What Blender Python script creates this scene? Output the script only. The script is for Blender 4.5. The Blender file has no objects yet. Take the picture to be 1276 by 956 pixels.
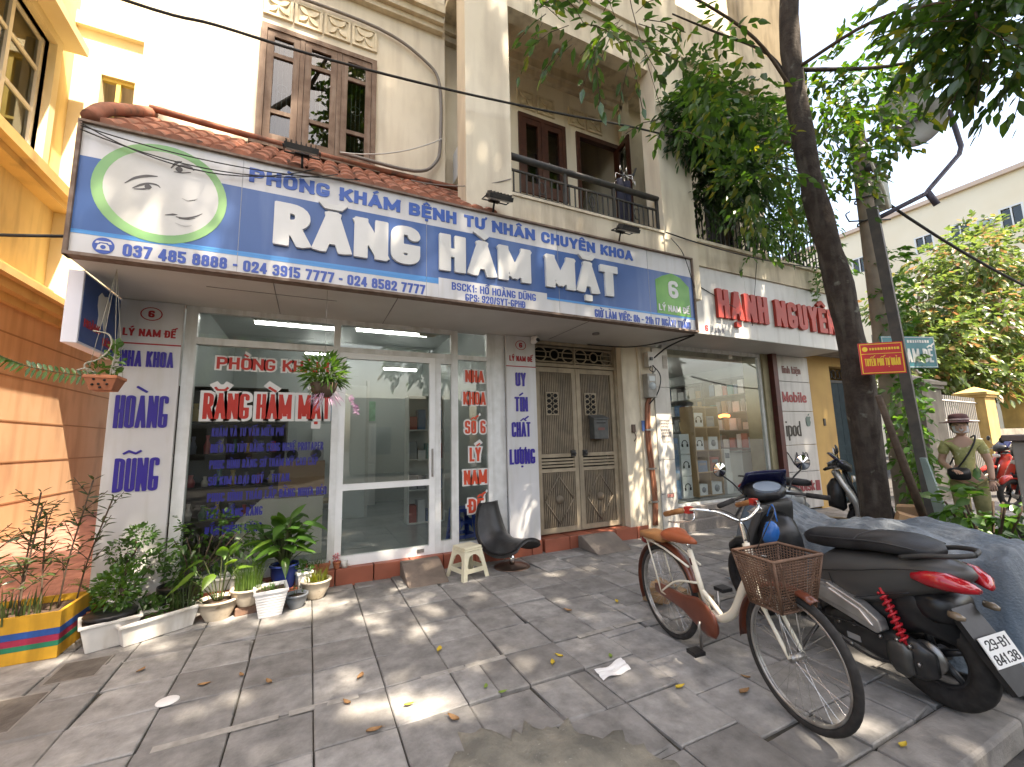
import bpy, math, random, unicodedata
import numpy as np
from mathutils import Vector, Matrix
from mathutils.geometry import tessellate_polygon
random.seed(7); RNG = np.random.default_rng(11)
SC = bpy.context.scene
COL = SC.collection
# ---------------------------------------------------------------- camera, sky, sun, exposure
YAW, PIT, ROL, FPX = 0.44791, 0.13428, -0.02375, 524.06
_F = Vector((math.sin(YAW)*math.cos(PIT), math.cos(YAW)*math.cos(PIT), math.sin(PIT)))
_R = Vector((math.cos(YAW), -math.sin(YAW), 0)); _U = _R.cross(_F)
_R2 = _R*math.cos(ROL)+_U*math.sin(ROL); _U2 = _U*math.cos(ROL)-_R*math.sin(ROL)
cd = bpy.data.cameras.new('camera'); cam = bpy.data.objects.new('camera', cd); COL.objects.link(cam)
m = Matrix((( _R2.x,_U2.x,-_F.x),(_R2.y,_U2.y,-_F.y),(_R2.z,_U2.z,-_F.z))).to_4x4(); m.translation = (0,0,1.5)
cam.matrix_world = m
cd.sensor_fit = 'HORIZONTAL'; cd.sensor_width = 36; cd.lens = FPX/1276*36; cd.clip_start = .05; cd.clip_end = 600
SC.camera = cam
SUN = Vector((0.40, -1.05, 1.95)).normalized()          # direction to the sun
W = bpy.data.worlds.new('World'); SC.world = W; W.use_nodes = True
sky = W.node_tree.nodes.new('ShaderNodeTexSky'); sky.sky_type = 'NISHITA'; sky.sun_disc = False
sky.sun_elevation = math.asin(SUN.z); sky.sun_rotation = math.atan2(SUN.x, SUN.y)
sky.air_density = 1.2; sky.dust_density = 4.0; sky.ozone_density = .8
bg = W.node_tree.nodes['Background']; bg.inputs[1].default_value = 0.15
W.node_tree.links.new(sky.outputs[0], bg.inputs[0])
ld = bpy.data.lights.new('sun', 'SUN'); ld.energy = 4.6; ld.angle = math.radians(.53); ld.color = (1, .93, .82)
lo = bpy.data.objects.new('sun', ld); COL.objects.link(lo); lo.rotation_euler = SUN.to_track_quat('Z', 'Y').to_euler(); lo.location = (6,-10,25)
SC.view_settings.view_transform = 'Standard'; SC.view_settings.look = 'None'; SC.view_settings.gamma = 1
SC.view_settings.use_curve_mapping = False; SC.view_settings.exposure = 2.05
SC.view_settings.use_white_balance = True; SC.view_settings.white_balance_temperature = 7300; SC.view_settings.white_balance_tint = 12
SC.render.film_transparent = False
SC.cycles.max_bounces = 9; SC.cycles.diffuse_bounces = 4; SC.cycles.glossy_bounces = 4; SC.cycles.transparent_max_bounces = 16
SC.cycles.transmission_bounces = 4; SC.cycles.caustics_reflective = False; SC.cycles.caustics_refractive = False
SC.cycles.sample_clamp_indirect = 6
SC.cycles.use_denoising = True
# ---------------------------------------------------------------- materials
MATS = {}
def M(name, c, rough=.6, metal=0., c2=None, ns=6., bump=0., bs=40., spec=.4, streak=None, spot=None, coat=0., emit=0., dirt=None):
    if name in MATS: return MATS[name]
    mt = bpy.data.materials.new(name); mt.use_nodes = True; nt = mt.node_tree; N = nt.nodes; L = nt.links
    b = N['Principled BSDF']; b.inputs['Roughness'].default_value = rough; b.inputs['Metallic'].default_value = metal
    b.inputs['Specular IOR Level'].default_value = spec; b.inputs['Coat Weight'].default_value = coat
    col = (*c, 1); b.inputs['Base Color'].default_value = col
    tc = N.new('ShaderNodeTexCoord'); src = None
    def mix(fac, A, B):
        x = N.new('ShaderNodeMix'); x.data_type = 'RGBA'
        L.new(fac, x.inputs[0])
        if isinstance(A, tuple): x.inputs[6].default_value = A
        else: L.new(A, x.inputs[6])
        x.inputs[7].default_value = B
        return x.outputs[2]
    def noise(scale, stretch=(1,1,1), lo_=.35, hi=.65, det=6.):
        mp = N.new('ShaderNodeMapping'); mp.inputs['Scale'].default_value = stretch; L.new(tc.outputs['Object'], mp.inputs[0])
        n = N.new('ShaderNodeTexNoise'); n.inputs['Scale'].default_value = scale; n.inputs['Detail'].default_value = det
        L.new(mp.outputs[0], n.inputs[0])
        r = N.new('ShaderNodeMapRange'); r.inputs[1].default_value = lo_; r.inputs[2].default_value = hi
        L.new(n.outputs[0], r.inputs[0]); return r.outputs[0]
    cur = col
    if c2: cur = mix(noise(ns), cur, (*c2, 1))
    if streak: cur = mix(noise(streak[1], (1,1,.12), .5, .8), cur, (*streak[0], 1))
    if dirt: cur = mix(noise(dirt[1], (1,1,.35), dirt[2], dirt[2]+.22, 9), cur, (*dirt[0], 1))
    if spot: cur = mix(noise(spot[1], (1,1,1), spot[2], spot[2]+.08), cur, (*spot[0], 1))
    if not isinstance(cur, tuple): L.new(cur, b.inputs['Base Color'])
    if bump:
        n = N.new('ShaderNodeTexNoise'); n.inputs['Scale'].default_value = bs; n.inputs['Detail'].default_value = 5; L.new(tc.outputs['Object'], n.inputs[0])
        bp = N.new('ShaderNodeBump'); bp.inputs['Strength'].default_value = bump; bp.inputs['Distance'].default_value = .01
        L.new(n.outputs[0], bp.inputs['Height']); L.new(bp.outputs[0], b.inputs['Normal'])
    if emit: b.inputs['Emission Color'].default_value = col; b.inputs['Emission Strength'].default_value = emit
    MATS[name] = mt; return mt
def isl(name, c1, c2, rough=.7, bump=0., bs=30., ns=3., c3=None):     # colour differs per loose piece (tiles, pieces)
    mt = M(name, c1, rough, bump=bump, bs=bs); nt = mt.node_tree; N = nt.nodes; L = nt.links; b = N['Principled BSDF']
    g = N.new('ShaderNodeNewGeometry'); x = N.new('ShaderNodeMix'); x.data_type = 'RGBA'
    x.inputs[6].default_value = (*c1,1); x.inputs[7].default_value = (*c2,1); L.new(g.outputs['Random Per Island'], x.inputs[0])
    tc = N.new('ShaderNodeTexCoord'); n = N.new('ShaderNodeTexNoise'); n.inputs['Scale'].default_value = ns; n.inputs['Detail'].default_value = 9; n.inputs['Roughness'].default_value = .65
    L.new(tc.outputs['Object'], n.inputs[0]); r = N.new('ShaderNodeMapRange'); r.inputs[1].default_value=.3; r.inputs[2].default_value=.7; r.inputs[3].default_value=.58; r.inputs[4].default_value=1.3
    L.new(n.outputs[0], r.inputs[0])
    y = N.new('ShaderNodeVectorMath'); y.operation='SCALE'; L.new(x.outputs[2], y.inputs[0]); L.new(r.outputs[0], y.inputs['Scale'])
    cur = y.outputs[0]
    if c3:
        n2 = N.new('ShaderNodeTexNoise'); n2.inputs['Scale'].default_value = 1.1; n2.inputs['Detail'].default_value = 8; L.new(tc.outputs['Object'], n2.inputs[0])
        r2 = N.new('ShaderNodeMapRange'); r2.inputs[1].default_value=.5; r2.inputs[2].default_value=.75; r2.inputs[4].default_value=.7; L.new(n2.outputs[0], r2.inputs[0])
        z = N.new('ShaderNodeMix'); z.data_type='RGBA'; L.new(r2.outputs[0], z.inputs[0]); L.new(cur, z.inputs[6]); z.inputs[7].default_value=(*c3,1); cur = z.outputs[2]
    L.new(cur, b.inputs['Base Color']); return mt
def leafmat(name, c1, c2, trans=.4, c3=None, gloss=.06):
    mt = bpy.data.materials.new(name); mt.use_nodes = True; nt = mt.node_tree; N = nt.nodes; L = nt.links; N.remove(N['Principled BSDF'])
    g = N.new('ShaderNodeNewGeometry'); x = N.new('ShaderNodeValToRGB'); e = x.color_ramp.elements
    e[0].color = (*c1,1); e[1].color = (*c2,1); e[1].position = .8
    if c3: q = e.new(.97); q.color = (*c3,1)
    L.new(g.outputs['Random Per Island'], x.inputs[0])
    d = N.new('ShaderNodeBsdfDiffuse'); t = N.new('ShaderNodeBsdfTranslucent'); gl = N.new('ShaderNodeBsdfGlossy'); gl.inputs['Roughness'].default_value=.35
    h = N.new('ShaderNodeHueSaturation'); h.inputs['Hue'].default_value=.485; h.inputs['Saturation'].default_value=1.1; h.inputs['Value'].default_value=2.0
    L.new(x.outputs[0], d.inputs[0]); L.new(x.outputs[0], h.inputs['Color']); L.new(h.outputs[0], t.inputs[0])
    a = N.new('ShaderNodeMixShader'); a.inputs[0].default_value=trans; L.new(d.outputs[0], a.inputs[1]); L.new(t.outputs[0], a.inputs[2])
    b = N.new('ShaderNodeMixShader'); b.inputs[0].default_value=gloss; L.new(a.outputs[0], b.inputs[1]); L.new(gl.outputs[0], b.inputs[2])
    L.new(b.outputs[0], N['Material Output'].inputs[0]); MATS[name]=mt; return mt
def glassmat(name, tint=(.93,.97,.95), ior=1.5, rough=0.):
    mt = bpy.data.materials.new(name); mt.use_nodes = True; nt = mt.node_tree; N = nt.nodes; L = nt.links; N.remove(N['Principled BSDF'])
    f = N.new('ShaderNodeFresnel'); ge = N.new('ShaderNodeNewGeometry'); ii = N.new('ShaderNodeMapRange'); ii.inputs[3].default_value = ior; ii.inputs[4].default_value = 1/ior
    L.new(ge.outputs['Backfacing'], ii.inputs[0]); L.new(ii.outputs[0], f.inputs[0])      # both faces of the sheet meet air
    t = N.new('ShaderNodeBsdfTransparent'); t.inputs[0].default_value = (*tint,1); g = N.new('ShaderNodeBsdfGlossy'); g.inputs['Roughness'].default_value = rough
    a = N.new('ShaderNodeMixShader'); L.new(f.outputs[0], a.inputs[0]); L.new(t.outputs[0], a.inputs[1]); L.new(g.outputs[0], a.inputs[2])
    L.new(a.outputs[0], N['Material Output'].inputs[0]); MATS[name]=mt; return mt
# ---------------------------------------------------------------- object helpers
def wmat(o):
    mm = o.matrix_basis.copy()
    while o.parent: o = o.parent; mm = o.matrix_basis @ mm
    return mm
def tag(o, label=None, cat=None, group=None, kind=None):
    if label: o['label'] = label
    if cat: o['category'] = cat
    if group: o['group'] = group
    if kind: o['kind'] = kind
    return o
def thing(name, label, cat, loc=(0,0,0), rz=0., group=None, rx=0., ry=0.):
    o = bpy.data.objects.new(name, None); COL.objects.link(o); o.location = loc; o.rotation_euler = (rx, ry, rz); o.empty_display_size = .1
    return tag(o, label, cat, group)
def copy_thing(o, parent=None):
    c = o.copy(); COL.objects.link(c)
    if parent: c.parent = parent
    for ch in list(o.children): copy_thing(ch, c)
    return c
class MB:
    def __init__(s): s.v=[]; s.f=[]; s.m=[]; s.sm=[]
    def add(s, vs, fs, mi=0, sm=False):
        b=len(s.v); s.v += [tuple(p) for p in vs]; s.f += [tuple(i+b for i in f) for f in fs]; s.m += [mi]*len(fs); s.sm += [sm]*len(fs); return s
    def box(s, x0,y0,z0,x1,y1,z1, mi=0, mat=None):
        vs=[(x,y,z) for z in (z0,z1) for y in (y0,y1) for x in (x0,x1)]
        if mat is not None: vs=[mat@Vector(p) for p in vs]
        return s.add(vs, [(0,2,3,1),(4,5,7,6),(0,1,5,4),(2,6,7,3),(0,4,6,2),(1,3,7,5)], mi)
    def cb(s, c, d, mi=0, rz=0., rx=0., ry=0.):         # box by centre and size, turned
        mm=Matrix.Translation(c)@Matrix.Rotation(rz,4,'Z')@Matrix.Rotation(ry,4,'Y')@Matrix.Rotation(rx,4,'X')
        return s.box(-d[0]/2,-d[1]/2,-d[2]/2,d[0]/2,d[1]/2,d[2]/2,mi,mm)
    def tube(s, pts, r, n=8, mi=0, closed=False, cap=True):
        P=[Vector(p) for p in pts]; k=len(P); R=r if isinstance(r,(list,tuple)) else [r]*k; vs=[]; fs=[]
        up=None
        for i,p in enumerate(P):
            a=P[(i-1)%k] if (closed or i>0) else p; b=P[(i+1)%k] if (closed or i<k-1) else p
            t=(b-a).normalized() if (b-a).length>1e-9 else Vector((0,0,1))
            if up is None: up=t.orthogonal().normalized()
            else:
                up=up-t*up.dot(t); up=up.normalized() if up.length>1e-6 else t.orthogonal().normalized()
            w=t.cross(up)
            for j in range(n):
                q=2*math.pi*j/n; vs.append(p+(up*math.cos(q)+w*math.sin(q))*R[i])
        for i in range(k if closed else k-1):
            for j in range(n):
                fs.append((i*n+j, i*n+(j+1)%n, ((i+1)%k)*n+(j+1)%n, ((i+1)%k)*n+j))
        if cap and not closed: fs += [tuple(range(n))[::-1], tuple(range((k-1)*n,k*n))]
        return s.add(vs, fs, mi, True)
    def lathe(s, prof, c=(0,0,0), n=20, mi=0, mat=None, sm=True):
        vs=[]; fs=[]; k=len(prof)
        for (r,z) in prof:
            for j in range(n):
                q=2*math.pi*j/n; p=Vector((r*math.cos(q), r*math.sin(q), z)); vs.append((mat@p if mat is not None else p)+Vector(c))
        for i in range(k-1):
            for j in range(n): fs.append((i*n+j,i*n+(j+1)%n,(i+1)*n+(j+1)%n,(i+1)*n+j))
        if prof[0][0]>1e-4: fs.append(tuple(range(n))[::-1])
        if prof[-1][0]>1e-4: fs.append(tuple(range((k-1)*n,k*n)))
        return s.add(vs,fs,mi,sm)
    def prism(s, poly, f0, f1, mi=0, sm=False):         # poly of 2-D points; f0/f1 map a 2-D point to 3-D
        n=len(poly); vs=[f0(*p) for p in poly]+[f1(*p) for p in poly]
        fs=[tuple(range(n)), tuple(range(2*n-1,n-1,-1))]+[(i,i+n,(i+1)%n+n,(i+1)%n) for i in range(n)]
        return s.add(vs,fs,mi,sm)
    def pxz(s, poly, y0, y1, mi=0): return s.prism(poly, lambda a,b:(a,y0,b), lambda a,b:(a,y1,b), mi)
    def pyz(s, poly, x0, x1, mi=0): return s.prism(poly, lambda a,b:(x0,a,b), lambda a,b:(x1,a,b), mi)
    def pxy(s, poly, z0, z1, mi=0): return s.prism(poly, lambda a,b:(a,b,z0), lambda a,b:(a,b,z1), mi)
    def loft(s, secs, n=16, mi=0, cap=True):            # secs: (x, y, z, half_w, half_h, exponent) sections across x
        vs=[]; fs=[]; k=len(secs)
        for (x,y,z,hw,hh,e) in secs:
            for j in range(n):
                q=2*math.pi*j/n; ca,sa=math.cos(q),math.sin(q)
                vs.append((x, y+hw*math.copysign(abs(ca)**(2/e),ca), z+hh*math.copysign(abs(sa)**(2/e),sa)))
        for i in range(k-1):
            for j in range(n): fs.append((i*n+j,(i+1)*n+j,(i+1)*n+(j+1)%n,i*n+(j+1)%n))
        if cap: fs += [tuple(range(n)), tuple(range((k-1)*n,k*n))[::-1]]
        return s.add(vs,fs,mi,True)
    def grid(s, fn, nu, nv, mi=0, sm=True):
        vs=[fn(i/nu,j/nv) for i in range(nu+1) for j in range(nv+1)]; w=nv+1
        fs=[(i*w+j,(i+1)*w+j,(i+1)*w+j+1,i*w+j+1) for i in range(nu) for j in range(nv)]
        return s.add(vs,fs,mi,sm)
    def wall(s, x0,x1,z0,z1, y0,y1, holes, mi=0):       # wall in the xz plane, thick y0..y1, with rectangular openings (x0,x1,z0,z1)
        xs=sorted({x0,x1,*[h[0] for h in holes],*[h[1] for h in holes]}); zs=sorted({z0,z1,*[h[2] for h in holes],*[h[3] for h in holes]})
        inside=lambda a,b:any(h[0]<a<h[1] and h[2]<b<h[3] for h in holes)
        nx,nz=len(xs)-1,len(zs)-1
        S=[[not inside((xs[i]+xs[i+1])/2,(zs[j]+zs[j+1])/2) for j in range(nz)] for i in range(nx)]
        id={}; vs=[]; fs=[]
        def v(i,j,k):
            if (i,j,k) not in id: id[(i,j,k)]=len(vs); vs.append((xs[i],(y0,y1)[k],zs[j]))
            return id[(i,j,k)]
        solid=lambda i,j: 0<=i<nx and 0<=j<nz and S[i][j]
        for i in range(nx):
            for j in range(nz):
                if not S[i][j]: continue
                fs += [(v(i,j,0),v(i+1,j,0),v(i+1,j+1,0),v(i,j+1,0)),(v(i,j,1),v(i,j+1,1),v(i+1,j+1,1),v(i+1,j,1))]
                if not solid(i-1,j): fs.append((v(i,j,0),v(i,j+1,0),v(i,j+1,1),v(i,j,1)))
                if not solid(i+1,j): fs.append((v(i+1,j,0),v(i+1,j,1),v(i+1,j+1,1),v(i+1,j+1,0)))
                if not solid(i,j-1): fs.append((v(i,j,0),v(i,j,1),v(i+1,j,1),v(i+1,j,0)))
                if not solid(i,j+1): fs.append((v(i,j+1,0),v(i+1,j+1,0),v(i+1,j+1,1),v(i,j+1,1)))
        return s.add(vs,fs,mi)
    def build(s, name, mats, parent=None, local=False, bevel=0., loc=None, sub=0):
        if not isinstance(mats,(list,tuple)): mats=[mats]
        vs=s.v
        if parent is not None and not local:
            inv=wmat(parent).inverted(); vs=[tuple(inv@Vector(p)) for p in vs]
        if loc is not None: vs=[(p[0]-loc[0],p[1]-loc[1],p[2]-loc[2]) for p in vs]
        me=bpy.data.meshes.new(name); me.from_pydata(vs,[],s.f)
        for mt in mats: me.materials.append(mt)
        me.polygons.foreach_set('material_index', s.m); me.polygons.foreach_set('use_smooth', s.sm); me.update()
        o=bpy.data.objects.new(name,me); COL.objects.link(o)
        if parent is not None: o.parent=parent
        if loc is not None: o.location=loc
        if bevel:
            md=o.modifiers.new('b','BEVEL'); md.width=bevel; md.segments=2; md.limit_method='ANGLE'; md.angle_limit=.7
        if sub:
            md=o.modifiers.new('s','SUBSURF'); md.levels=sub; md.render_levels=sub
        return o
def sag(a, b, d, n=12):
    a,b=Vector(a),Vector(b); return [a.lerp(b,i/n)-Vector((0,0,d*4*(i/n)*(1-i/n))) for i in range(n+1)]
def curve(pts, n=6):                                     # Catmull-Rom through points
    P=[Vector(p) for p in pts]; P=[P[0]*2-P[1]]+P+[P[-1]*2-P[-2]]; out=[]
    for i in range(1,len(P)-2):
        for k in range(n):
            t=k/n; a,b,c,d=P[i-1],P[i],P[i+1],P[i+2]
            out.append(.5*((2*b)+(c-a)*t+(2*a-5*b+4*c-d)*t*t+(3*b-3*c+d-a)*t**3))
    return out+[P[-2]]
# ---------------------------------------------------------------- lettering: stroke glyphs turned into solid outlines
S_,R_='s','r'
GL={'A':[(S_,(0,0),(.5,1)),(S_,(.5,1),(1,0)),(S_,(.2,.26),(.8,.26))],
'B':[(S_,(0,0),(0,1)),(R_,(0,1),(.95,1),(.95,.52),(0,.52)),(R_,(0,.52),(1,.52),(1,0),(0,0))],
'C':[(R_,(1,.74),(1,1),(0,1),(0,0),(1,0),(1,.26))],'D':[(S_,(0,0),(0,1)),(R_,(0,1),(1,1),(1,0),(0,0))],
'E':[(S_,(0,0),(0,1)),(S_,(0,1),(1,1)),(S_,(0,.52),(.85,.52)),(S_,(0,0),(1,0))],'F':[(S_,(0,0),(0,1)),(S_,(0,1),(1,1)),(S_,(0,.5),(.85,.5))],
'G':[(R_,(1,.82),(1,1),(0,1),(0,0),(1,0),(1,.38)),(S_,(1,.38),(.6,.38))],'H':[(S_,(0,0),(0,1)),(S_,(1,0),(1,1)),(S_,(0,.52),(1,.52))],
'I':[(S_,(.5,0),(.5,1))],'K':[(S_,(0,0),(0,1)),(S_,(0,.36),(1,1)),(S_,(.35,.58),(1,0))],'L':[(S_,(0,0),(0,1)),(S_,(0,0),(1,0))],
'M':[(S_,(0,0),(0,1)),(S_,(1,0),(1,1)),(S_,(0,1),(.5,.12)),(S_,(.5,.12),(1,1))],'N':[(S_,(0,0),(0,1)),(S_,(1,0),(1,1)),(S_,(0,1),(1,0))],
'O':[(R_,(.5,1),(0,1),(0,0),(1,0),(1,1),(.5,1))],'P':[(S_,(0,0),(0,1)),(R_,(0,1),(1,1),(1,.46),(0,.46))],
'Q':[(R_,(.5,1),(0,1),(0,0),(1,0),(1,1),(.5,1)),(S_,(.6,.25),(1,-.05))],
'R':[(S_,(0,0),(0,1)),(R_,(0,1),(1,1),(1,.5),(0,.5)),(S_,(.5,.5),(1,0))],'S':[(R_,(1,.8),(1,1),(0,1),(0,.52),(1,.52),(1,0),(0,0),(0,.2))],
'T':[(S_,(.5,0),(.5,1)),(S_,(0,1),(1,1))],'U':[(R_,(0,1),(0,0),(1,0),(1,1))],'V':[(S_,(0,1),(.5,0)),(S_,(.5,0),(1,1))],
'X':[(S_,(0,0),(1,1)),(S_,(0,1),(1,0))],'Y':[(S_,(0,1),(.5,.42)),(S_,(1,1),(.5,.42)),(S_,(.5,0),(.5,.45))],
'0':[(R_,(.5,1),(0,1),(0,0),(1,0),(1,1),(.5,1))],'1':[(S_,(.75,0),(.75,1)),(S_,(.75,1),(.15,.78))],
'2':[(R_,(0,.7),(0,1),(1,1),(1,.6),(0,.02)),(S_,(0,0),(1,0))],'3':[(R_,(0,.82),(0,1),(1,1),(1,.53),(.4,.53)),(R_,(.4,.53),(1,.53),(1,0),(0,0),(0,.18))],
'4':[(S_,(.75,0),(.75,1)),(S_,(.7,1),(0,.3)),(S_,(0,.25),(1,.25))],'5':[(S_,(0,1),(.95,1)),(S_,(.04,1),(.04,.55)),(R_,(.04,.58),(1,.58),(1,0),(0,0),(0,.16))],
'6':[(R_,(1,.86),(1,1),(0,1),(0,0),(1,0),(1,.52),(0,.52))],'7':[(S_,(0,1),(1,1)),(S_,(1,.97),(.35,0))],
'8':[(R_,(.5,1),(.05,1),(.05,.53),(.95,.53),(.95,1),(.5,1)),(R_,(.5,.53),(0,.53),(0,0),(1,0),(1,.53),(.5,.53))],'9':[(R_,(0,.14),(0,0),(1,0),(1,1),(0,1),(0,.45),(1,.45))],
'-':[(S_,(0,.45),(1,.45))],':':[(S_,(.5,.08),(.5,.1)),(S_,(.5,.58),(.5,.6))],'.':[(S_,(.5,0),(.5,.01))],'/':[(S_,(0,0),(1,1))],
'(':[(R_,(1,1),(0,.8),(0,.2),(1,0))],')':[(R_,(0,1),(1,.8),(1,.2),(0,0))],
'a':[(R_,(0,.68),(1,.68),(1,0),(0,0),(0,.36),(1,.36)),(S_,(1,0),(1,.3))],'b':[(S_,(0,0),(0,1)),(R_,(0,0),(1,0),(1,.68),(0,.68))],'d':[(S_,(1,0),(1,1)),(R_,(1,0),(0,0),(0,.68),(1,.68))],
'e':[(R_,(0,.34),(1,.34),(1,.68),(0,.68),(0,0),(1,0),(1,.1))],'h':[(S_,(0,0),(0,1)),(R_,(0,.68),(1,.68),(1,0)),(S_,(1,0),(1,.3))],'i':[(S_,(.5,0),(.5,.66)),(S_,(.5,.98),(.5,.99))],
'k':[(S_,(0,0),(0,1)),(S_,(0,.28),(1,.68)),(S_,(.35,.42),(1,0))],'l':[(S_,(.5,0),(.5,1))],'n':[(S_,(0,0),(0,.68)),(R_,(0,.68),(1,.68),(1,0)),(S_,(1,0),(1,.3))],
'o':[(R_,(.5,.68),(0,.68),(0,0),(1,0),(1,.68),(.5,.68))],'p':[(S_,(0,-.3),(0,.68)),(R_,(0,0),(1,0),(1,.68),(0,.68))],'s':[(R_,(1,.58),(1,.68),(0,.68),(0,.36),(1,.36),(1,0),(0,0),(0,.1))]}
WD={'I':.42,'M':1.4,'N':1.08,'A':1.12,'L':.86,'1':.62,' ':.5,'.':.36,':':.36,'-':.6,'/':.6,'(':.46,')':.46,'T':.95,'i':.42,'l':.42,'k':.95,'E':.9,'V':1.1,'Y':1.05,'X':1.05}
def _round(pts, r):
    out=[pts[0]]
    for i in range(1,len(pts)-1):
        p=np.array(pts[i]); a=np.array(pts[i-1])-p; b=np.array(pts[i+1])-p; la,lb=np.hypot(*a),np.hypot(*b); k=min(r,la*.5 if i>1 else la,lb*.5 if i<len(pts)-2 else lb)
        A=p+a/la*k; B=p+b/lb*k
        for j in range(6):
            t=j/5; out.append(tuple((1-t)**2*A+2*t*(1-t)*p+t*t*B))
    return out+[pts[-1]]
_gc={}
def glyph(ch, marks, w, t, grow):
    key=(ch,marks,round(w,3),round(t,3),grow)
    if key in _gc: return _gc[key]
    h=.02; mg=.08+grow; xs=np.arange(-mg-.12,w+mg+.2,h); ys=np.arange(-.42,1.62,h); X,Y=np.meshgrid(xs,ys); D=np.full(X.shape,9.)
    def seg(a,b,tt,cap,bx):
        nonlocal D
        a=np.array(a,float); b=np.array(b,float); L=max(np.hypot(*(b-a)),1e-6); u=(b-a)/L
        s=(X-a[0])*u[0]+(Y-a[1])*u[1]; q=-(X-a[0])*u[1]+(Y-a[1])*u[0]
        if bx: d=np.maximum(abs(q)-tt/2, abs(s-L/2)-L/2-cap)
        else: sc=np.clip(s,0,L); d=np.hypot(s-sc,q)-tt/2
        return d
    mp=lambda p:(t/2+p[0]*max(w-t,0), t/2+p[1]*(1-t))
    base=np.full(X.shape,9.)
    for path in GL.get(ch,[]):
        pts=[mp(p) for p in path[1:]]
        if path[0]==S_:
            base=np.minimum(base,seg(pts[0],pts[1],t,t/2,True))
        else:
            for a,b in ((pts[0],pts[1]),(pts[-1],pts[-2])):
                if pts[0]!=pts[-1]: base=np.minimum(base,seg(a,(np.array(a)*.9+np.array(b)*.1),t,t*.1,True))
            pr=_round(pts,min(.34,max(w*.45,t)))
            for a,b in zip(pr,pr[1:]):
                if math.hypot(a[0]-b[0],a[1]-b[1])<1e-4: continue
                base=np.minimum(base,seg(a,b,t,0,False))
    if ch!='p' and ch!='Q': base=np.maximum(base,np.maximum(-Y,Y-1))
    else: base=np.maximum(base,Y-1)
    D=np.minimum(D,base); top=1.0
    td=min(t*.66,.13); cx=w/2; k=.17
    def mk(pts,tt=td):
        nonlocal D
        for a,b in zip(pts,pts[1:]): D=np.minimum(D,seg(a,b,tt,tt*.2,True))
    low=ch in 'aeio'
    if low: top=.72
    y0=top+.09+grow
    circ='\u0302' in marks; brv='\u0306' in marks
    if circ: mk([(cx-k,y0),(cx,y0+.15),(cx+k,y0)])
    if brv: mk([(cx-k,y0+.13),(cx-k*.6,y0+.03),(cx+k*.6,y0+.03),(cx+k,y0+.13)])
    dx,dy=(.2,.12) if circ else ((0,.2) if brv else (0,0))
    if '\u0300' in marks: mk([(cx-.12+dx,y0+.18+dy),(cx+.08+dx,y0+.02+dy)],td*1.2)
    if '\u0301' in marks: mk([(cx+.12+dx,y0+.18+dy),(cx-.08+dx,y0+.02+dy)],td*1.2)
    if '\u0303' in marks: mk([(cx-k,y0+.04+dy),(cx-k*.4,y0+.12+dy),(cx+k*.4,y0+.04+dy),(cx+k,y0+.12+dy)])
    if '\u0309' in marks: mk([(cx-.05+dx,y0+.17+dy),(cx+.06+dx,y0+.15+dy),(cx+.03+dx,y0+.06+dy),(cx+dx,y0+dy)])
    if '\u0323' in marks: D=np.minimum(D,np.maximum(abs(X-cx)-td*.75,abs(Y+.16+grow)-td*.75))
    if '\u031b' in marks: mk([(w-t*.4,.93),(w+.06,.97),(w+.1,1.12)],td)
    if 'bar' in marks: D=np.minimum(D,np.maximum(abs(X-t*.45)-t*.95,abs(Y-.52)-td*.55))
    D=D-grow; V=D
    loops=[]; nxt={}; pos={}
    ny,nx=V.shape; ins=V<0
    cells=np.argwhere((ins[:-1,:-1].astype(int)+ins[1:,:-1]+ins[:-1,1:]+ins[1:,1:])%4)
    def ed(i,j,d):                                       # edge id: d=0 horizontal from (i,j), d=1 vertical
        e=(i,j,d)
        if e not in pos:
            a=V[i,j]; i2,j2=(i,j+1) if d==0 else (i+1,j); b=V[i2,j2]; q=a/(a-b)
            pos[e]=(xs[j]+(xs[j2]-xs[j])*q, ys[i]+(ys[i2]-ys[i])*q)
        return e
    for i,j in cells:
        i,j=int(i),int(j); c=[ins[i,j],ins[i,j+1],ins[i+1,j+1],ins[i+1,j]]
        es=[(i,j,0),(i,j+1,1),(i+1,j,0),(i,j,1)]       # bottom,right,top,left (edge k between corner k and k+1)
        for k in range(4):
            if c[k] and not c[(k+1)%4]:                  # leaving the inside at edge k: find where it re-enters going round
                q=(k+1)%4
                while not (not c[q] and c[(q+1)%4]): q=(q+1)%4
                nxt[ed(*es[k])]=ed(*es[q])
    while nxt:
        s0=next(iter(nxt)); lp=[]; cur=s0
        while cur in nxt: lp.append(pos[cur]); cur=nxt.pop(cur)
        chg=True
        while chg and len(lp)>4:
            chg=False; o=[]; n=len(lp); skip=False
            for i in range(n):
                a,b,c=lp[i-1],lp[i],lp[(i+1)%n]
                if not skip and abs((b[0]-a[0])*(c[1]-a[1])-(b[1]-a[1])*(c[0]-a[0]))<.0015*math.hypot(c[0]-a[0],c[1]-a[1])+1e-9: skip=True; chg=True
                else: o.append(b); skip=False
            lp=o
        if len(lp)>2: loops.append(lp)
    _gc[key]=loops; return loops
class Frame:
    def __init__(s,O,U=(1,0,0),V=(0,0,1)): s.O=Vector(O); s.U=Vector(U).normalized(); s.V=Vector(V).normalized(); s.N=s.U.cross(s.V)
    def __call__(s,x,z,d=0): return s.O+s.U*x+s.V*z+s.N*d
def FY(y): return Frame((0,y,0))                        # facade plane facing the street (-Y)
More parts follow.
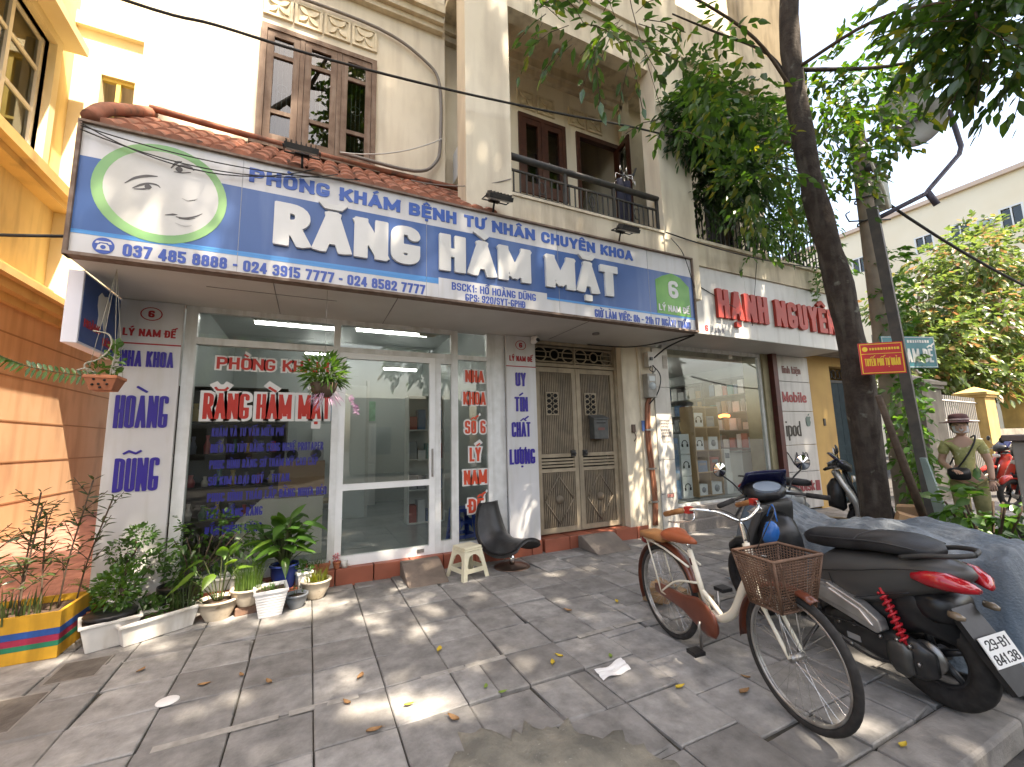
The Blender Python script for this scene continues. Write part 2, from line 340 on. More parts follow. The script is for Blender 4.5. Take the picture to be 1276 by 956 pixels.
def lettering(mb, txt, x0, z0, x1, h, fr, wt=.17, dep=.004, grow=0., mi=0, gap=.12, ax=1.2):
    toks=[]
    for c in txt:
        if c in 'Đđ': toks.append(('D' if c=='Đ' else 'd',('bar',))); continue
        d=unicodedata.normalize('NFD',c); toks.append((d[0],tuple(d[1:])))
    tot=(x1-x0)/h; n=len(toks); units=sum(WD.get(c,1) for c,_ in toks)
    u=tot/(units+gap*(n-1)); t=min(wt/1.08,u/ax*.43); x=0.
    for c,mk in toks:
        w=WD.get(c,1)*u/ax
        if c!=' ':
            if c=='I' or c=='l' or c=='i': pass
            lps=glyph(c,mk,max(w,t),t,grow)
            if lps:
                ar=lambda l:sum(l[i-1][0]*l[i][1]-l[i][0]*l[i-1][1] for i in range(len(l)))
                big=max(lps,key=lambda l:abs(ar(l))); sg=ar(big)>0; outer=[l for l in lps if (ar(l)>0)==sg]; holes=[l for l in lps if (ar(l)>0)!=sg]
                bx=lambda l:(min(p[0] for p in l),max(p[0] for p in l),min(p[1] for p in l),max(p[1] for p in l))
                tri=[]; pts=[]
                for o_ in outer:
                    b=bx(o_); hs_=[h_ for h_ in holes if b[0]<bx(h_)[0] and b[1]>bx(h_)[1] and b[2]<bx(h_)[2] and b[3]>bx(h_)[3]]; grp=[o_]+hs_; base=len(pts)
                    tri += [tuple(base+i for i in f) for f in tessellate_polygon([[Vector((p[0],p[1],0)) for p in l] for l in grp])]
                    pts += [p for l in grp for p in l]
                lps=[l for o_ in outer for l in [o_]+[h_ for h_ in holes if bx(o_)[0]<bx(h_)[0] and bx(o_)[1]>bx(h_)[1] and bx(o_)[2]<bx(h_)[2] and bx(o_)[3]>bx(h_)[3]]]
                q=len(pts); vs=[fr(x0+(x+p[0]*ax)*h, z0+p[1]*h, dep) for p in pts]+[fr(x0+(x+p[0]*ax)*h, z0+p[1]*h, 0) for p in pts]
                fs=[tuple(f) for f in tri]; o=0
                for lp in lps:
                    k=len(lp); fs += [(o+i,o+(i+1)%k,q+o+(i+1)%k,q+o+i) for i in range(k)]; o+=k
                mb.add(vs,fs,mi)
        x+=w*ax+gap*u
    return mb
def disc(mb, x, z, r, fr, dep=.003, mi=0, n=28, rx=None, d0=0.): 
    rx=rx or r; return mb.prism([(x+rx*math.cos(2*math.pi*i/n), z+r*math.sin(2*math.pi*i/n)) for i in range(n)], lambda a,b:fr(a,b,dep), lambda a,b:fr(a,b,d0), mi)
def plate(mb, pts, fr, dep=.003, mi=0, d0=0.): return mb.prism(pts, lambda a,b:fr(a,b,dep), lambda a,b:fr(a,b,d0), mi)
def rect(mb, x0,z0,x1,z1, fr, dep=.003, mi=0, d0=0.): return plate(mb,[(x0,z0),(x1,z0),(x1,z1),(x0,z1)],fr,dep,mi,d0)
# ---------------------------------------------------------------- foliage
def leaf_mesh(name, mt, P, D, Nn, L, Wd, parent=None, loc=None, extra=None):
    P,D,Nn=[np.asarray(a,float) for a in (P,D,Nn)]; L=np.asarray(L,float)[:,None]; Wd=np.asarray(Wd,float)[:,None]
    D=D/np.linalg.norm(D,axis=1,keepdims=True); S=np.cross(D,Nn); S/=np.maximum(np.linalg.norm(S,axis=1,keepdims=True),1e-6); Nn=np.cross(S,D)
    dn=np.array([[0,0,-1.]])
    pts=[P, P+D*L*.33+S*Wd*.5+Nn*Wd*.12, P+D*L*.68+S*Wd*.37+Nn*Wd*.08+dn*L*.05, P+D*L+dn*L*.14, P+D*L*.68-S*Wd*.37+Nn*Wd*.08+dn*L*.05, P+D*L*.33-S*Wd*.5+Nn*Wd*.12]
    A=np.stack(pts,1).reshape(-1,3)
    if parent is not None:
        iv=np.array(wmat(parent).inverted()); A=A@iv[:3,:3].T+iv[:3,3]
    if loc is not None: A=A-np.array(loc)
    n=len(P); k=np.arange(n)*6; F=np.stack([np.stack([k,k+1,k+2,k+3],1),np.stack([k,k+3,k+4,k+5],1)],1).reshape(-1,4)
    me=bpy.data.meshes.new(name); me.vertices.add(n*6); me.vertices.foreach_set('co',A.ravel()); me.loops.add(n*8); me.loops.foreach_set('vertex_index',F.ravel().astype(np.int32))
    me.polygons.add(n*2); me.polygons.foreach_set('loop_start',np.arange(n*2,dtype=np.int32)*4); me.polygons.foreach_set('loop_total',np.full(n*2,4,np.int32)); me.update(); me.validate()
    me.materials.append(mt); o=bpy.data.objects.new(name,me); COL.objects.link(o)
    if parent is not None: o.parent=parent
    if loc is not None: o.location=loc
    return o
def rdir(n, up=0.):
    d=RNG.normal(size=(n,3)); d[:,2]+=up; return d/np.linalg.norm(d,axis=1,keepdims=True)
def sprays(O, D, ln, k, leaf, wr=.45, droop=.25, fan=.9):
    """k leaves along each twig from origins O in directions D; returns arrays for leaf_mesh and the twig ends"""
    S=len(O); t=np.linspace(.12,1,k)[None,:,None]; ln=np.broadcast_to(ln,(S,))[:,None,None]
    P=O[:,None,:]+D[:,None,:]*ln*t; P=P+np.array([0,0,-1.])*(droop*ln*t**2); P=P+RNG.normal(size=P.shape)*.012
    side=np.cross(D,np.array([0,0,1.])+RNG.normal(size=(S,3))*.35); side/=np.maximum(np.linalg.norm(side,axis=1,keepdims=True),1e-6)
    sg=np.where(np.arange(k)%2==0,1.,-1.)[None,:,None]
    d=D[:,None,:]*(.55+.45*t)+side[:,None,:]*sg*fan*(1.1-t*.8)+np.array([0,0,-1.])*droop*(.6+t)+RNG.normal(size=(S,k,3))*.22
    nn=np.array([0,0,1.])+RNG.normal(size=(S,k,3))*.45
    L=leaf*RNG.uniform(.65,1.15,size=(S,k)); 
    return P.reshape(-1,3), d.reshape(-1,3), nn.reshape(-1,3), L.ravel(), (L*wr).ravel()
def blob(c, r, n, shell=.35):
    d=rdir(n); q=RNG.uniform(shell,1,size=(n,1))**(1/2.2); return np.array(c)+d*q*np.array(r), d
# ---------------------------------------------------------------- base materials
asphalt=M('asphalt',(.075,.07,.066),.9,c2=(.05,.048,.047),ns=8,bump=.5,bs=90)
tile=isl('stone_tile',(.18,.174,.165),(.30,.292,.279),.72,bump=.35,bs=55,ns=7,c3=(.125,.115,.103))
grime=M('joint_dirt',(.03,.028,.024),.95,c2=(.06,.055,.042),ns=14,bump=.4)
kerbm=M('kerb_stone',(.30,.28,.255),.85,c2=(.17,.16,.148),ns=7,bump=.5,bs=60)
oldconc=M('old_concrete',(.25,.235,.19),.95,c2=(.12,.117,.10),ns=5,bump=.9,bs=45,spot=((.34,.32,.28),38,.66))
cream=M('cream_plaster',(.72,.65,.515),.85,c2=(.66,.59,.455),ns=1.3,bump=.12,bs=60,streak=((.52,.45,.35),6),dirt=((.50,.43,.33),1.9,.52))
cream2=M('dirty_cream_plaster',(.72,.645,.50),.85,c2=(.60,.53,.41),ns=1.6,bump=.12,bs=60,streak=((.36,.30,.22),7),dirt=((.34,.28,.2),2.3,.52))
moldm=M('moulding_cream',(.68,.60,.44),.8,c2=(.55,.47,.33),ns=9)
orange=M('orange_plaster',(.70,.45,.27),.85,c2=(.64,.39,.22),ns=1.1,bump=.1,bs=60,streak=((.5,.29,.15),4),dirt=((.45,.27,.15),1.7,.55))
yellowm=M('yellow_plaster',(.76,.60,.32),.8,c2=(.70,.54,.26),ns=1.5,bump=.08,streak=((.5,.38,.2),5),dirt=((.5,.38,.2),2.1,.55))
paleyel=M('pale_yellow_plaster',(.74,.66,.45),.8,c2=(.68,.58,.38),ns=1.3)
white=M('white_paint',(.78,.78,.76),.45,c2=(.70,.70,.67),ns=4)
panelw=M('white_sign_sheet',(.62,.62,.63),.3,c2=(.56,.56,.56),ns=2.2,streak=((.5,.49,.46),9),dirt=((.52,.51,.48),2.5,.55))
alu=M('white_aluminium',(.72,.73,.72),.35,c2=(.62,.63,.61),ns=9,streak=((.48,.47,.43),10))
soffm=M('grey_soffit_sheet',(.55,.54,.51),.45,c2=(.48,.47,.44),ns=1.7)
black=M('black_plastic',(.012,.012,.013),.35,c2=(.02,.02,.021),ns=20)
rubber=M('rubber',(.018,.017,.016),.8,c2=(.035,.032,.03),ns=25)
chrome=M('chrome',(.75,.75,.74),.16,metal=1)
steel=M('dull_steel',(.42,.41,.39),.42,metal=.9,c2=(.28,.26,.24),ns=18)
darkiron=M('dark_iron',(.03,.032,.032),.55,c2=(.055,.05,.045),ns=12)
wood=M('weathered_brown_wood',(.125,.075,.048),.7,c2=(.19,.125,.085),ns=9,bump=.3,bs=70,streak=((.25,.19,.145),14))
darkwood=M('dark_red_wood',(.05,.017,.010),.4,c2=(.075,.026,.015),ns=12)
terr=M('terracotta_tile',(.29,.105,.06),.85,c2=(.17,.075,.048),ns=7,bump=.3,spot=((.10,.055,.04),9,.6))
redtile=M('red_ledge_tile',(.36,.11,.065),.5,c2=(.27,.085,.05),ns=4)
glass=glassmat('window_glass',(.84,.87,.86),1.6); glass2=glassmat('dark_window_glass',(.55,.58,.56),1.7)
blue=M('sign_blue',(.055,.125,.33),.3,c2=(.045,.105,.28),ns=1.1,streak=((.10,.17,.36),5)); ltblue=M('sign_light_blue',(.07,.28,.62),.35)
navy=M('navy_letter',(.035,.022,.26),.4); red=M('red_letter',(.50,.035,.022),.45,c2=(.44,.03,.02),ns=6); redl=M('dark_red_letter',(.38,.02,.025),.45)
letw=M('white_letter',(.68,.68,.66),.35,c2=(.60,.60,.575),ns=2.5); numb=M('sign_number_blue',(.05,.10,.38),.4)
green1=M('ring_green',(.13,.32,.13),.4,c2=(.27,.48,.2),ns=1.2); green2=M('house_icon_green',(.09,.30,.045),.4,c2=(.16,.4,.08),ns=3)
soil=M('soil',(.045,.028,.018),.95,c2=(.08,.05,.035),ns=30,bump=.8)
bark=M('bark',(.035,.026,.02),.95,c2=(.065,.05,.04),ns=10,bump=1.,bs=35,streak=((.12,.105,.085),12),spot=((.16,.16,.13),7,.66))
# ---------------------------------------------------------------- ground
g=MB(); g.grid(lambda u,v:(-90+u*330,-90+v*290,-.14),66,58,sm=False); tag(g.build('road',asphalt),kind='structure')
g=MB(); g.box(-14,1.2,-.13,12.0,12.5,-.022); tag(g.build('pavement_bed',grime),kind='structure')
# stone tiles, laid in rows with small differences of height
g=MB(); P0=.405
def in_pit(x,y): return ((x-1.0)/.42)**2+((y-1.58)/.60)**2<1
r=random.Random(3)
for i in range(-34,31):
    for j in range(-1,11):
        off=.0 if i<4 else (.13 if i<7 else .05)
        x=.48+i*P0; y=1.30+j*P0-off
        y_0=max(y,1.287)
        if y+P0<1.34: continue
        cx,cy=x+P0/2,y+P0/2
        if cy>5.35 or in_pit(cx,cy): continue
        dz=r.uniform(-.005,.005); gx=.0035; gy=.006; tx,ty=r.uniform(-.004,.004),r.uniform(-.004,.004)
        a=.006; x0,x1,y0,y1=x+gx,x+P0-gx,y_0+gy,min(y+P0-gy,5.34)
        zt=lambda px,py: dz+tx*(px-cx)/.2+ty*(py-cy)/.2
        if r.random()<.13:                               # a cracked tile is two pieces
            xm=x0+(x1-x0)*r.uniform(.3,.7); pcs=[(x0,xm-.002),(xm+.002,x1)]
        else: pcs=[(x0,x1)]
        for (p,q) in pcs:
            ch=r.random(); jt=lambda:r.uniform(-.0022,.0022); cn=[[p+jt(),y0+jt()],[q+jt(),y0+jt()],[q+jt(),y1+jt()],[p+jt(),y1+jt()]]
            if ch<.16: k_=r.randrange(4); e_=r.uniform(.012,.035); cn[k_][0]+=e_*(1 if k_ in (0,3) else -1); cn[k_][1]+=e_*(1 if k_<2 else -1)
            vs=[(p,y0,-.03),(q,y0,-.03),(q,y1,-.03),(p,y1,-.03)]+[(u,w,zt(u,w)-a) for u,w in cn]+[(u+a*(1 if k_ in (0,3) else -1),w+a*(1 if k_<2 else -1),zt(u,w)) for k_,(u,w) in enumerate(cn)]
            g.add(vs,[(8,9,10,11),(4,5,9,8),(5,6,10,9),(6,7,11,10),(7,4,8,11),(0,1,5,4),(1,2,6,5),(2,3,7,6),(3,0,4,7)])
tag(g.build('pavement',tile),kind='structure')
g=MB()
for i in range(-16,14):
    x=-.2+i*.9
    g.box(x+.004,1.04,-.14,x+.896,1.285,.0)
tag(g.build('kerb',kerbm,bevel=.02),kind='structure')
g=MB()                                                   # broken concrete round the old tree pit
def pitf(u,v):
    a=v*2*math.pi; rr=u*(1+.10*math.sin(3*a+1)+.07*math.sin(7*a)+.06*math.sin(13*a+2)+.05*math.sin(29*a)+.03*math.sin(41*a+1)); x=1.0+.52*rr*math.cos(a); y=1.60+.68*rr*math.sin(a)
    return (x,max(y,1.29),.004+.022*(1-u**4)+.010*math.sin(9*x+3)*math.sin(11*y)+.004*math.sin(37*x)*math.cos(31*y)-(.03 if u>.97 else 0))
g.grid(pitf,14,110); tag(g.build('concrete_patch',oldconc),kind='structure')
wl=M('worn_white_paint',(.36,.345,.315),.8,c2=(.235,.222,.2),ns=13,bump=.3)
g=MB()
for a,b in ((-.66,-.1),(-.05,.32),(.70,.99),(1.0,1.29),(1.90,2.22),(2.25,2.62),(3.4,3.9),(4.2,4.7)):
    g.box(a,2.875,.002,b,2.925,.0055)
tag(g.build('painted_line',wl),kind='structure')
alley=isl('alley_brick',(.30,.14,.105),(.37,.18,.13),.8,ns=6)
g=MB()
for i in range(12):
    for j in range(42):
        x=-4.0+i*.19+(.095 if j%2 else 0); y=4.95+j*.2
        if x+.18>-1.76: continue
        z=.05+max(0,min(1,(y-4.95)/1.6))*.17
        z1=.05+max(0,min(1,(y+.2-4.95)/1.6))*.17
        g.add([(x+.003,y+.003,z),(x+.187,y+.003,z),(x+.187,y+.197,z1),(x+.003,y+.197,z1)],[(0,1,2,3)])
g.add([(-4,4.9,.02),(-1.76,4.9,.02),(-1.76,4.95,.045),(-4,4.95,.045),(-4,13.4,.2),(-1.76,13.4,.2),(-4,6.55,.2),(-1.76,6.55,.2)],[(0,1,2,3),(3,2,7,6),(6,7,5,4)])
tag(g.build('alley_ramp',alley),kind='structure')
g=MB(); g.box(-4.0,4.74,-.02,-1.80,4.9,.06); tag(g.build('alley_kerb',kerbm,bevel=.015),kind='structure')
# ---------------------------------------------------------------- the clinic building
cl=thing('clinic_building','cream three storey house with a dental clinic shopfront, brown shuttered window and railed balcony','building',(0,5.25,0))
Z1=14.0
g=MB()
g.wall(-1.74,1.55,2.98,Z1,5.2,5.42,[(-.69,.62,4.94,6.5)])
g.box(-1.74,5.42,0,-1.52,13.5,Z1); g.box(-1.52,13.3,0,5.2,13.5,Z1)
g.box(1.33,5.42,2.98,1.55,5.75,Z1)
g.box(1.60,4.20,7.75,5.16,4.42,Z1); g.box(4.95,5.42,0,5.16,13.3,Z1)
g.box(-1.7,5.25,Z1-.2,5.1,13.3,Z1-.02); g.box(5.0,4.42,7.83,5.16,5.42,Z1); g.box(1.55,5.63,7.9,4.95,13.3,8.0)
g.build('wall',cream,cl)
g=MB(); g.box(1.50,4.2,3.5,2.08,4.5,7.75); g.build('column',cream,cl)
g=MB(); g.box(4.52,4.2,3.5,5.18,4.5,7.75); g.build('column',cream,cl)
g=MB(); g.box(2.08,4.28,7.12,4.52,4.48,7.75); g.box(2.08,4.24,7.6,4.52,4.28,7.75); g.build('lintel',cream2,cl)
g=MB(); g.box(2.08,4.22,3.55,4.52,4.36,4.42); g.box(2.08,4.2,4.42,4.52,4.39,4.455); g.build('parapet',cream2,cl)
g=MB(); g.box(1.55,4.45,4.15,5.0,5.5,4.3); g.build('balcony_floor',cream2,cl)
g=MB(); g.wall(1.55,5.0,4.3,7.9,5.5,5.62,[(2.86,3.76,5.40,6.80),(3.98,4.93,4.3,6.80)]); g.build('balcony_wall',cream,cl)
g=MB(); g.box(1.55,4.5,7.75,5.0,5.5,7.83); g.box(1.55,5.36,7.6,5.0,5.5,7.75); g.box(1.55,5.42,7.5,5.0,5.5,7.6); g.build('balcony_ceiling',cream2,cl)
g=MB(); g.box(-1.74,5.06,7.36,1.5,5.2,7.46); g.box(-1.74,5.0,7.46,1.5,5.2,7.6); g.box(-1.74,5.12,7.28,1.5,5.2,7.36); g.build('cornice',moldm,cl)
# ornaments: square frames with four petals
def ornament(x,z,s,y):
    g=MB(); t=.03
    g.box(x-s,y-.012,z-s,x+s,y,z+s); g.box(x-s,y-.03,z-s,x+s,y-.012,z-s+t); g.box(x-s,y-.03,z+s-t,x+s,y-.012,z+s); g.box(x-s,y-.03,z-s+t,x-s+t,y-.012,z+s-t); g.box(x+s-t,y-.03,z-s+t,x+s,y-.012,z+s-t)
    for a in (45,135,225,315):
        a=math.radians(a+r.uniform(-6,6)); c,sn=math.cos(a),math.sin(a)
        pl=[(.06,0),(.3,.15),(.55,.2),(.8,.14),(1,0),(.8,-.14),(.55,-.2),(.3,-.15)]
        g.pxz([(x+(c*p-sn*q)*s*.95,z+(sn*p+c*q)*s*.95) for p,q in pl],y-.036,y-.012)
    return g.build('ornament',moldm,cl)
for k in range(4): ornament(-.53+k*.33,6.79,.155,5.2)
for x in (2.98,3.36,3.98,4.36,4.74): 
    if x!=4.74: ornament(x+.03,7.06,.165,5.5)
# upper brown window with three casements
w=MB(); 
for (a,b,c,d) in ((-.69,-.63,4.94,6.5),(.56,.62,4.94,6.5),(-.63,.56,6.44,6.5),(-.63,.56,4.94,5.0)): w.box(a,5.16,c,b,5.3,d)
for x in (-.25,.17): w.box(x-.025,5.17,5.0,x+.025,5.3,6.44)
w.box(-.75,5.13,4.90,.68,5.2,4.94)
uw=w.build('wooden_window',wood,cl)
for (a,b) in ((-.63,-.275),(-.225,.145),(.195,.56)):
    s=MB(); t=.075
    s.box(a+.004,5.175,5.0,a+t,5.225,6.44); s.box(b-t,5.175,5.0,b-.004,5.225,6.44); s.box(a+t,5.175,6.36,b-t,5.225,6.44); s.box(a+t,5.175,5.0,b-t,5.225,5.09)
    s.box(a+t,5.18,5.36,b-t,5.22,5.41); s.box(a+t,5.18,6.10,b-t,5.22,6.15); s.build('casement',wood,uw)
    p=MB(); p.box(a+t,5.2,5.09,b-t,5.206,6.36); p.build('pane',glass2,uw)
    q=MB(); xm=(a+b)/2
    for x in (xm-.05,xm,xm+.05): q.tube([(x,5.25,5.09),(x,5.25,6.36)],.005,5)
    q.tube([(xm+.06*math.cos(i*.5236),5.25,5.75+.06*math.sin(i*.5236)) for i in range(12)],.005,5,closed=True)
    q.build('grille',steel,uw)
q=MB(); q.box(-.62,5.62,4.95,.55,5.64,6.5); q.build('curtain',M('dim_curtain',(.24,.15,.08),.9,c2=(.15,.1,.06),ns=7),uw)
# balcony window and door
w=MB()
for (a,b,c,d) in ((2.86,2.93,5.4,6.8),(3.69,3.76,5.4,6.8),(2.93,3.69,6.73,6.8),(2.93,3.69,5.4,5.47),(3.28,3.34,5.47,6.73)): w.box(a,5.47,c,b,5.56,d)
for a,b in ((2.93,3.28),(3.34,3.69)): 
    for (c,d) in ((a,a+.07),(b-.07,b)): w.box(c+.002,5.48,5.47,d-.002,5.53,6.73)
    w.box(a+.07,5.48,5.47,b-.07,5.53,5.6); w.box(a+.07,5.48,6.63,b-.07,5.53,6.73); w.box(a+.07,5.485,5.95,b-.07,5.525,6.0)
bw=w.build('balcony_window',darkwood,cl); p=MB(); p.box(2.95,5.535,5.5,3.67,5.541,6.7); p.build('pane',glass2,bw)
q=MB(); q.box(2.8,6.4,5.3,3.8,6.42,6.9); q.build('curtain',MATS['dim_curtain'],bw)
w=MB(); w.box(3.98,5.47,4.3,4.05,5.57,6.8); w.box(4.86,5.47,4.3,4.93,5.57,6.8); w.box(4.05,5.47,6.72,4.86,5.57,6.8)
bd=w.build('balcony_door',darkwood,cl)
def leaf_door(pv,ang,wd,z0,z1):
    mm=Matrix.Translation(pv)@Matrix.Rotation(ang,4,'Z'); s=MB(); t=.08
    s.box(0,-.02,z0,t,.02,z1,0,mm); s.box(wd-t,-.02,z0,wd,.02,z1,0,mm); s.box(t,-.02,z1-.1,wd-t,.02,z1,0,mm); s.box(t,-.02,z0,wd-t,.02,z0+.14,0,mm); s.box(t,-.02,5.2,wd-t,.02,5.3,0,mm); s.box(t,-.012,z0+.14,wd-t,.012,5.2,0,mm)
    s.build('door_leaf',darkwood,bd); p=MB(); p.box(t,-.003,5.3,wd-t,.003,z1-.1,0,mm); p.build('pane',glass2,bd)
leaf_door((4.86,5.46,0),math.radians(258),.40,4.32,6.7)
leaf_door((4.05,5.6,0),math.radians(96),.38,4.32,6.7)
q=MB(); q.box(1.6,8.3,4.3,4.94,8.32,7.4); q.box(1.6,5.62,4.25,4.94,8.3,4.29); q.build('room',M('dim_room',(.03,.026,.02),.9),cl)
# railing
q=MB()
q.tube([(2.06,4.29,4.99),(4.54,4.29,4.99)],.042,10); q.box(2.08,4.275,4.80,4.52,4.305,4.82); q.box(2.08,4.275,4.50,4.52,4.305,4.52)
for i in range(27): x=2.15+i*.0905; q.box(x-.008,4.282,4.455,x+.008,4.298,4.80)
for x in (2.1,2.9,3.7,4.5): q.box(x-.018,4.272,4.455,x+.018,4.308,4.95)
for x in (2.55,3.32,4.1): q.tube([(x+.05*math.cos(i*1.0472),4.285,4.66+.09*math.sin(i*1.0472)) for i in range(6)],.008,5,closed=True)
q.build('railing',darkiron,cl)
# tiled lean-to roof above the signboard
q=MB()
y0,z0,y1,z1=4.16,4.10,5.2,4.92; dy,dz=y1-y0,z1-z0
q.add([(-1.70,y0,z0-.03),(1.92,y0,z0-.03),(1.92,y1,z1-.03),(-1.70,y1,z1-.03),(-1.70,y0,z0-.07),(1.92,y0,z0-.07),(1.92,y1,z1-.07),(-1.70,y1,z1-.07)],[(0,1,2,3),(7,6,5,4),(0,4,5,1),(1,5,6,2),(3,7,4,0)])
rr=random.Random(5)
for i in range(23):
    x=-1.58+i*.153
    for k in range(4):
        a,b=k/4,(k+1.12)/4; jx=rr.uniform(-.012,.012); lift=.03*(1)+.012; n=7
        vs=[]
        for (t,rad) in ((a,.078),(min(b,1.0),.066)):
            for j in range(n):
                q_=math.pi*j/(n-1); vs.append((x+jx+rad*math.cos(q_), y0-.02+dy*t, z0-.03+dz*t+rad*.75*math.sin(q_)+(.014 if t==a else 0)))
        q.add(vs,[(j,j+1,n+j+1,n+j) for j in range(n-1)]+[tuple(range(n))],0,False)
roof=q.build('tile_roof',terr,cl)
q=MB(); q.tube(curve([(-1.66,4.12,4.10),(-1.66,4.35,4.35),(-1.64,4.8,4.70),(-1.62,5.19,4.99)],4),[.056]*13,10)
q.tube(curve([(-1.62,5.13,5.0),(.2,5.15,4.95),(1.9,5.13,4.95)],6),.035,8); q.build('ridge_tile',terr,roof)
# ceiling under the signboard, ledge
q=MB(); q.box(-1.70,4.14,2.955,4.92,5.3,2.985); q.box(-1.70,5.3,2.955,1.2,5.32,2.985); q.build('soffit',soffm,cl)
q=MB()
for x in (-.35,.75,3.1): q.box(x,4.16,2.951,x+.006,5.18,2.9555)
q.box(-.9,4.5,2.951,.2,4.506,2.9555); q.tube([(3.55,4.65,2.935),(3.55,4.65,2.957)],.05,14,0); q.build('soffit_joints',M('joint_grey',(.2,.19,.18),.7),cl)
q=MB(); x=-1.70
while x<2.86:
    q.box(x+.003,5.12,-.03,min(x+.395,2.86)-.003,5.36,.165); x+=.4
x=2.9
while x<4.95:
    q.box(x+.003,5.13,-.03,min(x+.395,5.0)-.003,5.5,.165); x+=.4
q.build('ledge',redtile,cl,bevel=.006)
# shop window
g=MB(); 
for (a,b,c,d) in ((-1.19,-1.09,.165,2.955),(.215,.285,.165,2.955)): g.box(a,5.2,c,b,5.29,d)
g.box(-1.09,5.2,2.56,.215,5.29,2.63); g.box(-1.09,5.2,2.90,.215,5.29,2.955); g.box(-1.09,5.2,.165,.215,5.29,.25)
sw=g.build('shop_window',alu,cl)
p=MB(); p.box(-1.088,5.246,.25,.213,5.252,2.56); p.build('pane',glass,sw)
p=MB(); p.box(-1.088,5.246,2.63,.213,5.252,2.90); p.build('pane',glass,sw)
F=FY(5.244)
L=MB(); lettering(L,'PHÒNG KHÁM',-.91,2.315,.17,.13,F,wt=.2,dep=.002,grow=.0,mi=1); lettering(L,'PHÒNG KHÁM',-.91,2.315,.17,.13,F,wt=.2,dep=.001,grow=.11,mi=0)
lettering(L,'RĂNG HÀM MẶT',-1.0,1.79,.20,.27,F,wt=.25,dep=.002,mi=1); lettering(L,'RĂNG HÀM MẶT',-1.0,1.79,.20,.27,F,wt=.25,dep=.001,grow=.09,mi=0)
for i,(tx,b) in enumerate((('KHÁM VÀ TƯ VẤN MIỄN PHÍ',-.26),('ĐIỀU TRỊ TỦY BẰNG CÔNG NGHỆ PROTAPER',.14),('PHỤC HÌNH RĂNG SỨ THẨM MỸ CAO CẤP',.09),('SỨ, KIM LOẠI QUÝ - TITAN.'.replace(',',''),-.17),('PHỤC HÌNH THÁO LẮP BẰNG NHỰA DẺO',.19),('TẨY TRẮNG RĂNG',-.42),('NẮN CHỈNH RĂNG',-.42))):
    lettering(L,tx,-.91,1.61-i*.164,b,.088,F,wt=.2,dep=.002,mi=2)
L.build('lettering',[letw,red,M('window_letter_blue',(.022,.022,.20),.5)],sw)
# sliding door, narrow panes
g=MB(); 
for (a,b,c,d) in ((.285,.355,.165,2.57),(1.345,1.415,.165,2.57),(.355,1.345,.165,.27),(.355,1.345,2.50,2.57),(.355,1.345,.98,1.05)): g.box(a,5.21,c,b,5.27,d)
gd=g.build('glass_door',M('door_white',(.80,.81,.80),.3,c2=(.74,.75,.74),ns=5),cl)
for z0_,z1_ in ((.27,.98),(1.05,2.5)): p=MB(); p.box(.355,5.238,z0_,1.345,5.244,z1_); p.build('pane',glass,gd)
p=MB(); p.box(1.372,5.19,1.08,1.39,5.21,1.42); p.box(1.2,5.2,.20,1.28,5.21,.24); p.build('handle',steel,gd)
g=MB()
for (a,b,c,d) in ((1.415,1.49,.165,2.57),(1.63,1.72,.165,2.955),(2.13,2.19,.165,2.955),(1.49,1.63,.165,.30),(1.49,1.63,2.50,2.57),(1.72,2.13,.165,.25),(1.72,2.13,2.57,2.63)): g.box(a,5.205,c,b,5.28,d)
g.box(2.19,5.22,.165,2.40,5.30,2.955)
g.box(.285,5.2,2.57,1.63,5.29,2.63); g.box(.285,5.2,2.90,1.63,5.29,2.955)
sd=g.build('side_window',alu,cl)
for a,b,c,d in ((1.49,1.63,.30,2.5),(1.72,2.13,.25,2.57),(1.72,2.13,2.63,2.93),(.285,1.63,2.63,2.9)): p=MB(); p.box(a,5.24,c,b,5.246,d); p.build('pane',glass,sd)
F2=FY(5.238); L=MB()
for tx,a,b,z,h in (('NHÀ',1.83,2.10,2.28,.16),('KHOA',1.80,2.12,1.98,.17),('SỐ 6',1.82,2.11,1.60,.17),('LÝ',1.88,2.04,1.24,.18),('NAM',1.80,2.12,.95,.18),('ĐẾ',1.86,2.07,.59,.18)):
    tx={'NHÀ':'NHA'}.get(tx,tx)
    lettering(L,tx,a,z,b,h,F2,wt=.2,dep=.002,mi=1); lettering(L,tx,a,z,b,h,F2,wt=.2,dep=.001,grow=.1,mi=0)
L.build('lettering',[letw,M('orange_red_letter',(.58,.07,.03),.45)],sd)
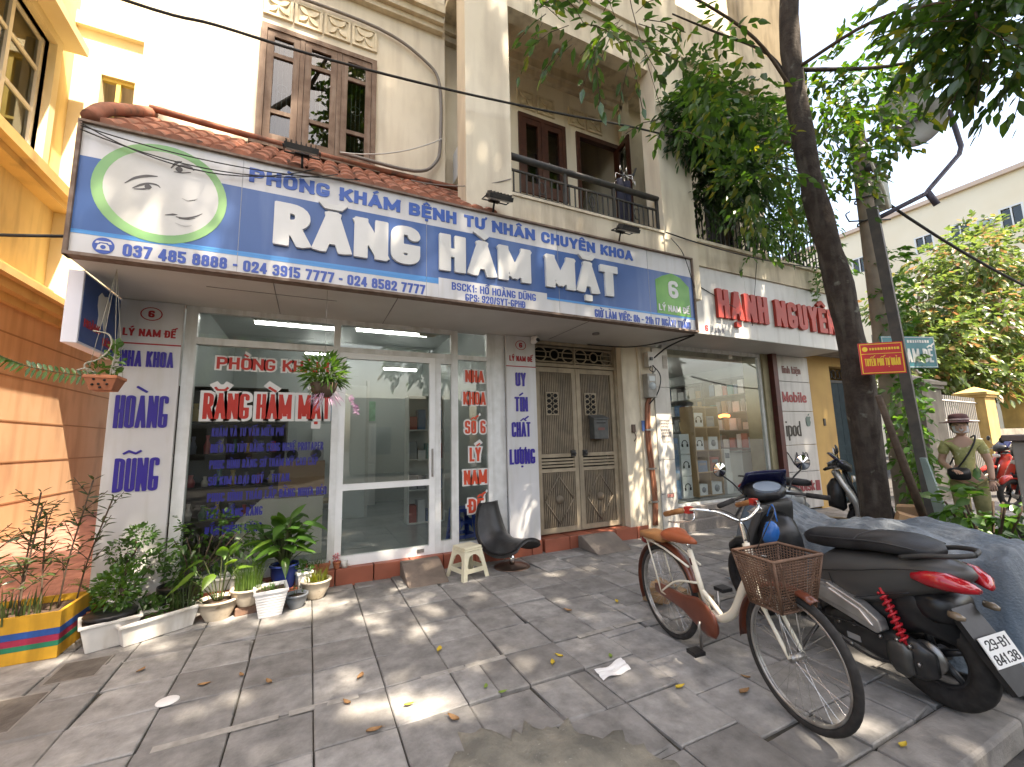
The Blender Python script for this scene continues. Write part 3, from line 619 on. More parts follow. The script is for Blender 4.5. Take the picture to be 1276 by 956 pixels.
# metal double door and grille over it
dm=M('door_beige_metal',(.36,.295,.205),.6,c2=(.27,.22,.15),ns=7,streak=((.2,.165,.12),9)); dm2=M('door_ribbed_metal',(.25,.20,.135),.6,c2=(.165,.13,.09),ns=6,streak=((.13,.11,.085),8)); 
g=MB(); g.box(2.86,5.27,.165,2.91,5.42,2.95); g.box(4.35,5.27,.165,4.40,5.42,2.95); g.box(2.91,5.28,2.57,4.35,5.4,2.62); g.box(2.91,5.28,2.90,4.35,5.4,2.95)
md=g.build('metal_door',dm,cl)
for (a,b,s_) in ((2.915,3.615,1),(3.625,4.345,-1)):
    g=MB(); t=.07
    for (x0_,x1_,c,d) in ((a,a+t,.19,2.56),(b-t,b,.19,2.56),(a+t,b-t,.19,.26),(a+t,b-t,2.49,2.56),(a+t,b-t,1.03,1.08),(a+t,b-t,1.24,1.29)): g.box(x0_,5.30,c,x1_,5.35,d)
    for z in (1.115,1.16,1.205): g.box(a+t,5.305,z-.014,b-t,5.335,z+.014)
    df=g.build('door_leaf',dm,md)
    g=MB(); nb=int((b-a-2*t)/.031)
    for i in range(nb):
        x=a+t+.0155+i*.031
        g.box(x-.0085,5.312,.26,x+.0085,5.336,1.03); g.box(x-.0085,5.312,1.29,x+.0085,5.336,2.49)
    g.box(a+t,5.339,.26,b-t,5.347,1.03); g.box(a+t,5.339,1.29,b-t,5.347,2.49)
    xm=(a+b)/2; g.tube([(xm,5.313,.64),(xm,5.296,.64)],.06,16); 
    for i in range(4):
        q0=(xm+.24*[0,1,0,-1][i],5.307,.64+.33*[1,0,-1,0][i]); q1=(xm+.24*[1,0,-1,0][i],5.307,.64+.33*[0,-1,0,1][i]); g.tube([q0,q1],.011,5)
    g.build('ribbed_panel',dm2,md)
    g=MB(); xl=a+.28 if s_>0 else a+.25
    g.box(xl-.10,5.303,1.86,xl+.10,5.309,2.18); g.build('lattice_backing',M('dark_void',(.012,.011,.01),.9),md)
    g=MB()
    for k in range(2):
        zc=2.10-k*.16
        for q in ((-.055,.04),(.055,.04),(-.055,-.04),(.055,-.04)): g.tube([(xl+q[0]+.045*math.cos(i*.698),5.299,zc+q[1]+.036*math.sin(i*.698)) for i in range(9)],.007,5,closed=True)
    for (x0_,x1_,c,d) in ((xl-.11,xl-.095,1.85,2.19),(xl+.095,xl+.11,1.85,2.19),(xl-.095,xl+.095,1.85,1.865),(xl-.095,xl+.095,2.175,2.19)): g.box(x0_,5.292,c,x1_,5.306,d)
    g.build('lattice',dm,md)
    g=MB(); xh=b-.1 if s_>0 else a+.1; g.cb((xh,5.285,1.29),(.07,.03,.09)); g.tube([(xh,5.27,1.29),(xh,5.24,1.29)],.025,10); g.build('door_handle',darkiron,md)
g=MB()
for z in (2.65,2.87): g.box(2.91,5.31,z-.01,4.35,5.33,z+.01)
for i in range(2):
    xc=3.27+i*.72
    g.tube([(xc+.075*math.cos(k*.4488),5.318,2.76+.075*math.sin(k*.4488)) for k in range(14)],.011,6,closed=True)
    for dx in (-.25,.25): g.tube([(xc+dx+.11*math.cos(k*.4488)*(1),5.322,2.76+.11*math.sin(k*.4488)) for k in range(14)],.011,6,closed=True)
    for z in (2.72,2.80): g.box(xc-.33,5.315,z-.006,xc-.075,5.327,z+.006); g.box(xc+.075,5.315,z-.006,xc+.33,5.327,z+.006)
g.box(3.615,5.3,2.62,3.635,5.34,2.9); g.build('transom_grille',dm,md)
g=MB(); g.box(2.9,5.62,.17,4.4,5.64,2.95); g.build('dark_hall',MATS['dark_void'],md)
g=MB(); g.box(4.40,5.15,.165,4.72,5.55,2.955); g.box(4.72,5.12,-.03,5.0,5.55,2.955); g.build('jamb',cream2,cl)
wt=M('white_wall_tile',(.60,.58,.53),.3,c2=(.5,.475,.43),ns=3,streak=((.4,.37,.32),7))
g=MB()
for a,b in ((-.03,.60),(.606,1.13),(1.136,1.70),(1.706,2.3),(2.306,2.955)): g.box(5.005,5.10,a,5.34,5.55,b)
g.build('tiled_pier',wt,cl,bevel=.004)
g=MB()
for (x,z,w_,h_) in ((5.07,1.62,.13,.16),(5.1,1.42,.19,.16),(5.22,2.62,.1,.22)): g.box(x,5.092,z,x+w_,5.098,z+h_)
g.box(5.12,5.093,.55,5.26,5.0985,.60,1)
k=random.Random(4)
for i in range(6):
    z=1.75-i*.05; x=5.085
    while x<5.25: q_=k.uniform(.015,.04); g.box(x,5.089,z,x+q_,5.0915,z+.022,2); x+=q_+.012
g.build('pasted_notices',[M('old_paper',(.52,.49,.44),.9,c2=(.4,.37,.33),ns=25),M('faded_pink',(.45,.2,.17),.9),M('grey_print',(.16,.15,.15),.9)],cl)
# clinic room seen through the glass
roomw=M('clinic_wall',(.52,.55,.54),.5); 
g=MB(); g.box(-1.5,5.4,.12,4.2,13.2,.165,1); g.box(-1.5,5.32,3.6,1.33,13.2,3.66); g.box(1.33,5.8,3.6,4.2,13.2,3.66); g.box(-1.5,10.4,.165,2.5,10.45,3.6); g.box(2.5,5.9,.165,2.56,13.2,3.6); g.box(-1.515,5.43,.165,-1.50,10.4,3.6)
g.build('clinic_room',[roomw,M('clinic_floor',(.33,.36,.36),.15,c2=(.28,.31,.31),ns=3)],cl)
# ---------------------------------------------------------------- main signboard
sb=thing('signboard','wide blue and white signboard with raised white letters above the clinic shopfront','signboard',(1.6,4.1,2.95))
g=MB(); g.box(-1.68,4.10,2.97,4.88,4.16,4.03); g.build('panel',panelw,sb)
FS=FY(4.10)
g=MB()
for x in (-.62,1.02,2.62,4.05): g.box(x,4.0965,2.975,x+.004,4.0998,4.03)
g.build('seams',M('seam_grey',(.33,.34,.36),.6),sb)
g=MB(); 
g.box(-1.70,4.06,2.945,4.90,4.17,2.97); g.box(-1.70,4.07,4.03,4.90,4.17,4.05); g.box(-1.705,4.075,2.945,-1.68,4.17,4.05); g.box(4.88,4.075,2.945,4.905,4.17,4.05)
g.build('frame',M('rusty_brown_frame',(.13,.085,.06),.7,c2=(.2,.15,.12),ns=14),sb)
g=MB(); rect(g,-1.68,3.155,4.88,3.76,FS,.002); g.build('blue_band',blue,sb)
g=MB(); rect(g,-1.68,3.13,1.20,3.155,FS,.002); rect(g,2.42,3.13,4.88,3.155,FS,.002); plate(g,[(-1.68,3.155),(1.15,3.155),(1.15,3.19),(-1.68,3.16)],FS,.0035); g.build('light_stripe',ltblue,sb)
g=MB(); plate(g,[(1.15,2.975),(2.45,2.975),(2.45,3.20),(1.15,3.20)],FS,.004); g.build('name_plate',panelw,sb)
g=MB(); lettering(g,'PHÒNG KHÁM BỆNH TƯ NHÂN CHUYÊN KHOA',-.57,3.83,3.80,.135,FS,wt=.25,dep=.006,ax=1.3); 
g.build('clinic_name',M('sign_text_blue',(.04,.11,.40),.4),sb)
g=MB(); lettering(g,'RĂNG HÀM MẶT',-.36,3.275,3.50,.405,FS,wt=.27,dep=.035,gap=.09,ax=1.35); g.build('raised_letters',letw,sb)
g=MB(); lettering(g,'037 485 8888 - 024 3915 7777 - 024 8582 7777',-1.37,2.995,1.01,.10,FS,wt=.2,dep=.004)
lettering(g,'BSCK1: HỒ HOÀNG DŨNG',1.29,3.085,2.30,.085,FS,wt=.18,dep=.006); lettering(g,'GPS: 920/SYT-GPHĐ',1.44,2.985,2.16,.08,FS,wt=.18,dep=.006)
lettering(g,'GIỜ LÀM VIỆC: 8h - 21h (7 NGÀY/ TUẦN)',3.13,2.99,4.78,.10,FS,wt=.18,dep=.004)
g.build('small_lettering',numb,sb)
g=MB(); disc(g,-1.485,3.055,.065,FS,.004); g.build('telephone_icon',numb,sb)
g=MB(); plate(g,[(-1.525,3.02),(-1.445,3.02),(-1.452,3.055),(-1.47,3.07),(-1.5,3.07),(-1.518,3.055)],FS,.006); plate(g,[(-1.535,3.07),(-1.525,3.09),(-1.445,3.09),(-1.435,3.07),(-1.455,3.07),(-1.46,3.08),(-1.51,3.08),(-1.515,3.07)],FS,.0062); disc(g,-1.485,3.043,.016,FS,.008,1); g.build('telephone_drawing',[letw,numb],sb)
g=MB(); n=48
o=[(-1.16+.44*math.cos(2*math.pi*i/n),3.565+.425*math.sin(2*math.pi*i/n)) for i in range(n)]; q=[(-1.155+.375*math.cos(2*math.pi*i/n),3.57+.36*math.sin(2*math.pi*i/n)) for i in range(n)]
vs=[FS(a,b,.005) for a,b in o]+[FS(a,b,.005) for a,b in q]+[FS(a,b,0) for a,b in o]
g.add(vs,[(i,(i+1)%n,n+(i+1)%n,n+i) for i in range(n)]+[(2*n+i,2*n+(i+1)%n,(i+1)%n,i) for i in range(n)]); g.build('green_ring',green1,sb)
fc=M('face_picture_grey',(.47,.47,.44),.4,c2=(.60,.60,.58),ns=2.2)
g=MB(); disc(g,-1.155,3.57,.36,FS,.0045,0,48,rx=.375); g.build('face_picture',fc,sb)
ink=M('face_ink',(.09,.085,.085),.5); ink2=M('face_shade',(.36,.355,.34),.5)
g=MB()
def stroke(pts,ws,dep=.006,mi=0):
    P=curve([(a,b,0) for a,b in pts],5); k=len(P); up=[];dn=[]
    for i,p in enumerate(P):
        t=(P[min(i+1,k-1)]-P[max(i-1,0)]).normalized(); nn=Vector((-t.y,t.x,0)); f=i/(k-1)*(len(ws)-1); j=min(int(f),len(ws)-2); w_=ws[j]+(ws[j+1]-ws[j])*(f-j)
        up.append(p+nn*w_); dn.append(p-nn*w_)
    vs=[FS(p.x,p.y,dep) for p in up]+[FS(p.x,p.y,dep) for p in dn]
    g.add(vs,[(k+i,k+i+1,i+1,i) for i in range(k-1)],mi)
stroke([(-1.40,3.595),(-1.34,3.655),(-1.27,3.69),(-1.20,3.705)],[.003,.010,.012,.004])
stroke([(-1.35,3.565),(-1.30,3.605),(-1.25,3.63),(-1.20,3.63),(-1.175,3.61)],[.003,.010,.008,.006,.002])
stroke([(-1.34,3.56),(-1.28,3.575),(-1.23,3.60)],[.003,.008,.003]); disc(g,-1.255,3.60,.022,FS,.0065,0,14); 
stroke([(-1.12,3.80),(-1.085,3.86),(-1.05,3.88)],[.004,.012,.003]); stroke([(-1.09,3.80),(-1.05,3.845),(-.99,3.845),(-.965,3.82)],[.003,.010,.009,.003])
stroke([(-1.10,3.775),(-1.04,3.78),(-.985,3.80)],[.003,.006,.003]); disc(g,-1.065,3.805,.024,FS,.0065,0,14)
stroke([(-1.03,3.555),(-.99,3.54),(-.955,3.555),(-.925,3.575)],[.002,.007,.004,.002],mi=1); stroke([(-.98,3.545),(-.94,3.558)],[.003,.002])
stroke([(-1.13,3.385),(-1.08,3.40),(-1.05,3.405)],[.003,.009,.002]); stroke([(-1.06,3.385),(-1.0,3.385),(-.93,3.415),(-.885,3.45)],[.004,.007,.006,.002]); stroke([(-1.04,3.375),(-.98,3.38),(-.93,3.40)],[.003,.005,.002],dep=.0066)
stroke([(-1.06,3.33),(-1.0,3.315),(-.95,3.33)],[.002,.005,.002],mi=1)
g.build('face_drawing',[ink,ink2],sb)
g=MB(); plate(g,[(4.17,3.16),(4.80,3.16),(4.80,3.60),(4.64,3.72),(4.48,3.76),(4.30,3.70),(4.17,3.63)],FS,.005); g.build('house_icon',green2,sb)
g=MB(); lettering(g,'6',4.40,3.40,4.58,.25,FS,wt=.22,dep=.010); lettering(g,'LÝ NAM ĐẾ',4.20,3.20,4.77,.09,FS,wt=.2,dep=.010); g.build('house_number',letw,sb)
def floodlight(x,lab):
    t=thing('floodlight',lab,'floodlight',(x,4.16,4.05),group='floodlights along the top of the signboard')
    g=MB(); mm=Matrix.Translation((x,3.95,4.17))@Matrix.Rotation(.5,4,'X'); g.box(-.14,-.07,-.025,.14,.07,.02,0,mm); 
    for i in range(7): g.box(-.13+i*.04,-.065,.02,-.122+i*.04,.065,.045,0,mm)
    g.build('housing',darkiron,t)
    g=MB(); mm2=mm@Matrix.Translation((0,0,-.028)); g.box(-.125,-.058,-.004,.125,.058,.002,0,mm2); g.build('lens',M('lamp_lens',(.5,.5,.46),.2),t)
    g=MB(); g.tube([(x-.15,3.95,4.17),(x-.15,4.10,4.2),(x+.15,4.10,4.2),(x+.15,3.95,4.17)],.008,6); g.tube([(x,4.10,4.2),(x,4.15,4.06)],.012,6); g.box(x-.06,4.07,4.20,x+.06,4.13,4.24); g.build('bracket',black,t)
floodlight(-.16,'black floodlight over the signboard under the brown shuttered window')
floodlight(1.80,'black floodlight over the signboard at the foot of the column')
floodlight(3.62,'black floodlight over the signboard under the balcony railing')
# ---------------------------------------------------------------- white sign panels with blue words
def sign_panel(x0,x1,z0,name,lab,words,hc):
    t=thing('sign_panel',lab,'sign panel',((x0+x1)/2,5.2,z0)); g=MB(); g.box(x0,5.155,z0,x1,5.198,2.95); g.build('board',panelw,t,bevel=.004)
    FP=FY(5.155); xm=(x0+x1)/2; s=(x1-x0)/.48
    g=MB(); n=26; 
    for i in range(n):
        a,b=2*math.pi*i/n,2*math.pi*(i+1)/n; rx,rz=.085*s**.5,.068
        vs=[FP(xm+rx*k*math.cos(q),2.82+rz*k*math.sin(q),.003) for q in (a,b) for k in (1,.88)]; g.add(vs,[(0,2,3,1)])
    lettering(g,'6',xm-.025,2.785,xm+.025,.07,FP,wt=.24,dep=.004); lettering(g,'LÝ NAM ĐẾ',x0+.05,2.59,x1-.05,.075,FP,wt=.2,dep=.004); rect(g,x0,2.51,x1,2.523,FP,.003)
    g.build('red_lettering',redl,t)
    g=MB()
    for w_,a,b,z,h in words: lettering(g,w_,a,z,b,h,FP,wt=.19,dep=.01)
    g.build('blue_lettering',navy,t)
sign_panel(-1.71,-1.20,.12,'l','tall white sign panel lettered in dark blue beside the orange wall, plants at its foot',(('NHA KHOA',-1.66,-1.25,2.29,.155),('HOÀNG',-1.66,-1.26,1.70,.31),('DŨNG',-1.62,-1.29,1.11,.31)),.3)
sign_panel(2.395,2.855,.07,'r','tall white sign panel with four short dark blue words beside the beige metal double door',(('UY',2.53,2.69,2.24,.19),('TÍN',2.51,2.71,1.89,.2),('CHẤT',2.455,2.74,1.545,.2),('LƯỢNG',2.415,2.80,1.18,.2)),.2)
# projecting light box
t=thing('box_sign','projecting blue box sign with a white tooth hung under the end of the signboard','sign',(-1.78,4.9,2.33))
g=MB(); g.box(-1.80,4.43,2.35,-1.70,5.19,2.95); g.build('case',M('box_white',(.74,.74,.80),.35),t,bevel=.006)
FB=Frame((-1.70,0,0),(0,1,0),(0,0,1))
g=MB(); rect(g,4.45,2.37,5.17,2.93,FB,.003); g.build('blue_face',M('box_blue',(.03,.075,.24),.4),t)
g=MB(); tooth=[(4.72,2.55),(4.735,2.66),(4.70,2.74),(4.70,2.82),(4.75,2.87),(4.81,2.85),(4.87,2.87),(4.93,2.82),(4.93,2.74),(4.89,2.66),(4.90,2.55),(4.86,2.55),(4.815,2.64),(4.77,2.55)]
plate(g,tooth,FB,.006); g.build('tooth_picture',letw,t)
g=MB(); lettering(g,'HOÀNG',4.5,2.50,4.80,.07,FB,wt=.2,dep=.007); lettering(g,'DŨNG',4.86,2.42,5.1,.07,FB,wt=.2,dep=.007); g.build('red_lettering',redl,t)
g=MB(); g.tube([(-1.75,4.55,2.95),(-1.75,4.55,2.99)],.01,6); g.tube([(-1.75,5.05,2.95),(-1.75,5.05,2.99)],.01,6); g.build('hanger',steel,t)
# ---------------------------------------------------------------- things on the facade
t=thing('security_camera','small white security camera at the top of the sign panel by the metal door','camera',(2.82,5.12,2.9))
g=MB(); g.tube([(2.82,5.16,2.945),(2.82,5.1,2.945)],.03,10); g.tube([(2.82,5.1,2.945),(2.80,5.04,2.90)],.012,8); g.build('bracket',white,t)
g=MB(); g.lathe([(.0,-.07),(.036,-.068),(.042,-.05),(.042,.06),(.03,.075),(0,.078)],(2.79,5.03,2.88),14,0,Matrix.Rotation(1.35,4,'X')); g.build('housing',white,t)
g=MB(); g.lathe([(0,0),(.028,.001),(.03,.008),(0,.012)],(2.79,4.955,2.865),12,0,Matrix.Rotation(1.35,4,'X')); g.build('lens',black,t)
t=thing('mailbox','dark grey metal mailbox hanging on the beige metal door','mailbox',(3.96,5.26,1.5))
g=MB(); g.box(3.83,5.17,1.49,4.09,5.29,1.80); g.build('body',M('dark_grey_metal',(.06,.065,.062),.55,c2=(.09,.09,.085),ns=10),t,bevel=.006)
g=MB(); g.add([(3.82,5.15,1.80),(4.10,5.15,1.80),(4.10,5.30,1.86),(3.82,5.30,1.86),(3.82,5.15,1.785),(4.10,5.15,1.785),(4.10,5.30,1.80),(3.82,5.30,1.80)],[(0,1,2,3),(4,7,6,5),(0,4,5,1),(1,5,6,2),(3,7,4,0)]); g.build('lid',MATS['dark_grey_metal'],t)
g=MB(); g.box(3.88,5.163,1.72,4.04,5.17,1.74); g.box(3.9,5.165,1.62,4.02,5.17,1.66,1); g.build('slot',[black,M('faded_red_mark',(.16,.07,.06),.7)],t)
t=thing('electricity_meter','grey electricity meter box with cables on the pillar beside the metal door','meter',(4.88,5.1,2.2))
g=MB(); g.box(4.78,5.0,2.12,4.96,5.115,2.50); g.build('case',M('grey_case',(.33,.32,.29),.5,c2=(.26,.25,.22),ns=8),t,bevel=.008)
g=MB(); g.lathe([(0,.03),(.05,.025),(.065,0),(.065,-.02)],(4.87,5.0,2.30),16,0,Matrix.Rotation(1.5708,4,'X')); g.box(4.81,4.995,2.38,4.93,5.0,2.46); g.build('window',M('meter_glass',(.45,.5,.52),.1),t)
g=MB(); g.box(4.84,5.02,2.62,4.95,5.115,2.86); g.build('junction_box',M('box_grey_white',(.55,.54,.5),.5),t)
g=MB(); g.box(4.87,5.0,2.72,4.92,5.02,2.77); g.build('breaker',black,t)
g=MB()
g.tube(curve([(4.92,5.02,2.64),(5.02,4.99,2.52),(5.03,4.98,2.38),(4.96,5.0,2.18),(4.84,5.06,2.02)],5),.010,6); g.tube(curve([(4.9,5.03,2.64),(4.84,5.0,2.56),(4.93,5.0,2.53),(4.98,5.02,2.6)],5),.008,6)
g.build('cable',black,t)
t=thing('conduit_pipes','rust brown conduit pipes running down the pillar from the meter box','pipe',(4.8,5.1,.0))
pm=M('rust_brown_pipe',(.27,.105,.055),.6,c2=(.2,.08,.045),ns=10)
for dx in (0,.05): g=MB(); g.tube(curve([(4.86+dx*.6,5.09,2.12),(4.80+dx,5.09,1.95),(4.77+dx,5.09,1.5),(4.80+dx,5.09,1.1),(4.83+dx*.9,5.09,.6),(4.80+dx,5.09,.16)],5),.024,8); g.build('pipe',pm,t)
g=MB()
for z in (.5,1.0,1.6): g.box(4.75,5.06,z,4.90,5.12,z+.025)
g.build('clamp',steel,t)
t=thing('doorbell_plate','small blue number plate screwed to the pillar below the meter box','plate',(4.75,5.1,1.7)); g=MB(); g.box(4.70,5.105,1.60,4.79,5.119,1.76); g.build('plate',M('plate_blue',(.05,.1,.27),.5),t)
t=thing('intercom','brown intercom handset on the door jamb','intercom',(4.55,5.14,1.6)); g=MB(); g.box(4.52,5.12,1.58,4.58,5.149,1.70); g.tube(curve([(4.55,5.12,1.58),(4.57,5.11,1.5),(4.54,5.12,1.44)],4),.008,6); g.build('handset',M('brown_plastic',(.12,.08,.06),.6),t)
# air conditioner in the recess by the column
t=thing('air_conditioner','white air conditioner unit half hidden behind the column','air conditioner',(1.4,5.0,5.0)); g=MB(); g.box(1.72,5.10,5.15,2.1,5.38,5.62); g.build('case',white,t,bevel=.01)
g=MB(); 
for i in range(8): g.box(1.76,5.092,5.2+i*.05,2.06,5.10,5.22+i*.05)
g.build('grille',black,t)
# ---------------------------------------------------------------- phone shop building
sh=thing('phone_shop_building','white fronted corner shop building with a glass display window and plant covered balcony','building',(7,5.25,0))
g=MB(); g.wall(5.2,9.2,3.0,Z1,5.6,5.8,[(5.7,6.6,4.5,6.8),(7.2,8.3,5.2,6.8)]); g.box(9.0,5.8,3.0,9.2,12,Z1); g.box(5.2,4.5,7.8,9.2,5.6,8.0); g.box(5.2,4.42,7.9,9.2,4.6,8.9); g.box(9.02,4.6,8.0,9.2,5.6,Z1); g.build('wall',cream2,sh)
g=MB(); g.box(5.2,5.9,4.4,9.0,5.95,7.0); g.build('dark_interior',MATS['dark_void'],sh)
g=MB(); g.box(5.19,4.42,4.17,9.2,4.6,4.55); g.box(5.19,4.38,4.55,9.24,4.62,4.6); g.box(5.19,4.6,4.3,9.2,5.6,4.4); g.build('parapet',cream2,sh)
g=MB(); g.tube([(5.22,4.5,5.42),(9.18,4.5,5.42)],.02,8); g.tube([(9.18,4.5,5.42),(9.18,5.55,5.42)],.02,8)
for i in range(38): x=5.28+i*.105; g.box(x-.008,4.492,4.6,x+.008,4.508,5.42)
for i in range(9): y=4.55+i*.115; g.box(9.172,y-.008,4.6,9.188,y+.008,5.42)
g.build('railing',darkiron,sh)
g=MB(); g.box(5.02,4.47,3.065,9.2,5.2,3.085); g.build('soffit',soffm,sh)
g=MB(); g.box(5.345,5.02,-.03,8.05,5.6,.17); g.box(5.345,5.12,.17,8.05,5.6,.36); g.build('plinth',M('granite_step',(.26,.235,.215),.4,c2=(.2,.18,.165),ns=40),sh,bevel=.008)
g=MB(); 
for (a,b) in ((5.345,5.39),(7.86,7.92)): g.box(a,5.22,.36,b,5.28,3.06)
g.box(5.39,5.22,.36,7.86,5.28,.40); g.box(5.39,5.22,3.0,7.86,5.28,3.06)
so=g.build('shop_window',alu,sh)
g=MB(); g.box(5.392,5.246,.40,7.06,5.254,3.0); g.build('pane',glass,so); g=MB(); g.box(7.07,5.246,.40,7.858,5.254,3.0); g.build('pane',glass,so)
g=MB(); g.box(7.03,5.23,2.92,7.13,5.245,3.0); g.build('clip',steel,so)
g=MB(); g.box(7.92,5.18,-.03,8.09,5.6,3.065); g.build('pier',M('olive_plaster',(.33,.29,.18),.8,c2=(.26,.23,.14),ns=4),sh)
g=MB(); g.box(8.09,5.08,-.03,8.22,5.3,3.065); g.build('red_post',M('dark_red_post',(.10,.025,.02),.5,c2=(.07,.02,.018),ns=9),sh)
g=MB(); g.box(5.2,9.4,.1,9.0,9.45,3.4); g.box(5.2,5.3,3.1,9.0,9.4,3.15); g.box(5.2,5.6,.3,9.0,9.4,.36); g.box(8.95,5.6,.36,9.0,9.4,3.1); g.box(5.16,5.6,.3,5.2,9.4,3.1); g.build('shop_room',M('shop_wall',(.55,.57,.56),.6),sh)
# brand pier with five tablets
t=thing('brand_tablets','column of five pale tablets with phone and accessory names beside the red post','sign',(8.8,5.2,0))
spans=((2.545,3.06),(1.945,2.535),(1.28,1.935),(.76,1.27),(.05,.75)); words=('linh kiện','Mobile','ipod','VAIO','SanDisk')
FT=FY(5.15)
for (a,b),wd in zip(spans,words):
    g=MB(); g.box(8.23,5.152,a,9.34,5.22,b); o=g.build('tablet',M('tablet_shaded_white',(.50,.49,.47),.4,c2=(.44,.43,.41),ns=3,streak=((.3,.29,.27),7)),t,bevel=.004); g=MB()  # darker copy of the white sheet, shade put into its colour
    zc=(a+b)/2
    if wd=='linh kiện': lettering(g,wd,8.46,zc-.10,9.06,.15,FT,wt=.19,dep=.006); mt=M('tablet_brown',(.17,.065,.055),.5)
    elif wd=='Mobile': lettering(g,wd,8.38,zc-.12,9.16,.21,FT,wt=.19,dep=.006); mt=M('tablet_red',(.30,.05,.05),.5)
    elif wd=='ipod':
        lettering(g,wd,8.38,zc-.16,8.86,.30,FT,wt=.12,dep=.006); mt=black
    elif wd=='VAIO':
        P=[(8.34,zc+.13),(8.44,zc+.02),(8.54,zc-.12),(8.63,zc+.12),(8.72,zc-.10),(8.80,zc-.1)]
        for p,q in zip(P,P[1:]): g.tube([FT(*p,.004),FT(*q,.004)],.009,5)
        g.tube([FT(8.84,zc+.12,.004),FT(8.84,zc-.1,.004)],.010,5); g.tube([FT(8.93+.06*math.cos(k*.52),zc+.01+.1*math.sin(k*.52),.004) for k in range(12)],.008,5,closed=True); mt=M('tablet_dark',(.08,.075,.08),.5)
    else: lettering(g,wd,8.30,zc-.02,9.10,.2,FT,wt=.18,dep=.006); rect(g,9.14,zc-.03,9.28,zc+.17,FT,.006); mt=M('tablet_maroon',(.22,.04,.045),.5)
    g.build('lettering',mt,o)
    if wd=='ipod':
        g=MB(); plate(g,[(9.08,zc+.04),(9.13,zc+.03),(9.18,zc+.045),(9.215,zc+.12),(9.19,zc+.15),(9.20,zc+.19),(9.225,zc+.21),(9.19,zc+.235),(9.145,zc+.225),(9.10,zc+.235),(9.06,zc+.20),(9.055,zc+.12)],FT,.006); plate(g,[(9.14,zc+.245),(9.18,zc+.255),(9.19,zc+.295),(9.15,zc+.28)],FT,.006); g.build('fruit_mark',M('tablet_green_grey',(.10,.15,.13),.5),o)
# fascia
t=thing('shop_fascia','white fascia with raised red letters over the phone shop window','signboard',(7.1,4.45,3.08))
g=MB()
for a,b in ((5.0,5.17),(5.174,6.55),(6.554,7.93),(7.934,9.22)): g.box(a,4.45,3.07,b,4.5,4.168)
g.build('panel',M('fascia_white',(.60,.60,.58),.4,c2=(.54,.54,.515),ns=2,streak=((.42,.41,.38),7)),t)
FH=FY(4.45); g=MB(); lettering(g,'HẠNH NGUYÊN',5.78,3.36,9.10,.48,FH,wt=.24,dep=.05,gap=.14,ax=1.3); g.build('raised_letters',M('raised_red',(.46,.045,.028),.5,c2=(.40,.05,.035),ns=5),t)
g=MB(); lettering(g,'LÝ NAM ĐẾ',5.62,3.115,5.95,.075,FH,wt=.2,dep=.003); g.build('address_lettering',M('faint_grey_letter',(.22,.22,.25),.5),t)
g=MB(); lettering(g,'6',5.50,3.115,5.57,.10,FH,wt=.22,dep=.003); g.build('address_number',redl,t)
# ---------------------------------------------------------------- yellow house with the blue door
t=thing('yellow_house','low yellow house with a dark blue metal door beside the phone shop','house',(10.5,5.2,0))
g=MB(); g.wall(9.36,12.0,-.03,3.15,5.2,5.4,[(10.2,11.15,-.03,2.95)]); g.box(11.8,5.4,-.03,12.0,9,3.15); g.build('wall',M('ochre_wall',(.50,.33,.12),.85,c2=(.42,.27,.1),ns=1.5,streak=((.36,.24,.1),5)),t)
g=MB(); g.box(9.3,4.6,3.15,12.3,9.2,3.32); g.box(11.0,4.55,3.32,12.3,4.7,3.6); g.build('roof_slab',kerbm,t)
g=MB(); g.box(10.2,5.3,.05,10.66,5.35,2.6); g.box(10.67,5.3,.05,11.15,5.35,2.6); g.box(10.2,5.29,1.15,11.15,5.3,1.22); g.box(10.2,5.29,1.0,11.15,5.3,1.04)
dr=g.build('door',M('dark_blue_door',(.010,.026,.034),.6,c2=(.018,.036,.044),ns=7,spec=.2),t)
g=MB(); g.box(10.2,5.28,2.6,11.15,5.36,2.66)
for k in range(6): g.tube([(10.27+k*.16+.07*math.cos(i*.6),5.32,2.8+.1*math.sin(i*.6)) for i in range(11)],.01,5,closed=True)
g.build('grille',darkiron,t)
g=MB(); g.box(9.75,5.185,1.65,9.82,5.2,1.8); g.build('number_plate',black,t)
# ---------------------------------------------------------------- yellow villa across the alley
t=thing('yellow_villa','yellow and orange villa with mouldings and white framed windows across the alley','building',(-4,8,0))
g=MB(); g.box(-4.6,2.5,-.1,-4.0,14,3.86); g.build('plinth_wall',orange,t)
def wallx(x,y0_,y1_,z0_,z1_,th,holes):                    # wall facing +X
    q=MB(); q.wall(y0_,y1_,z0_,z1_,0,th,holes); q.v=[(x-b,a,c) for (a,b,c) in q.v]; q.f=[f[::-1] for f in q.f]; return q
g=MB()
for z in (.75,1.35,1.95,2.6,3.2): g.box(-4.0,2.5,z,-3.994,14,z+.022)
g.build('groove',M('groove_brown',(.40,.22,.11),.9),t)
wallx(-4.0,2.5,14,3.86,14,.5,[(4.2,6.0,5.9,8.0),(7.0,8.5,5.9,8.0),(10,11.5,6,8)]).build('wall',yellowm,t)
g=MB()
for (dx,a,b) in ((.08,3.60,3.72),(.20,3.72,3.86),(.30,3.86,3.96),(.12,3.96,4.10),(.22,5.45,5.56),(.34,5.56,5.72),(.12,5.72,5.80)): g.box(-4.0,2.5,a,-4.0+dx,14,b)
g.build('moulding',M('ochre_moulding',(.70,.50,.22),.75,c2=(.60,.41,.17),ns=2,dirt=((.42,.29,.13),3,.55)),t)
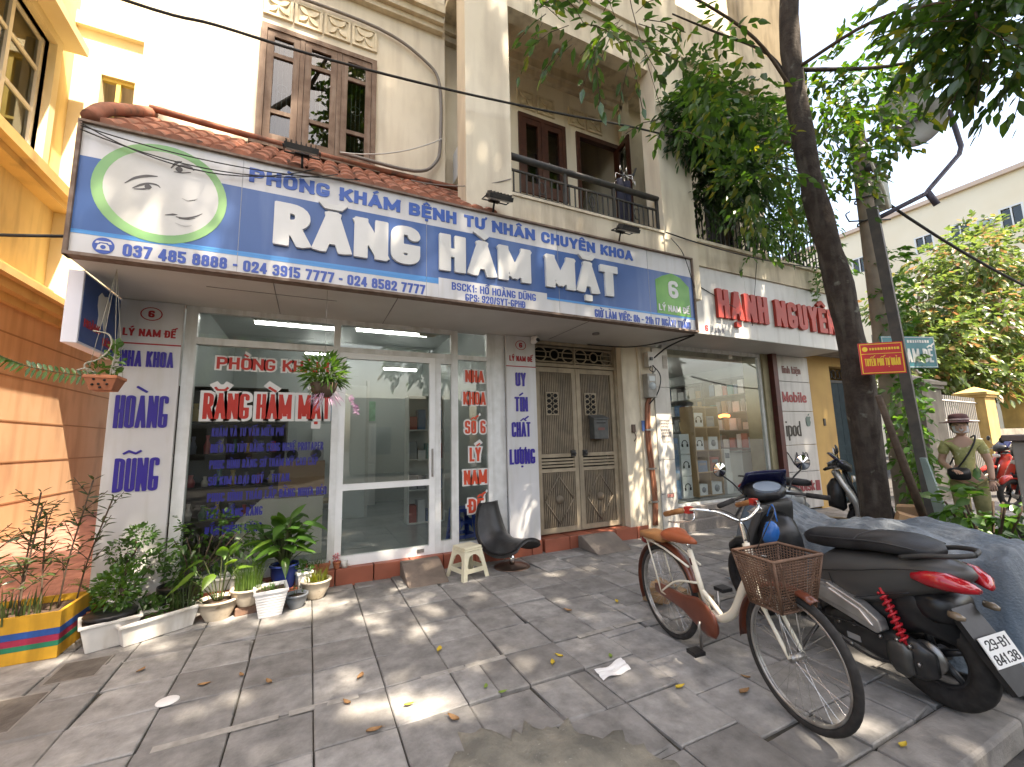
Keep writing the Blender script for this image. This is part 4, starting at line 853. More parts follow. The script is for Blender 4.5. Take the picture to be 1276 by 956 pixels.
for (a,b) in ((4.2,6.0),(7.0,8.5)):
    g=MB()
    for (p,q,c,d) in ((a-.15,a,5.8,8.15),(b,b+.15,5.8,8.15),(a,b,8.0,8.15)): g.box(-4.06,p,c,-3.90,q,d)
    g.box(-4.0,a-.3,8.15,-3.65,b+.3,8.3); g.box(-4.0,a-.2,8.3,-3.75,b+.2,8.42)
    fr=g.build('window',paleyel,t)
    g=MB(); mid=(a+b)/2
    for p in (a,mid-.04,b-.07): g.box(-4.12,p,5.9,-4.05,p+.07,8.0)
    for c in (5.9,6.7,7.4,7.93): g.box(-4.11,a+.07,c,-4.06,b-.07,c+.06)
    g.build('sash',white,fr)
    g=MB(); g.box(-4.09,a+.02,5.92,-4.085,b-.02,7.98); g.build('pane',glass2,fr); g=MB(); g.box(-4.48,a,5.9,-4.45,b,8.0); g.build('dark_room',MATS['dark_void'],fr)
g=MB(); g.wall(-4.0,-2.75,4.1,14,9.2,9.4,[(-3.62,-3.15,5.9,8.2)]); g.box(-2.95,9.4,4.1,-2.75,13,14); g.box(-4,9.2,3.96,-2.7,13,4.1); g.box(-4,9.1,9.0,-2.65,9.2,9.25); g.build('bay',paleyel,t)
g=MB(); g.box(-3.62,9.25,5.9,-3.15,9.32,5.97); g.box(-3.62,9.25,8.13,-3.15,9.32,8.2); g.box(-3.42,9.25,5.97,-3.36,9.32,8.13); g.box(-3.62,9.26,7.0,-3.42,9.31,7.05); g.box(-3.36,9.26,7.0,-3.15,9.31,7.05); g.build('bay_window',M('yellow_frame',(.62,.48,.12),.6),t)
# ---------------------------------------------------------------- far end of the street
def gate_pillar(x,y,w_,d_,h_,mt,lab):
    t=thing('gate_pillar',lab,'gate pillar',(x,y,-.02),group='gate pillars along the side street')
    g=MB(); g.box(x-w_/2,y-d_/2,-.1,x+w_/2,y+d_/2,h_-.28); g.build('shaft',mt,t)
    g=MB(); g.box(x-w_/2-.05,y-d_/2-.05,h_-.28,x+w_/2+.05,y+d_/2+.05,h_-.2); g.box(x-w_/2-.09,y-d_/2-.09,h_-.2,x+w_/2+.09,y+d_/2+.09,h_-.12)
    a,b=w_/2+.06,d_/2+.06; g.add([(x-a,y-b,h_-.12),(x+a,y-b,h_-.12),(x+a,y+b,h_-.12),(x-a,y+b,h_-.12),(x,y,h_+.08)],[(0,1,4),(1,2,4),(2,3,4),(3,0,4)]); g.build('cap',mt,t)
gp1=M('stained_grey_plaster',(.27,.25,.205),.9,c2=(.15,.138,.115),ns=2.2,streak=((.13,.12,.10),4)); gp2=M('bright_ochre_plaster',(.58,.39,.14),.85,c2=(.40,.27,.1),ns=2.4,streak=((.3,.2,.08),4))
gate_pillar(12.66,4.75,.92,.62,2.72,gp1,'stained grey gate pillar behind the person in a hat')
gate_pillar(18.85,5.6,.75,.6,2.75,gp2,'bright ochre gate pillar beside the white railings')
gate_pillar(23.4,5.9,1.0,.6,3.05,gp2,'ochre gate pillar farthest along the side street')
t=thing('iron_gate','white barred iron gate between the grey and ochre pillars','gate',(15.8,5.2,0)); g=MB()
for i in range(30): x=13.2+i*.175; y=5.0+(x-13.2)/5.2*.5; g.box(x-.012,y-.012,.05,x+.012,y+.012,2.45)
g.build('bars',M('gate_white',(.36,.35,.33),.5),t); g=MB()
for z in (.15,1.2,1.75,2.3): g.tube([(13.15,5.0,z),(18.5,5.5,z)],.025,6)
g.build('rail',MATS['gate_white'],t)
t=thing('lattice_fence','dark iron lattice fence between the yellow house and the grey gate pillar','fence',(12.2,5.2,0)); g=MB()
for i in range(9): x=12.02+i*.05; g.box(x,5.1,0,x+.012,5.115,2.4)
for z in (.1,.7,1.3,1.9,2.4): g.box(12.0,5.09,z,12.5,5.12,z+.03)
g.build('bars',darkiron,t)
t=thing('garden_wall','low stained wall running on behind the gate pillars','wall',(20,6.5,0)); g=MB(); g.box(19.3,5.5,-.1,22.8,5.75,1.5); g.box(24,5.9,-.1,31,6.2,1.6); g.build('masonry',gp1,t)
t=thing('apartment_block','cream apartment block with a flat roofline closing the far end of the street','building',(31,10,0))
FX=34.0
q=wallx(FX,-4,30,-.1,15.2,.4,[(y_,y_+.9,z_,z_+1.1) for y_ in (7.0,9.0,10.6,14.0) for z_ in (12.3,)]); q.v=[(x,y,z) for x,y,z in q.v]; 
# face towards -X
q.build('wall',M('far_cream_hazed',(.86,.76,.58),.85,c2=(.82,.71,.52),ns=.6),t)  # wall colour lightened to stand in for distant glare and haze
g=MB(); g.box(FX-.6,-4,15.2,FX+.2,30,15.45); g.build('roof_edge',M('far_brown_hazed',(.62,.48,.38),.8),t)  # roof edge paled in colour for the same glare
for y_ in (7.0,9.0,10.6,14.0):
    for z_ in (12.3,):
        g=MB(); g.box(FX-.40,y_,z_,FX-.34,y_+.08,z_+1.1); g.box(FX-.40,y_+.82,z_,FX-.34,y_+.9,z_+1.1); g.box(FX-.40,y_+.08,z_+1.02,FX-.34,y_+.82,z_+1.1); g.box(FX-.40,y_+.42,z_,FX-.35,y_+.48,z_+1.02); w_=g.build('window',white,t)
        g=MB(); g.box(FX-.30,y_+.02,z_,FX-.29,y_+.88,z_+1.08); g.build('pane',glass,w_)
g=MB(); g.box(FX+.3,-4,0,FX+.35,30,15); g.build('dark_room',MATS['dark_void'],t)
t=thing('wall_air_conditioner','pale air conditioner on the wall of the far cream block beside a window','air conditioner',(FX-.6,8.4,12.6)); g=MB(); g.box(FX-.75,8.05,12.6,FX-.402,8.65,13.05); g.build('case',M('ac_case',(.45,.5,.52),.5),t); g=MB(); g.tube([(FX-.76,8.35+.16*math.cos(i*.4),12.83+.16*math.sin(i*.4)) for i in range(16)],.03,5,closed=True); g.build('fan_grille',darkiron,t)
# houses across the road, behind the photographer: they close the street and show in the window glass
for i,(x,w_,h_,c) in enumerate(((-16,9,4.4,(.5,.42,.3)),(-6.5,8,7.2,(.42,.40,.36)),(2,7,4.0,(.55,.47,.33)),(9.5,9,6.6,(.45,.38,.3)),(19,9,4.2,(.5,.45,.36)))):
    t=thing('street_house',('low beige','tall grey','low cream','tall brown','low pale')[i]+' house across the road facing the clinic','house',(x+w_/2,-13,0),group='houses across the road')
    hs=[(x+1+k*1.9,x+2.1+k*1.9,z_,z_+1.5) for k in range(int((w_-1)/1.9)) for z_ in (.9,4.2,7.2) if z_+2<h_]
    g=MB(); g.wall(x,x+w_-.3,-.1,h_,-14,-13.7,hs); g.build('wall',M('house_plaster_%s'%('beige','grey','cream','brown','pale')[i],c,.85),t)
    g=MB()
    for hh in hs: g.box(hh[0],-13.9,hh[2],hh[1],-13.85,hh[3])
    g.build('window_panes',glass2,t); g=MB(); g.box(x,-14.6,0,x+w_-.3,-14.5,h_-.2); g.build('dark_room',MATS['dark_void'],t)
# ---------------------------------------------------------------- leaf materials
lf_tree=leafmat('street_tree_leaf',(.022,.060,.010),(.045,.115,.016),.42,(.14,.15,.02)); lf_pot=leafmat('pot_plant_leaf',(.028,.075,.014),(.06,.14,.028),.38); lf_dark=leafmat('dark_shrub_leaf',(.014,.040,.010),(.032,.08,.016),.35)
lf_far=leafmat('far_tree_leaf',(.055,.105,.026),(.12,.17,.045),.4,(.26,.15,.07)); lf_bright=leafmat('bright_leaf',(.06,.15,.02),(.12,.22,.03),.45)
lf_mid=leafmat('mid_green_leaf',(.035,.10,.016),(.08,.18,.03),.38); lf_reed=leafmat('narrow_dull_leaf',(.03,.055,.018),(.06,.085,.025),.3)
lf_grass=leafmat('chive_leaf',(.055,.12,.02),(.11,.18,.035),.35); lf_yg=leafmat('yellow_green_leaf',(.13,.18,.02),(.2,.22,.03),.4); lf_pink=leafmat('pink_petal',(.5,.12,.14),(.6,.25,.25),.3); lf_lil=leafmat('lilac_petal',(.45,.28,.42),(.55,.4,.5),.3)
stem=M('green_stem',(.05,.09,.02),.7,c2=(.07,.07,.03),ns=20); twig=M('brown_twig',(.07,.045,.03),.9,c2=(.11,.08,.055),ns=20)
potw=M('white_plastic_pot',(.72,.71,.68),.4,c2=(.62,.60,.56),ns=5,streak=((.42,.38,.32),9)); potc=M('cream_ceramic_pot',(.60,.53,.42),.5,c2=(.45,.38,.29),ns=8,spot=((.25,.2,.14),12,.62)); potb=M('glazed_grey_blue_pot',(.10,.12,.15),.25,c2=(.17,.18,.19),ns=9); pott=M('terracotta_pot',(.42,.16,.08),.8,c2=(.34,.12,.06),ns=8); potnb=M('blue_glazed_pot',(.03,.05,.22),.25)
def plant_leaves(par, c, r, n, leaf, mt, wr=.5, up=.4, nm='leaves', shell=.3, droop=.2):
    P,d=blob(c,r,n,shell); d=d+np.array([0,0,up])+RNG.normal(size=d.shape)*.5; nn=np.array([0,0,1.])+RNG.normal(size=d.shape)*.5
    L=leaf*RNG.uniform(.6,1.2,size=n); return leaf_mesh(nm,mt,P,d,nn,L,L*wr,par)
def blades(par, c, rad, n, h, w_, mt, lean=.35, nm='leaves', segs=5):
    g=MB(); rr=random.Random(int(abs(c[0]*1000)))
    for i in range(n):
        a=rr.uniform(0,6.283); q=rad*math.sqrt(rr.random()); x,y=c[0]+q*math.cos(a),c[1]+q*math.sin(a); hh=h*rr.uniform(.55,1.1); l=lean*rr.uniform(.1,1); b=a+rr.uniform(-.8,.8); s=(-math.sin(b),math.cos(b)); vs=[]
        for k in range(segs+1):
            t=k/segs; ww=w_*(1-t*t)*.5+.0004; px=x+math.cos(b)*l*hh*t*t; py=y+math.sin(b)*l*hh*t*t; pz=c[2]+hh*(t-.25*l*t*t)
            vs += [(px-s[0]*ww,py-s[1]*ww,pz),(px+s[0]*ww,py+s[1]*ww,pz)]
        g.add(vs,[(2*k,2*k+1,2*k+3,2*k+2) for k in range(segs)],0,True)
    return g.build(nm,mt,par)
def big_leaves(par, c, specs, mt, nm='leaves', st=stem):      # broad leaves on long stalks: (azimuth, reach, height, length, width, pitch)
    g=MB(); s=MB()
    for (a,rch,h,ln,wd,pt) in specs:
        e=Vector((c[0]+math.cos(a)*rch,c[1]+math.sin(a)*rch,c[2]+h)); b=Vector(c)+Vector((math.cos(a)*.02,math.sin(a)*.02,0))
        s.tube(curve([b,b.lerp(e,.5)+Vector((0,0,h*.12)),e],4),.005,5)
        d=Vector((math.cos(a)*math.cos(pt),math.sin(a)*math.cos(pt),math.sin(pt))); sd=Vector((-math.sin(a),math.cos(a),0)); up=sd.cross(d)*-1
        def fn(u,v):
            w_=wd*.5*(math.sin(math.pi*min(1,u**.62)))*(1-.15*u)+.001; x=(v-.5)*2
            return e+d*(ln*u)+sd*(w_*x)+up*(-.35*w_*(1-abs(x)))*-1+Vector((0,0,-.30*ln*u*u))
        g.grid(fn,7,4)
    s.build('stalks',st,par); return g.build(nm,mt,par)
def round_pot(par, x,y,z,r0,r1,h,mt,n=24,lip=.012,nm='pot',soil_z=None):
    g=MB(); g.lathe([(r0*.0,0),(r0,0),(r0*1.02,.01),(r1*.96,h*.55) if r1>r0 else (r0,h*.5),(r1,h-.02),(r1+lip,h-.018),(r1+lip,h),(r1-.006,h),(r1-.012,h-.03)],(x,y,z),n,0); g.build(nm,mt,par)
    g=MB(); g.lathe([(0,h-.022),(r1-.011,h-.026)],(x,y,z),n,0); g.build('soil',soil,par)
def square_pot(par, x,y,z,a0,a1,b0,b1,h,mt,rz=0,nm='pot',lip=.012,ribs=0):
    mm=Matrix.Translation((x,y,z))@Matrix.Rotation(rz,4,'Z'); g=MB()
    def ring(a,b,z): return [mm@Vector(p) for p in ((-a,-b,z),(a,-b,z),(a,b,z),(-a,b,z))]
    R=[ring(a0,b0,0),ring(a1,b1,h-.025),ring(a1+lip,b1+lip,h-.025),ring(a1+lip,b1+lip,h),ring(a1-.008,b1-.008,h),ring(a1-.012,b1-.012,h-.035)]
    if ribs:
        R=[ring(a0,b0,0)]
        for k in range(ribs):
            t0=(k+.15)/ribs; t1=(k+.85)/ribs; 
            for t,o in ((t0,.004),(t1,.004),(t1+.02,-.002)): R.append(ring(a0+(a1-a0)*t+o,b0+(b1-b0)*t+o,(h-.025)*t))
        R+=[ring(a1+lip,b1+lip,h-.025),ring(a1+lip,b1+lip,h),ring(a1-.008,b1-.008,h),ring(a1-.012,b1-.012,h-.035)]
    vs=[p for q in R for p in q]; k=len(R); fs=[(i*4+j,i*4+(j+1)%4,(i+1)*4+(j+1)%4,(i+1)*4+j) for i in range(k-1) for j in range(4)]+[(3,2,1,0)]
    g.add(vs,fs); o=g.build(nm,mt,par,bevel=.006); g=MB(); g.add(ring(a1-.011,b1-.011,h-.028),[(0,1,2,3)]); g.build('soil',soil,par); return o
GP='potted plants in front of the clinic'
# striped wooden planter
t=thing('planter_box','yellow wooden planter box with blue, red and green stripes and tall thin shrubs','planter',(-2.0,4.72,0),group=GP)
cols=[(.78,.42,.03),(.72,.37,.02),(.02,.10,.38),(.40,.02,.06),(.015,.23,.12),(.74,.40,.02)]
hs=[0,.085,.12,.165,.21,.32]; order=[5,4,3,2,1]; g=MB()
for i,(a,b) in enumerate(zip(hs,hs[1:])):
    mi=[0,3,2,1,0][i]; e=.0015*(i%2)
    g.box(-2.45-e,4.46-e,a,-1.62+e,4.485,b,mi); g.box(-2.45-e,4.485,a,-2.43,4.97,b,mi); g.box(-1.645,4.485,a,-1.62+e,4.97+e,b,mi); g.box(-2.43,4.95,a,-1.645,4.97+e,b,mi)
mk=lambda n,c:M(n,c,.6,c2=tuple(q*.8 for q in c),ns=9,streak=(tuple(q*.5 for q in c),9))
g.build('box',[mk('planter_yellow',(.66,.36,.03)),mk('planter_blue',(.02,.09,.34)),mk('planter_red',(.36,.025,.07)),mk('planter_green',(.015,.21,.11))],t); g=MB(); g.box(-2.43,4.485,.05,-1.645,4.95,.27); g.build('soil',soil,t)
g=MB(); PP=[];DD=[];
for k,(x,y,h,lean) in enumerate(((-1.92,4.62,.80,.05),(-1.83,4.7,.72,-.04),(-1.75,4.75,.98,.12),(-2.0,4.8,.9,.04),(-2.2,4.7,.85,.0),(-1.68,4.85,.82,.16),(-1.98,4.55,.58,-.1))):
    pts=curve([(x,y,.27),(x+lean*.3,y,.27+h*.4),(x+lean,y+.03,.27+h)],5); g.tube(pts,.006,5)
    for br in range(7):
        f=.3+.1*br; p=pts[min(int(f*(len(pts)-1)),len(pts)-1)]; a=br*2.2+k; q=p+Vector((math.cos(a)*.14,math.sin(a)*.1,.15)); g.tube([p,q],.003,4)
        for j in range(7): PP.append(tuple(p.lerp(q,.3+.1*j))); DD.append((math.cos(a+j*2.4)*.8,math.sin(a+j*2.4)*.8,.5-.1*j))
    for j in range(14): PP.append(tuple(pts[-1-j//3])); DD.append((math.cos(j*2.4)*.7,math.sin(j*2.4)*.7,.55))
g.build('stems',twig,t); n=len(PP); L=.10*RNG.uniform(.6,1.1,n); leaf_mesh('leaves',lf_reed,PP,DD,np.array([0,0,1.])+RNG.normal(size=(n,3))*.4,L,L*.22,t)
blades(t,(-2.0,4.7,.27),.28,60,.2,.012,lf_reed,nm='weeds')
# white pot with a bushy herb
t=thing('potted_plant','bushy green herb in a square white pot beside the striped planter','potted plant',(-1.36,4.55,0),group=GP)
square_pot(t,-1.36,4.55,0,.13,.17,.10,.14,.21,potw,.35); g=MB(); g.lathe([(.0,.20),(.15,.2),(.165,.235),(.15,.245),(.0,.24)],(-1.36,4.55,0),18); g.build('black_liner',black,t)
plant_leaves(t,(-1.34,4.58,.40),(.15,.13,.17),420,.055,lf_mid,.5); g=MB(); g.tube([(-1.35,4.55,.2),(-1.34,4.58,.4)],.008,6); g.build('stems',stem,t)
# long white planter
t=thing('planter_trough','long white trough of low weeds on the pavement before the sign panel','planter',(-1.05,4.6,0),group=GP)
square_pot(t,-1.08,4.60,0,.225,.255,.085,.11,.17,potw,.56,lip=.018); plant_leaves(t,(-1.12,4.62,.2),(.16,.08,.08),120,.05,lf_pot,.6); blades(t,(-.93,4.68,.15),.10,70,.22,.008,lf_reed); plant_leaves(t,(-.90,4.70,.26),(.11,.09,.12),160,.04,lf_pot,.35,nm='upright_weeds')
# low bowl behind with bonsai
t=thing('bonsai','small bonsai tree in a white pot in front of the tall lettered sign panel','potted plant',(-1.38,4.95,0),group=GP)
g=MB(); g.lathe([(.1,0),(.13,.02),(.14,.1)],(-1.38,4.95,0),16); g.build('stand',kerbm,t); round_pot(t,-1.38,4.95,.1,.075,.12,.14,potw,lip=.016)
g=MB(); g.tube(curve([(-1.39,4.95,.2),(-1.43,4.95,.32),(-1.40,4.94,.48),(-1.42,4.95,.60)],5),[.016]*5+[.013]*5+[.009]*6,6); g.tube(curve([(-1.40,4.95,.24),(-1.30,4.94,.36),(-1.24,4.93,.47)],5),[.012]*5+[.007]*6,6); g.tube(curve([(-1.41,4.95,.5),(-1.35,4.95,.62),(-1.36,4.95,.70)],4),.007,5); g.build('trunk',twig,t)
for (c_,r_,n_) in (((-1.46,4.95,.62),(.10,.08,.10),170),((-1.33,4.95,.74),(.12,.09,.09),220),((-1.22,4.93,.50),(.10,.08,.09),150),((-1.40,4.92,.5),(.08,.07,.06),90)): plant_leaves(t,c_,r_,n_,.042,lf_pot,.6,.1)
t=thing('succulent_bowl','shallow white bowl of succulents at the foot of the sign panel','potted plant',(-1.37,4.72,0),group=GP)
g=MB(); g.lathe([(0,.02),(.1,.02),(.15,.10),(.185,.16),(.19,.17),(.175,.17),(.15,.14)],(-1.30,4.80,.0),20); g.build('pot',potw,t); g=MB(); g.lathe([(0,.145),(.165,.15)],(-1.30,4.80,0),18); g.build('soil',soil,t); plant_leaves(t,(-1.28,4.80,.2),(.15,.12,.07),110,.06,lf_pot,.55)
t=thing('fern','feathery fern standing between the herb pot and the sign panel','potted plant',(-1.55,4.98,0),group=GP); round_pot(t,-1.55,4.98,0,.08,.11,.17,pott)
P=[];D=[]
for k in range(13):
    a=k*.92; 
    for j in range(16):
        tt=(j+1)/16; p=(-1.55+math.cos(a)*.24*tt,4.98+math.sin(a)*.2*tt,.17+.52*tt-.28*tt*tt)
        for sgn in (-1,1): P.append(p); D.append((-math.sin(a)*sgn+math.cos(a)*.4,math.cos(a)*sgn+math.sin(a)*.4,-.1))
n=len(P); L=np.tile(np.repeat(.085*(1-np.linspace(.1,.95,16))+.01,2),13); leaf_mesh('fronds',lf_mid,P,D,np.array([0,0,1.])+RNG.normal(size=(n,3))*.2,L,L*.25,t)
# dark pot, big bush
t=thing('bushy_shrub','large leafy shrub in a black nursery bag below the clinic window','potted plant',(-.95,5.0,0),group=GP)
round_pot(t,-1.02,4.95,0,.13,.16,.28,black,lip=.004); P,D=blob((-.83,4.98,.62),(.34,.13,.20),60,.2); D=D+np.array([0,0,-.1]); a=sprays(P,D/np.linalg.norm(D,axis=1,keepdims=True),.16,8,.062,.5,.35); leaf_mesh('leaves',lf_mid,*a,parent=t); plant_leaves(t,(-1.0,4.95,.4),(.14,.1,.14),140,.06,lf_pot,.5,nm='low_leaves')
g=MB(); 
for a in range(7): g.tube(curve([(-1.02,4.95,.26),(-.98+a*.04,4.96,.45),(-1.1+a*.1,4.97,.68)],4),.005,5)
g.build('stems',twig,t)
# white oval pot with broad bright leaves
t=thing('potted_plant','bright arrow shaped leaves rising from a low cream oval pot','potted plant',(-.68,4.72,0),group=GP); round_pot(t,-.68,4.72,0,.095,.145,.17,potc,lip=.018)
big_leaves(t,(-.68,4.72,.14),[(2.9,.14,.36,.19,.12,-.3),(3.6,.19,.30,.18,.11,-.5),(.6,.07,.38,.18,.11,.9),(5.9,.06,.42,.17,.10,1.0),(5.4,.10,.32,.17,.10,.7),(3.2,.22,.22,.19,.11,-.4),(4.4,.12,.27,.16,.10,-.3),(4.9,.08,.40,.17,.10,1.1),(.1,.12,.26,.16,.09,.2)],lf_bright)
# chives on a brick
t=thing('potted_plant','thin upright chives in a cream bowl raised on a brick','potted plant',(-.46,4.74,0),group=GP); round_pot(t,-.46,4.74,.075,.08,.135,.15,potc,lip=.012); blades(t,(-.46,4.74,.2),.115,230,.25,.006,lf_grass,.3)
o=thing('brick','single old brick under the bowl of chives','brick',(-.46,4.74,0)); g=MB(); g.cb((-.46,4.74,.0365),(.20,.12,.072),rz=.25); g.build('block',M('old_brick',(.26,.15,.10),.9,c2=(.16,.1,.075),ns=14,bump=.5),o,bevel=.006)
# white basketweave pot
t=thing('potted_plant','tapered square white pot with woven ribs and low weeds, nearest the camera in the middle of the row','potted plant',(-.27,4.56,0),group=GP); t['label']='tapered square white pot with woven ribs and only low weeds in it'
square_pot(t,-.27,4.60,0,.085,.125,.085,.125,.235,M('white_ribbed_pot',(.76,.76,.76),.4,c2=(.70,.70,.69),ns=6),.12,ribs=9); blades(t,(-.27,4.60,.2),.1,60,.06,.007,lf_mid,.9)
# peace lily in a blue pot
t=thing('potted_plant','tall broad leaved lily plant in a blue pot against the clinic window','potted plant',(-.18,4.95,0),group=GP); 
g=MB(); g.box(-.30,4.86,0,-.04,5.08,.12); g.build('block',redtile,t); round_pot(t,-.18,4.95,.12,.09,.125,.22,potnb); rr=random.Random(9)
big_leaves(t,(-.18,4.95,.32),[(rr.uniform(0,6.28),rr.uniform(.03,.20),rr.uniform(.10,.46),rr.uniform(.2,.28),rr.uniform(.10,.15),rr.uniform(-.1,1.2)) for i in range(60)],lf_mid); big_leaves(t,(-.18,4.95,.30),[(3.5,.10,.18,.20,.08,-.6),(3.9,.16,.30,.22,.09,.0),(4.8,.1,.12,.18,.075,-.7),(5.5,.14,.25,.16,.07,-.2),(3.2,.2,.28,.2,.08,.1)],lf_bright,'bright_leaves')
t=thing('flower_pot','small glazed grey blue pot with a bare twig in front of the cream bowl','potted plant',(-.07,4.66,0),group=GP); round_pot(t,-.06,4.66,0,.06,.095,.125,potb,lip=.01); plant_leaves(t,(-.06,4.66,.15),(.05,.05,.03),30,.03,lf_reed,.4); g=MB(); g.tube([(-.06,4.66,.1),(-.05,4.67,.24)],.003,5); g.tube([(-.07,4.67,.1),(-.09,4.66,.2)],.002,5); g.build('twig',twig,t)
t=thing('flower_pot','cream shell shaped pot of yellow green leaves at the red ledge','potted plant',(.10,4.83,0),group=GP); round_pot(t,.11,4.85,0,.075,.13,.175,potc,lip=.014); blades(t,(.11,4.85,.15),.1,90,.13,.012,lf_yg,.8)
t=thing('flower_pot','little white square pot of spotted leaves behind the grey blue pot','potted plant',(.0,4.88,0),group=GP); square_pot(t,-.01,4.90,.10,.05,.065,.05,.065,.16,potw,.3); g=MB(); g.cb((-.01,4.9,.05),(.13,.13,.1)); g.build('stand',kerbm,t); plant_leaves(t,(-.01,4.90,.28),(.09,.07,.06),60,.06,lf_mid,.5)
t=thing('window_trough','white trough behind the broad leaved pots, under the clinic window','planter',(-.72,5.02,0),group=GP); square_pot(t,-.62,5.02,.16,.23,.25,.05,.065,.12,potw); g=MB(); g.box(-.84,4.97,0,-.40,5.07,.16); g.build('stand',redtile,t); plant_leaves(t,(-.55,5.02,.30),(.2,.05,.06),60,.05,lf_pot,.5)
t=thing('ledge_planter','rectangular terracotta planter of small weeds on the red ledge','planter',(.14,5.2,.165),group=GP); square_pot(t,.13,5.165,.165,.10,.115,.04,.05,.085,pott,lip=.006); blades(t,(.13,5.165,.23),.07,50,.06,.006,lf_mid,.8)
t=thing('cactus_pot','tiny terracotta pot with a pink flowered cactus on the red ledge','potted plant',(.30,5.17,.165),group=GP); round_pot(t,.315,5.165,.165,.028,.038,.075,pott,lip=.005,n=14); plant_leaves(t,(.315,5.165,.27),(.032,.03,.045),60,.03,lf_pink,.35,.9)
t=thing('cup','small white cup with no plant on the red ledge beside the cactus','cup',(.40,5.165,.165)); g=MB(); g.lathe([(0,0),(.028,0),(.038,.07),(.034,.07),(.026,.008),(0,.008)],(.395,5.165,.165),16); g.build('body',potw,t); g=MB(); g.tube([(.395+.05*math.sin(i*.5),5.165-.036+.004*math.cos(i*.5),.165+.035-.015*math.cos(i*.5)) for i in range(7)],.004,5); g.build('cup_handle',potw,t)
# hanging pots
t=thing('hanging_pot','square terracotta hanging pot with holes and a trailing orchid beside the box sign','hanging plant',(-1.46,4.3,1.95))
square_pot(t,-1.46,4.30,1.955,.065,.095,.065,.095,.115,pott,lip=.006); g=MB()
for (x,z) in ((-.04,.08),(.03,.075),(-.01,.045),(.045,.045),(-.05,.04),(0,.02)): g.tube([(-1.46+x*.9,4.30-.072-z*.22,1.955+z),(-1.46+x*.9,4.30-.077-z*.22,1.955+z)],.009,8)
g.build('holes',MATS['dark_void'],t); g=MB(); g.tube(curve([(-1.52,4.28,2.05),(-1.58,4.27,2.15),(-1.50,4.27,2.2),(-1.44,4.28,2.3),(-1.46,4.28,2.4),(-1.55,4.26,2.42)],5),.006,5); g.tube(curve([(-1.49,4.28,2.05),(-1.55,4.25,2.12),(-1.60,4.22,2.1)],5),.006,5); g.tube(curve([(-1.44,4.3,2.05),(-1.42,4.3,2.22),(-1.41,4.3,2.36)],5),.006,5)
for q in ((-1.54,4.22),(-1.38,4.22),(-1.54,4.38),(-1.38,4.38)): g.tube([(q[0],q[1],2.06),(-1.46,4.3,2.95)],.0018,4)
g.build('roots_and_wires',M('dry_root',(.38,.36,.29),.8),t)
P=[];D=[];tr=curve([(-1.50,4.28,2.06),(-1.66,4.2,2.07),(-1.82,4.15,2.10),(-1.95,4.10,2.16),(-2.02,4.08,2.20)],6)
g=MB(); g.tube(tr,.004,5); g.build('trailing_stem',stem,t)
for i,p in enumerate(tr):
    for s_ in (-1,1): P.append(tuple(p)); D.append((-.5,.1*s_,.35*s_-.25) if i>12 else (-.25,.1*s_,.7*s_-.2))
n=len(P); leaf_mesh('trailing_leaves',lf_mid,P,D,np.array([0,-1.,.3])+RNG.normal(size=(n,3))*.3,np.full(n,.07),np.full(n,.024),t)
plant_leaves(t,(-1.42,4.3,2.2),(.05,.05,.16),46,.065,lf_mid,.55); plant_leaves(t,(-1.48,4.28,2.11),(.09,.06,.05),40,.07,lf_pot,.3,nm='dry_leaves')
t=thing('hanging_basket','round hanging basket of fine green leaves with trailing lilac flowers before the shop window','hanging plant',(.1,4.2,1.95))
g=MB(); g.lathe([(0,0),(.06,.005),(.10,.06),(.12,.13),(.115,.13),(.095,.06)],(.10,4.2,1.93),14); g.build('basket',twig,t)
P,d=blob((.10,4.2,2.16),(.17,.16,.15),330,.3); d=d+np.array([0,0,.1])+RNG.normal(size=d.shape)*.4; L=.11*RNG.uniform(.6,1.2,330); leaf_mesh('leaves',lf_mid,P,d,np.array([0,0,1.])+RNG.normal(size=d.shape)*.4,L,L*.2,t)
blades(t,(.10,4.2,2.03),.1,110,.2,.008,lf_grass,1.6,nm='fine_leaves'); P,d=blob((.12,4.18,1.95),(.10,.08,.08),60,.2); leaf_mesh('dry_roots',lf_lil,P,d*np.array([1,1,.2])-np.array([0,0,.9]),rdir(60),np.full(60,.10),np.full(60,.008),t)
g=MB(); g.tube([(.10,4.2,2.35),(.10,4.2,2.95)],.002,4)
for q in range(3): a=q*2.1; g.tube([(.10+.12*math.cos(a),4.2+.12*math.sin(a),2.06),(.10,4.2,2.42)],.0015,4)
tr=curve([(.18,4.18,2.0),(.30,4.12,1.95),(.36,4.1,1.86),(.38,4.1,1.78)],5); g.tube(tr,.002,4); g.build('hanger',steel,t)
P=[tuple(p) for p in tr[6:] for _ in range(5)]; n=len(P); leaf_mesh('flowers',lf_lil,P,rdir(n,-.3),rdir(n),np.full(n,.035),np.full(n,.022),t)
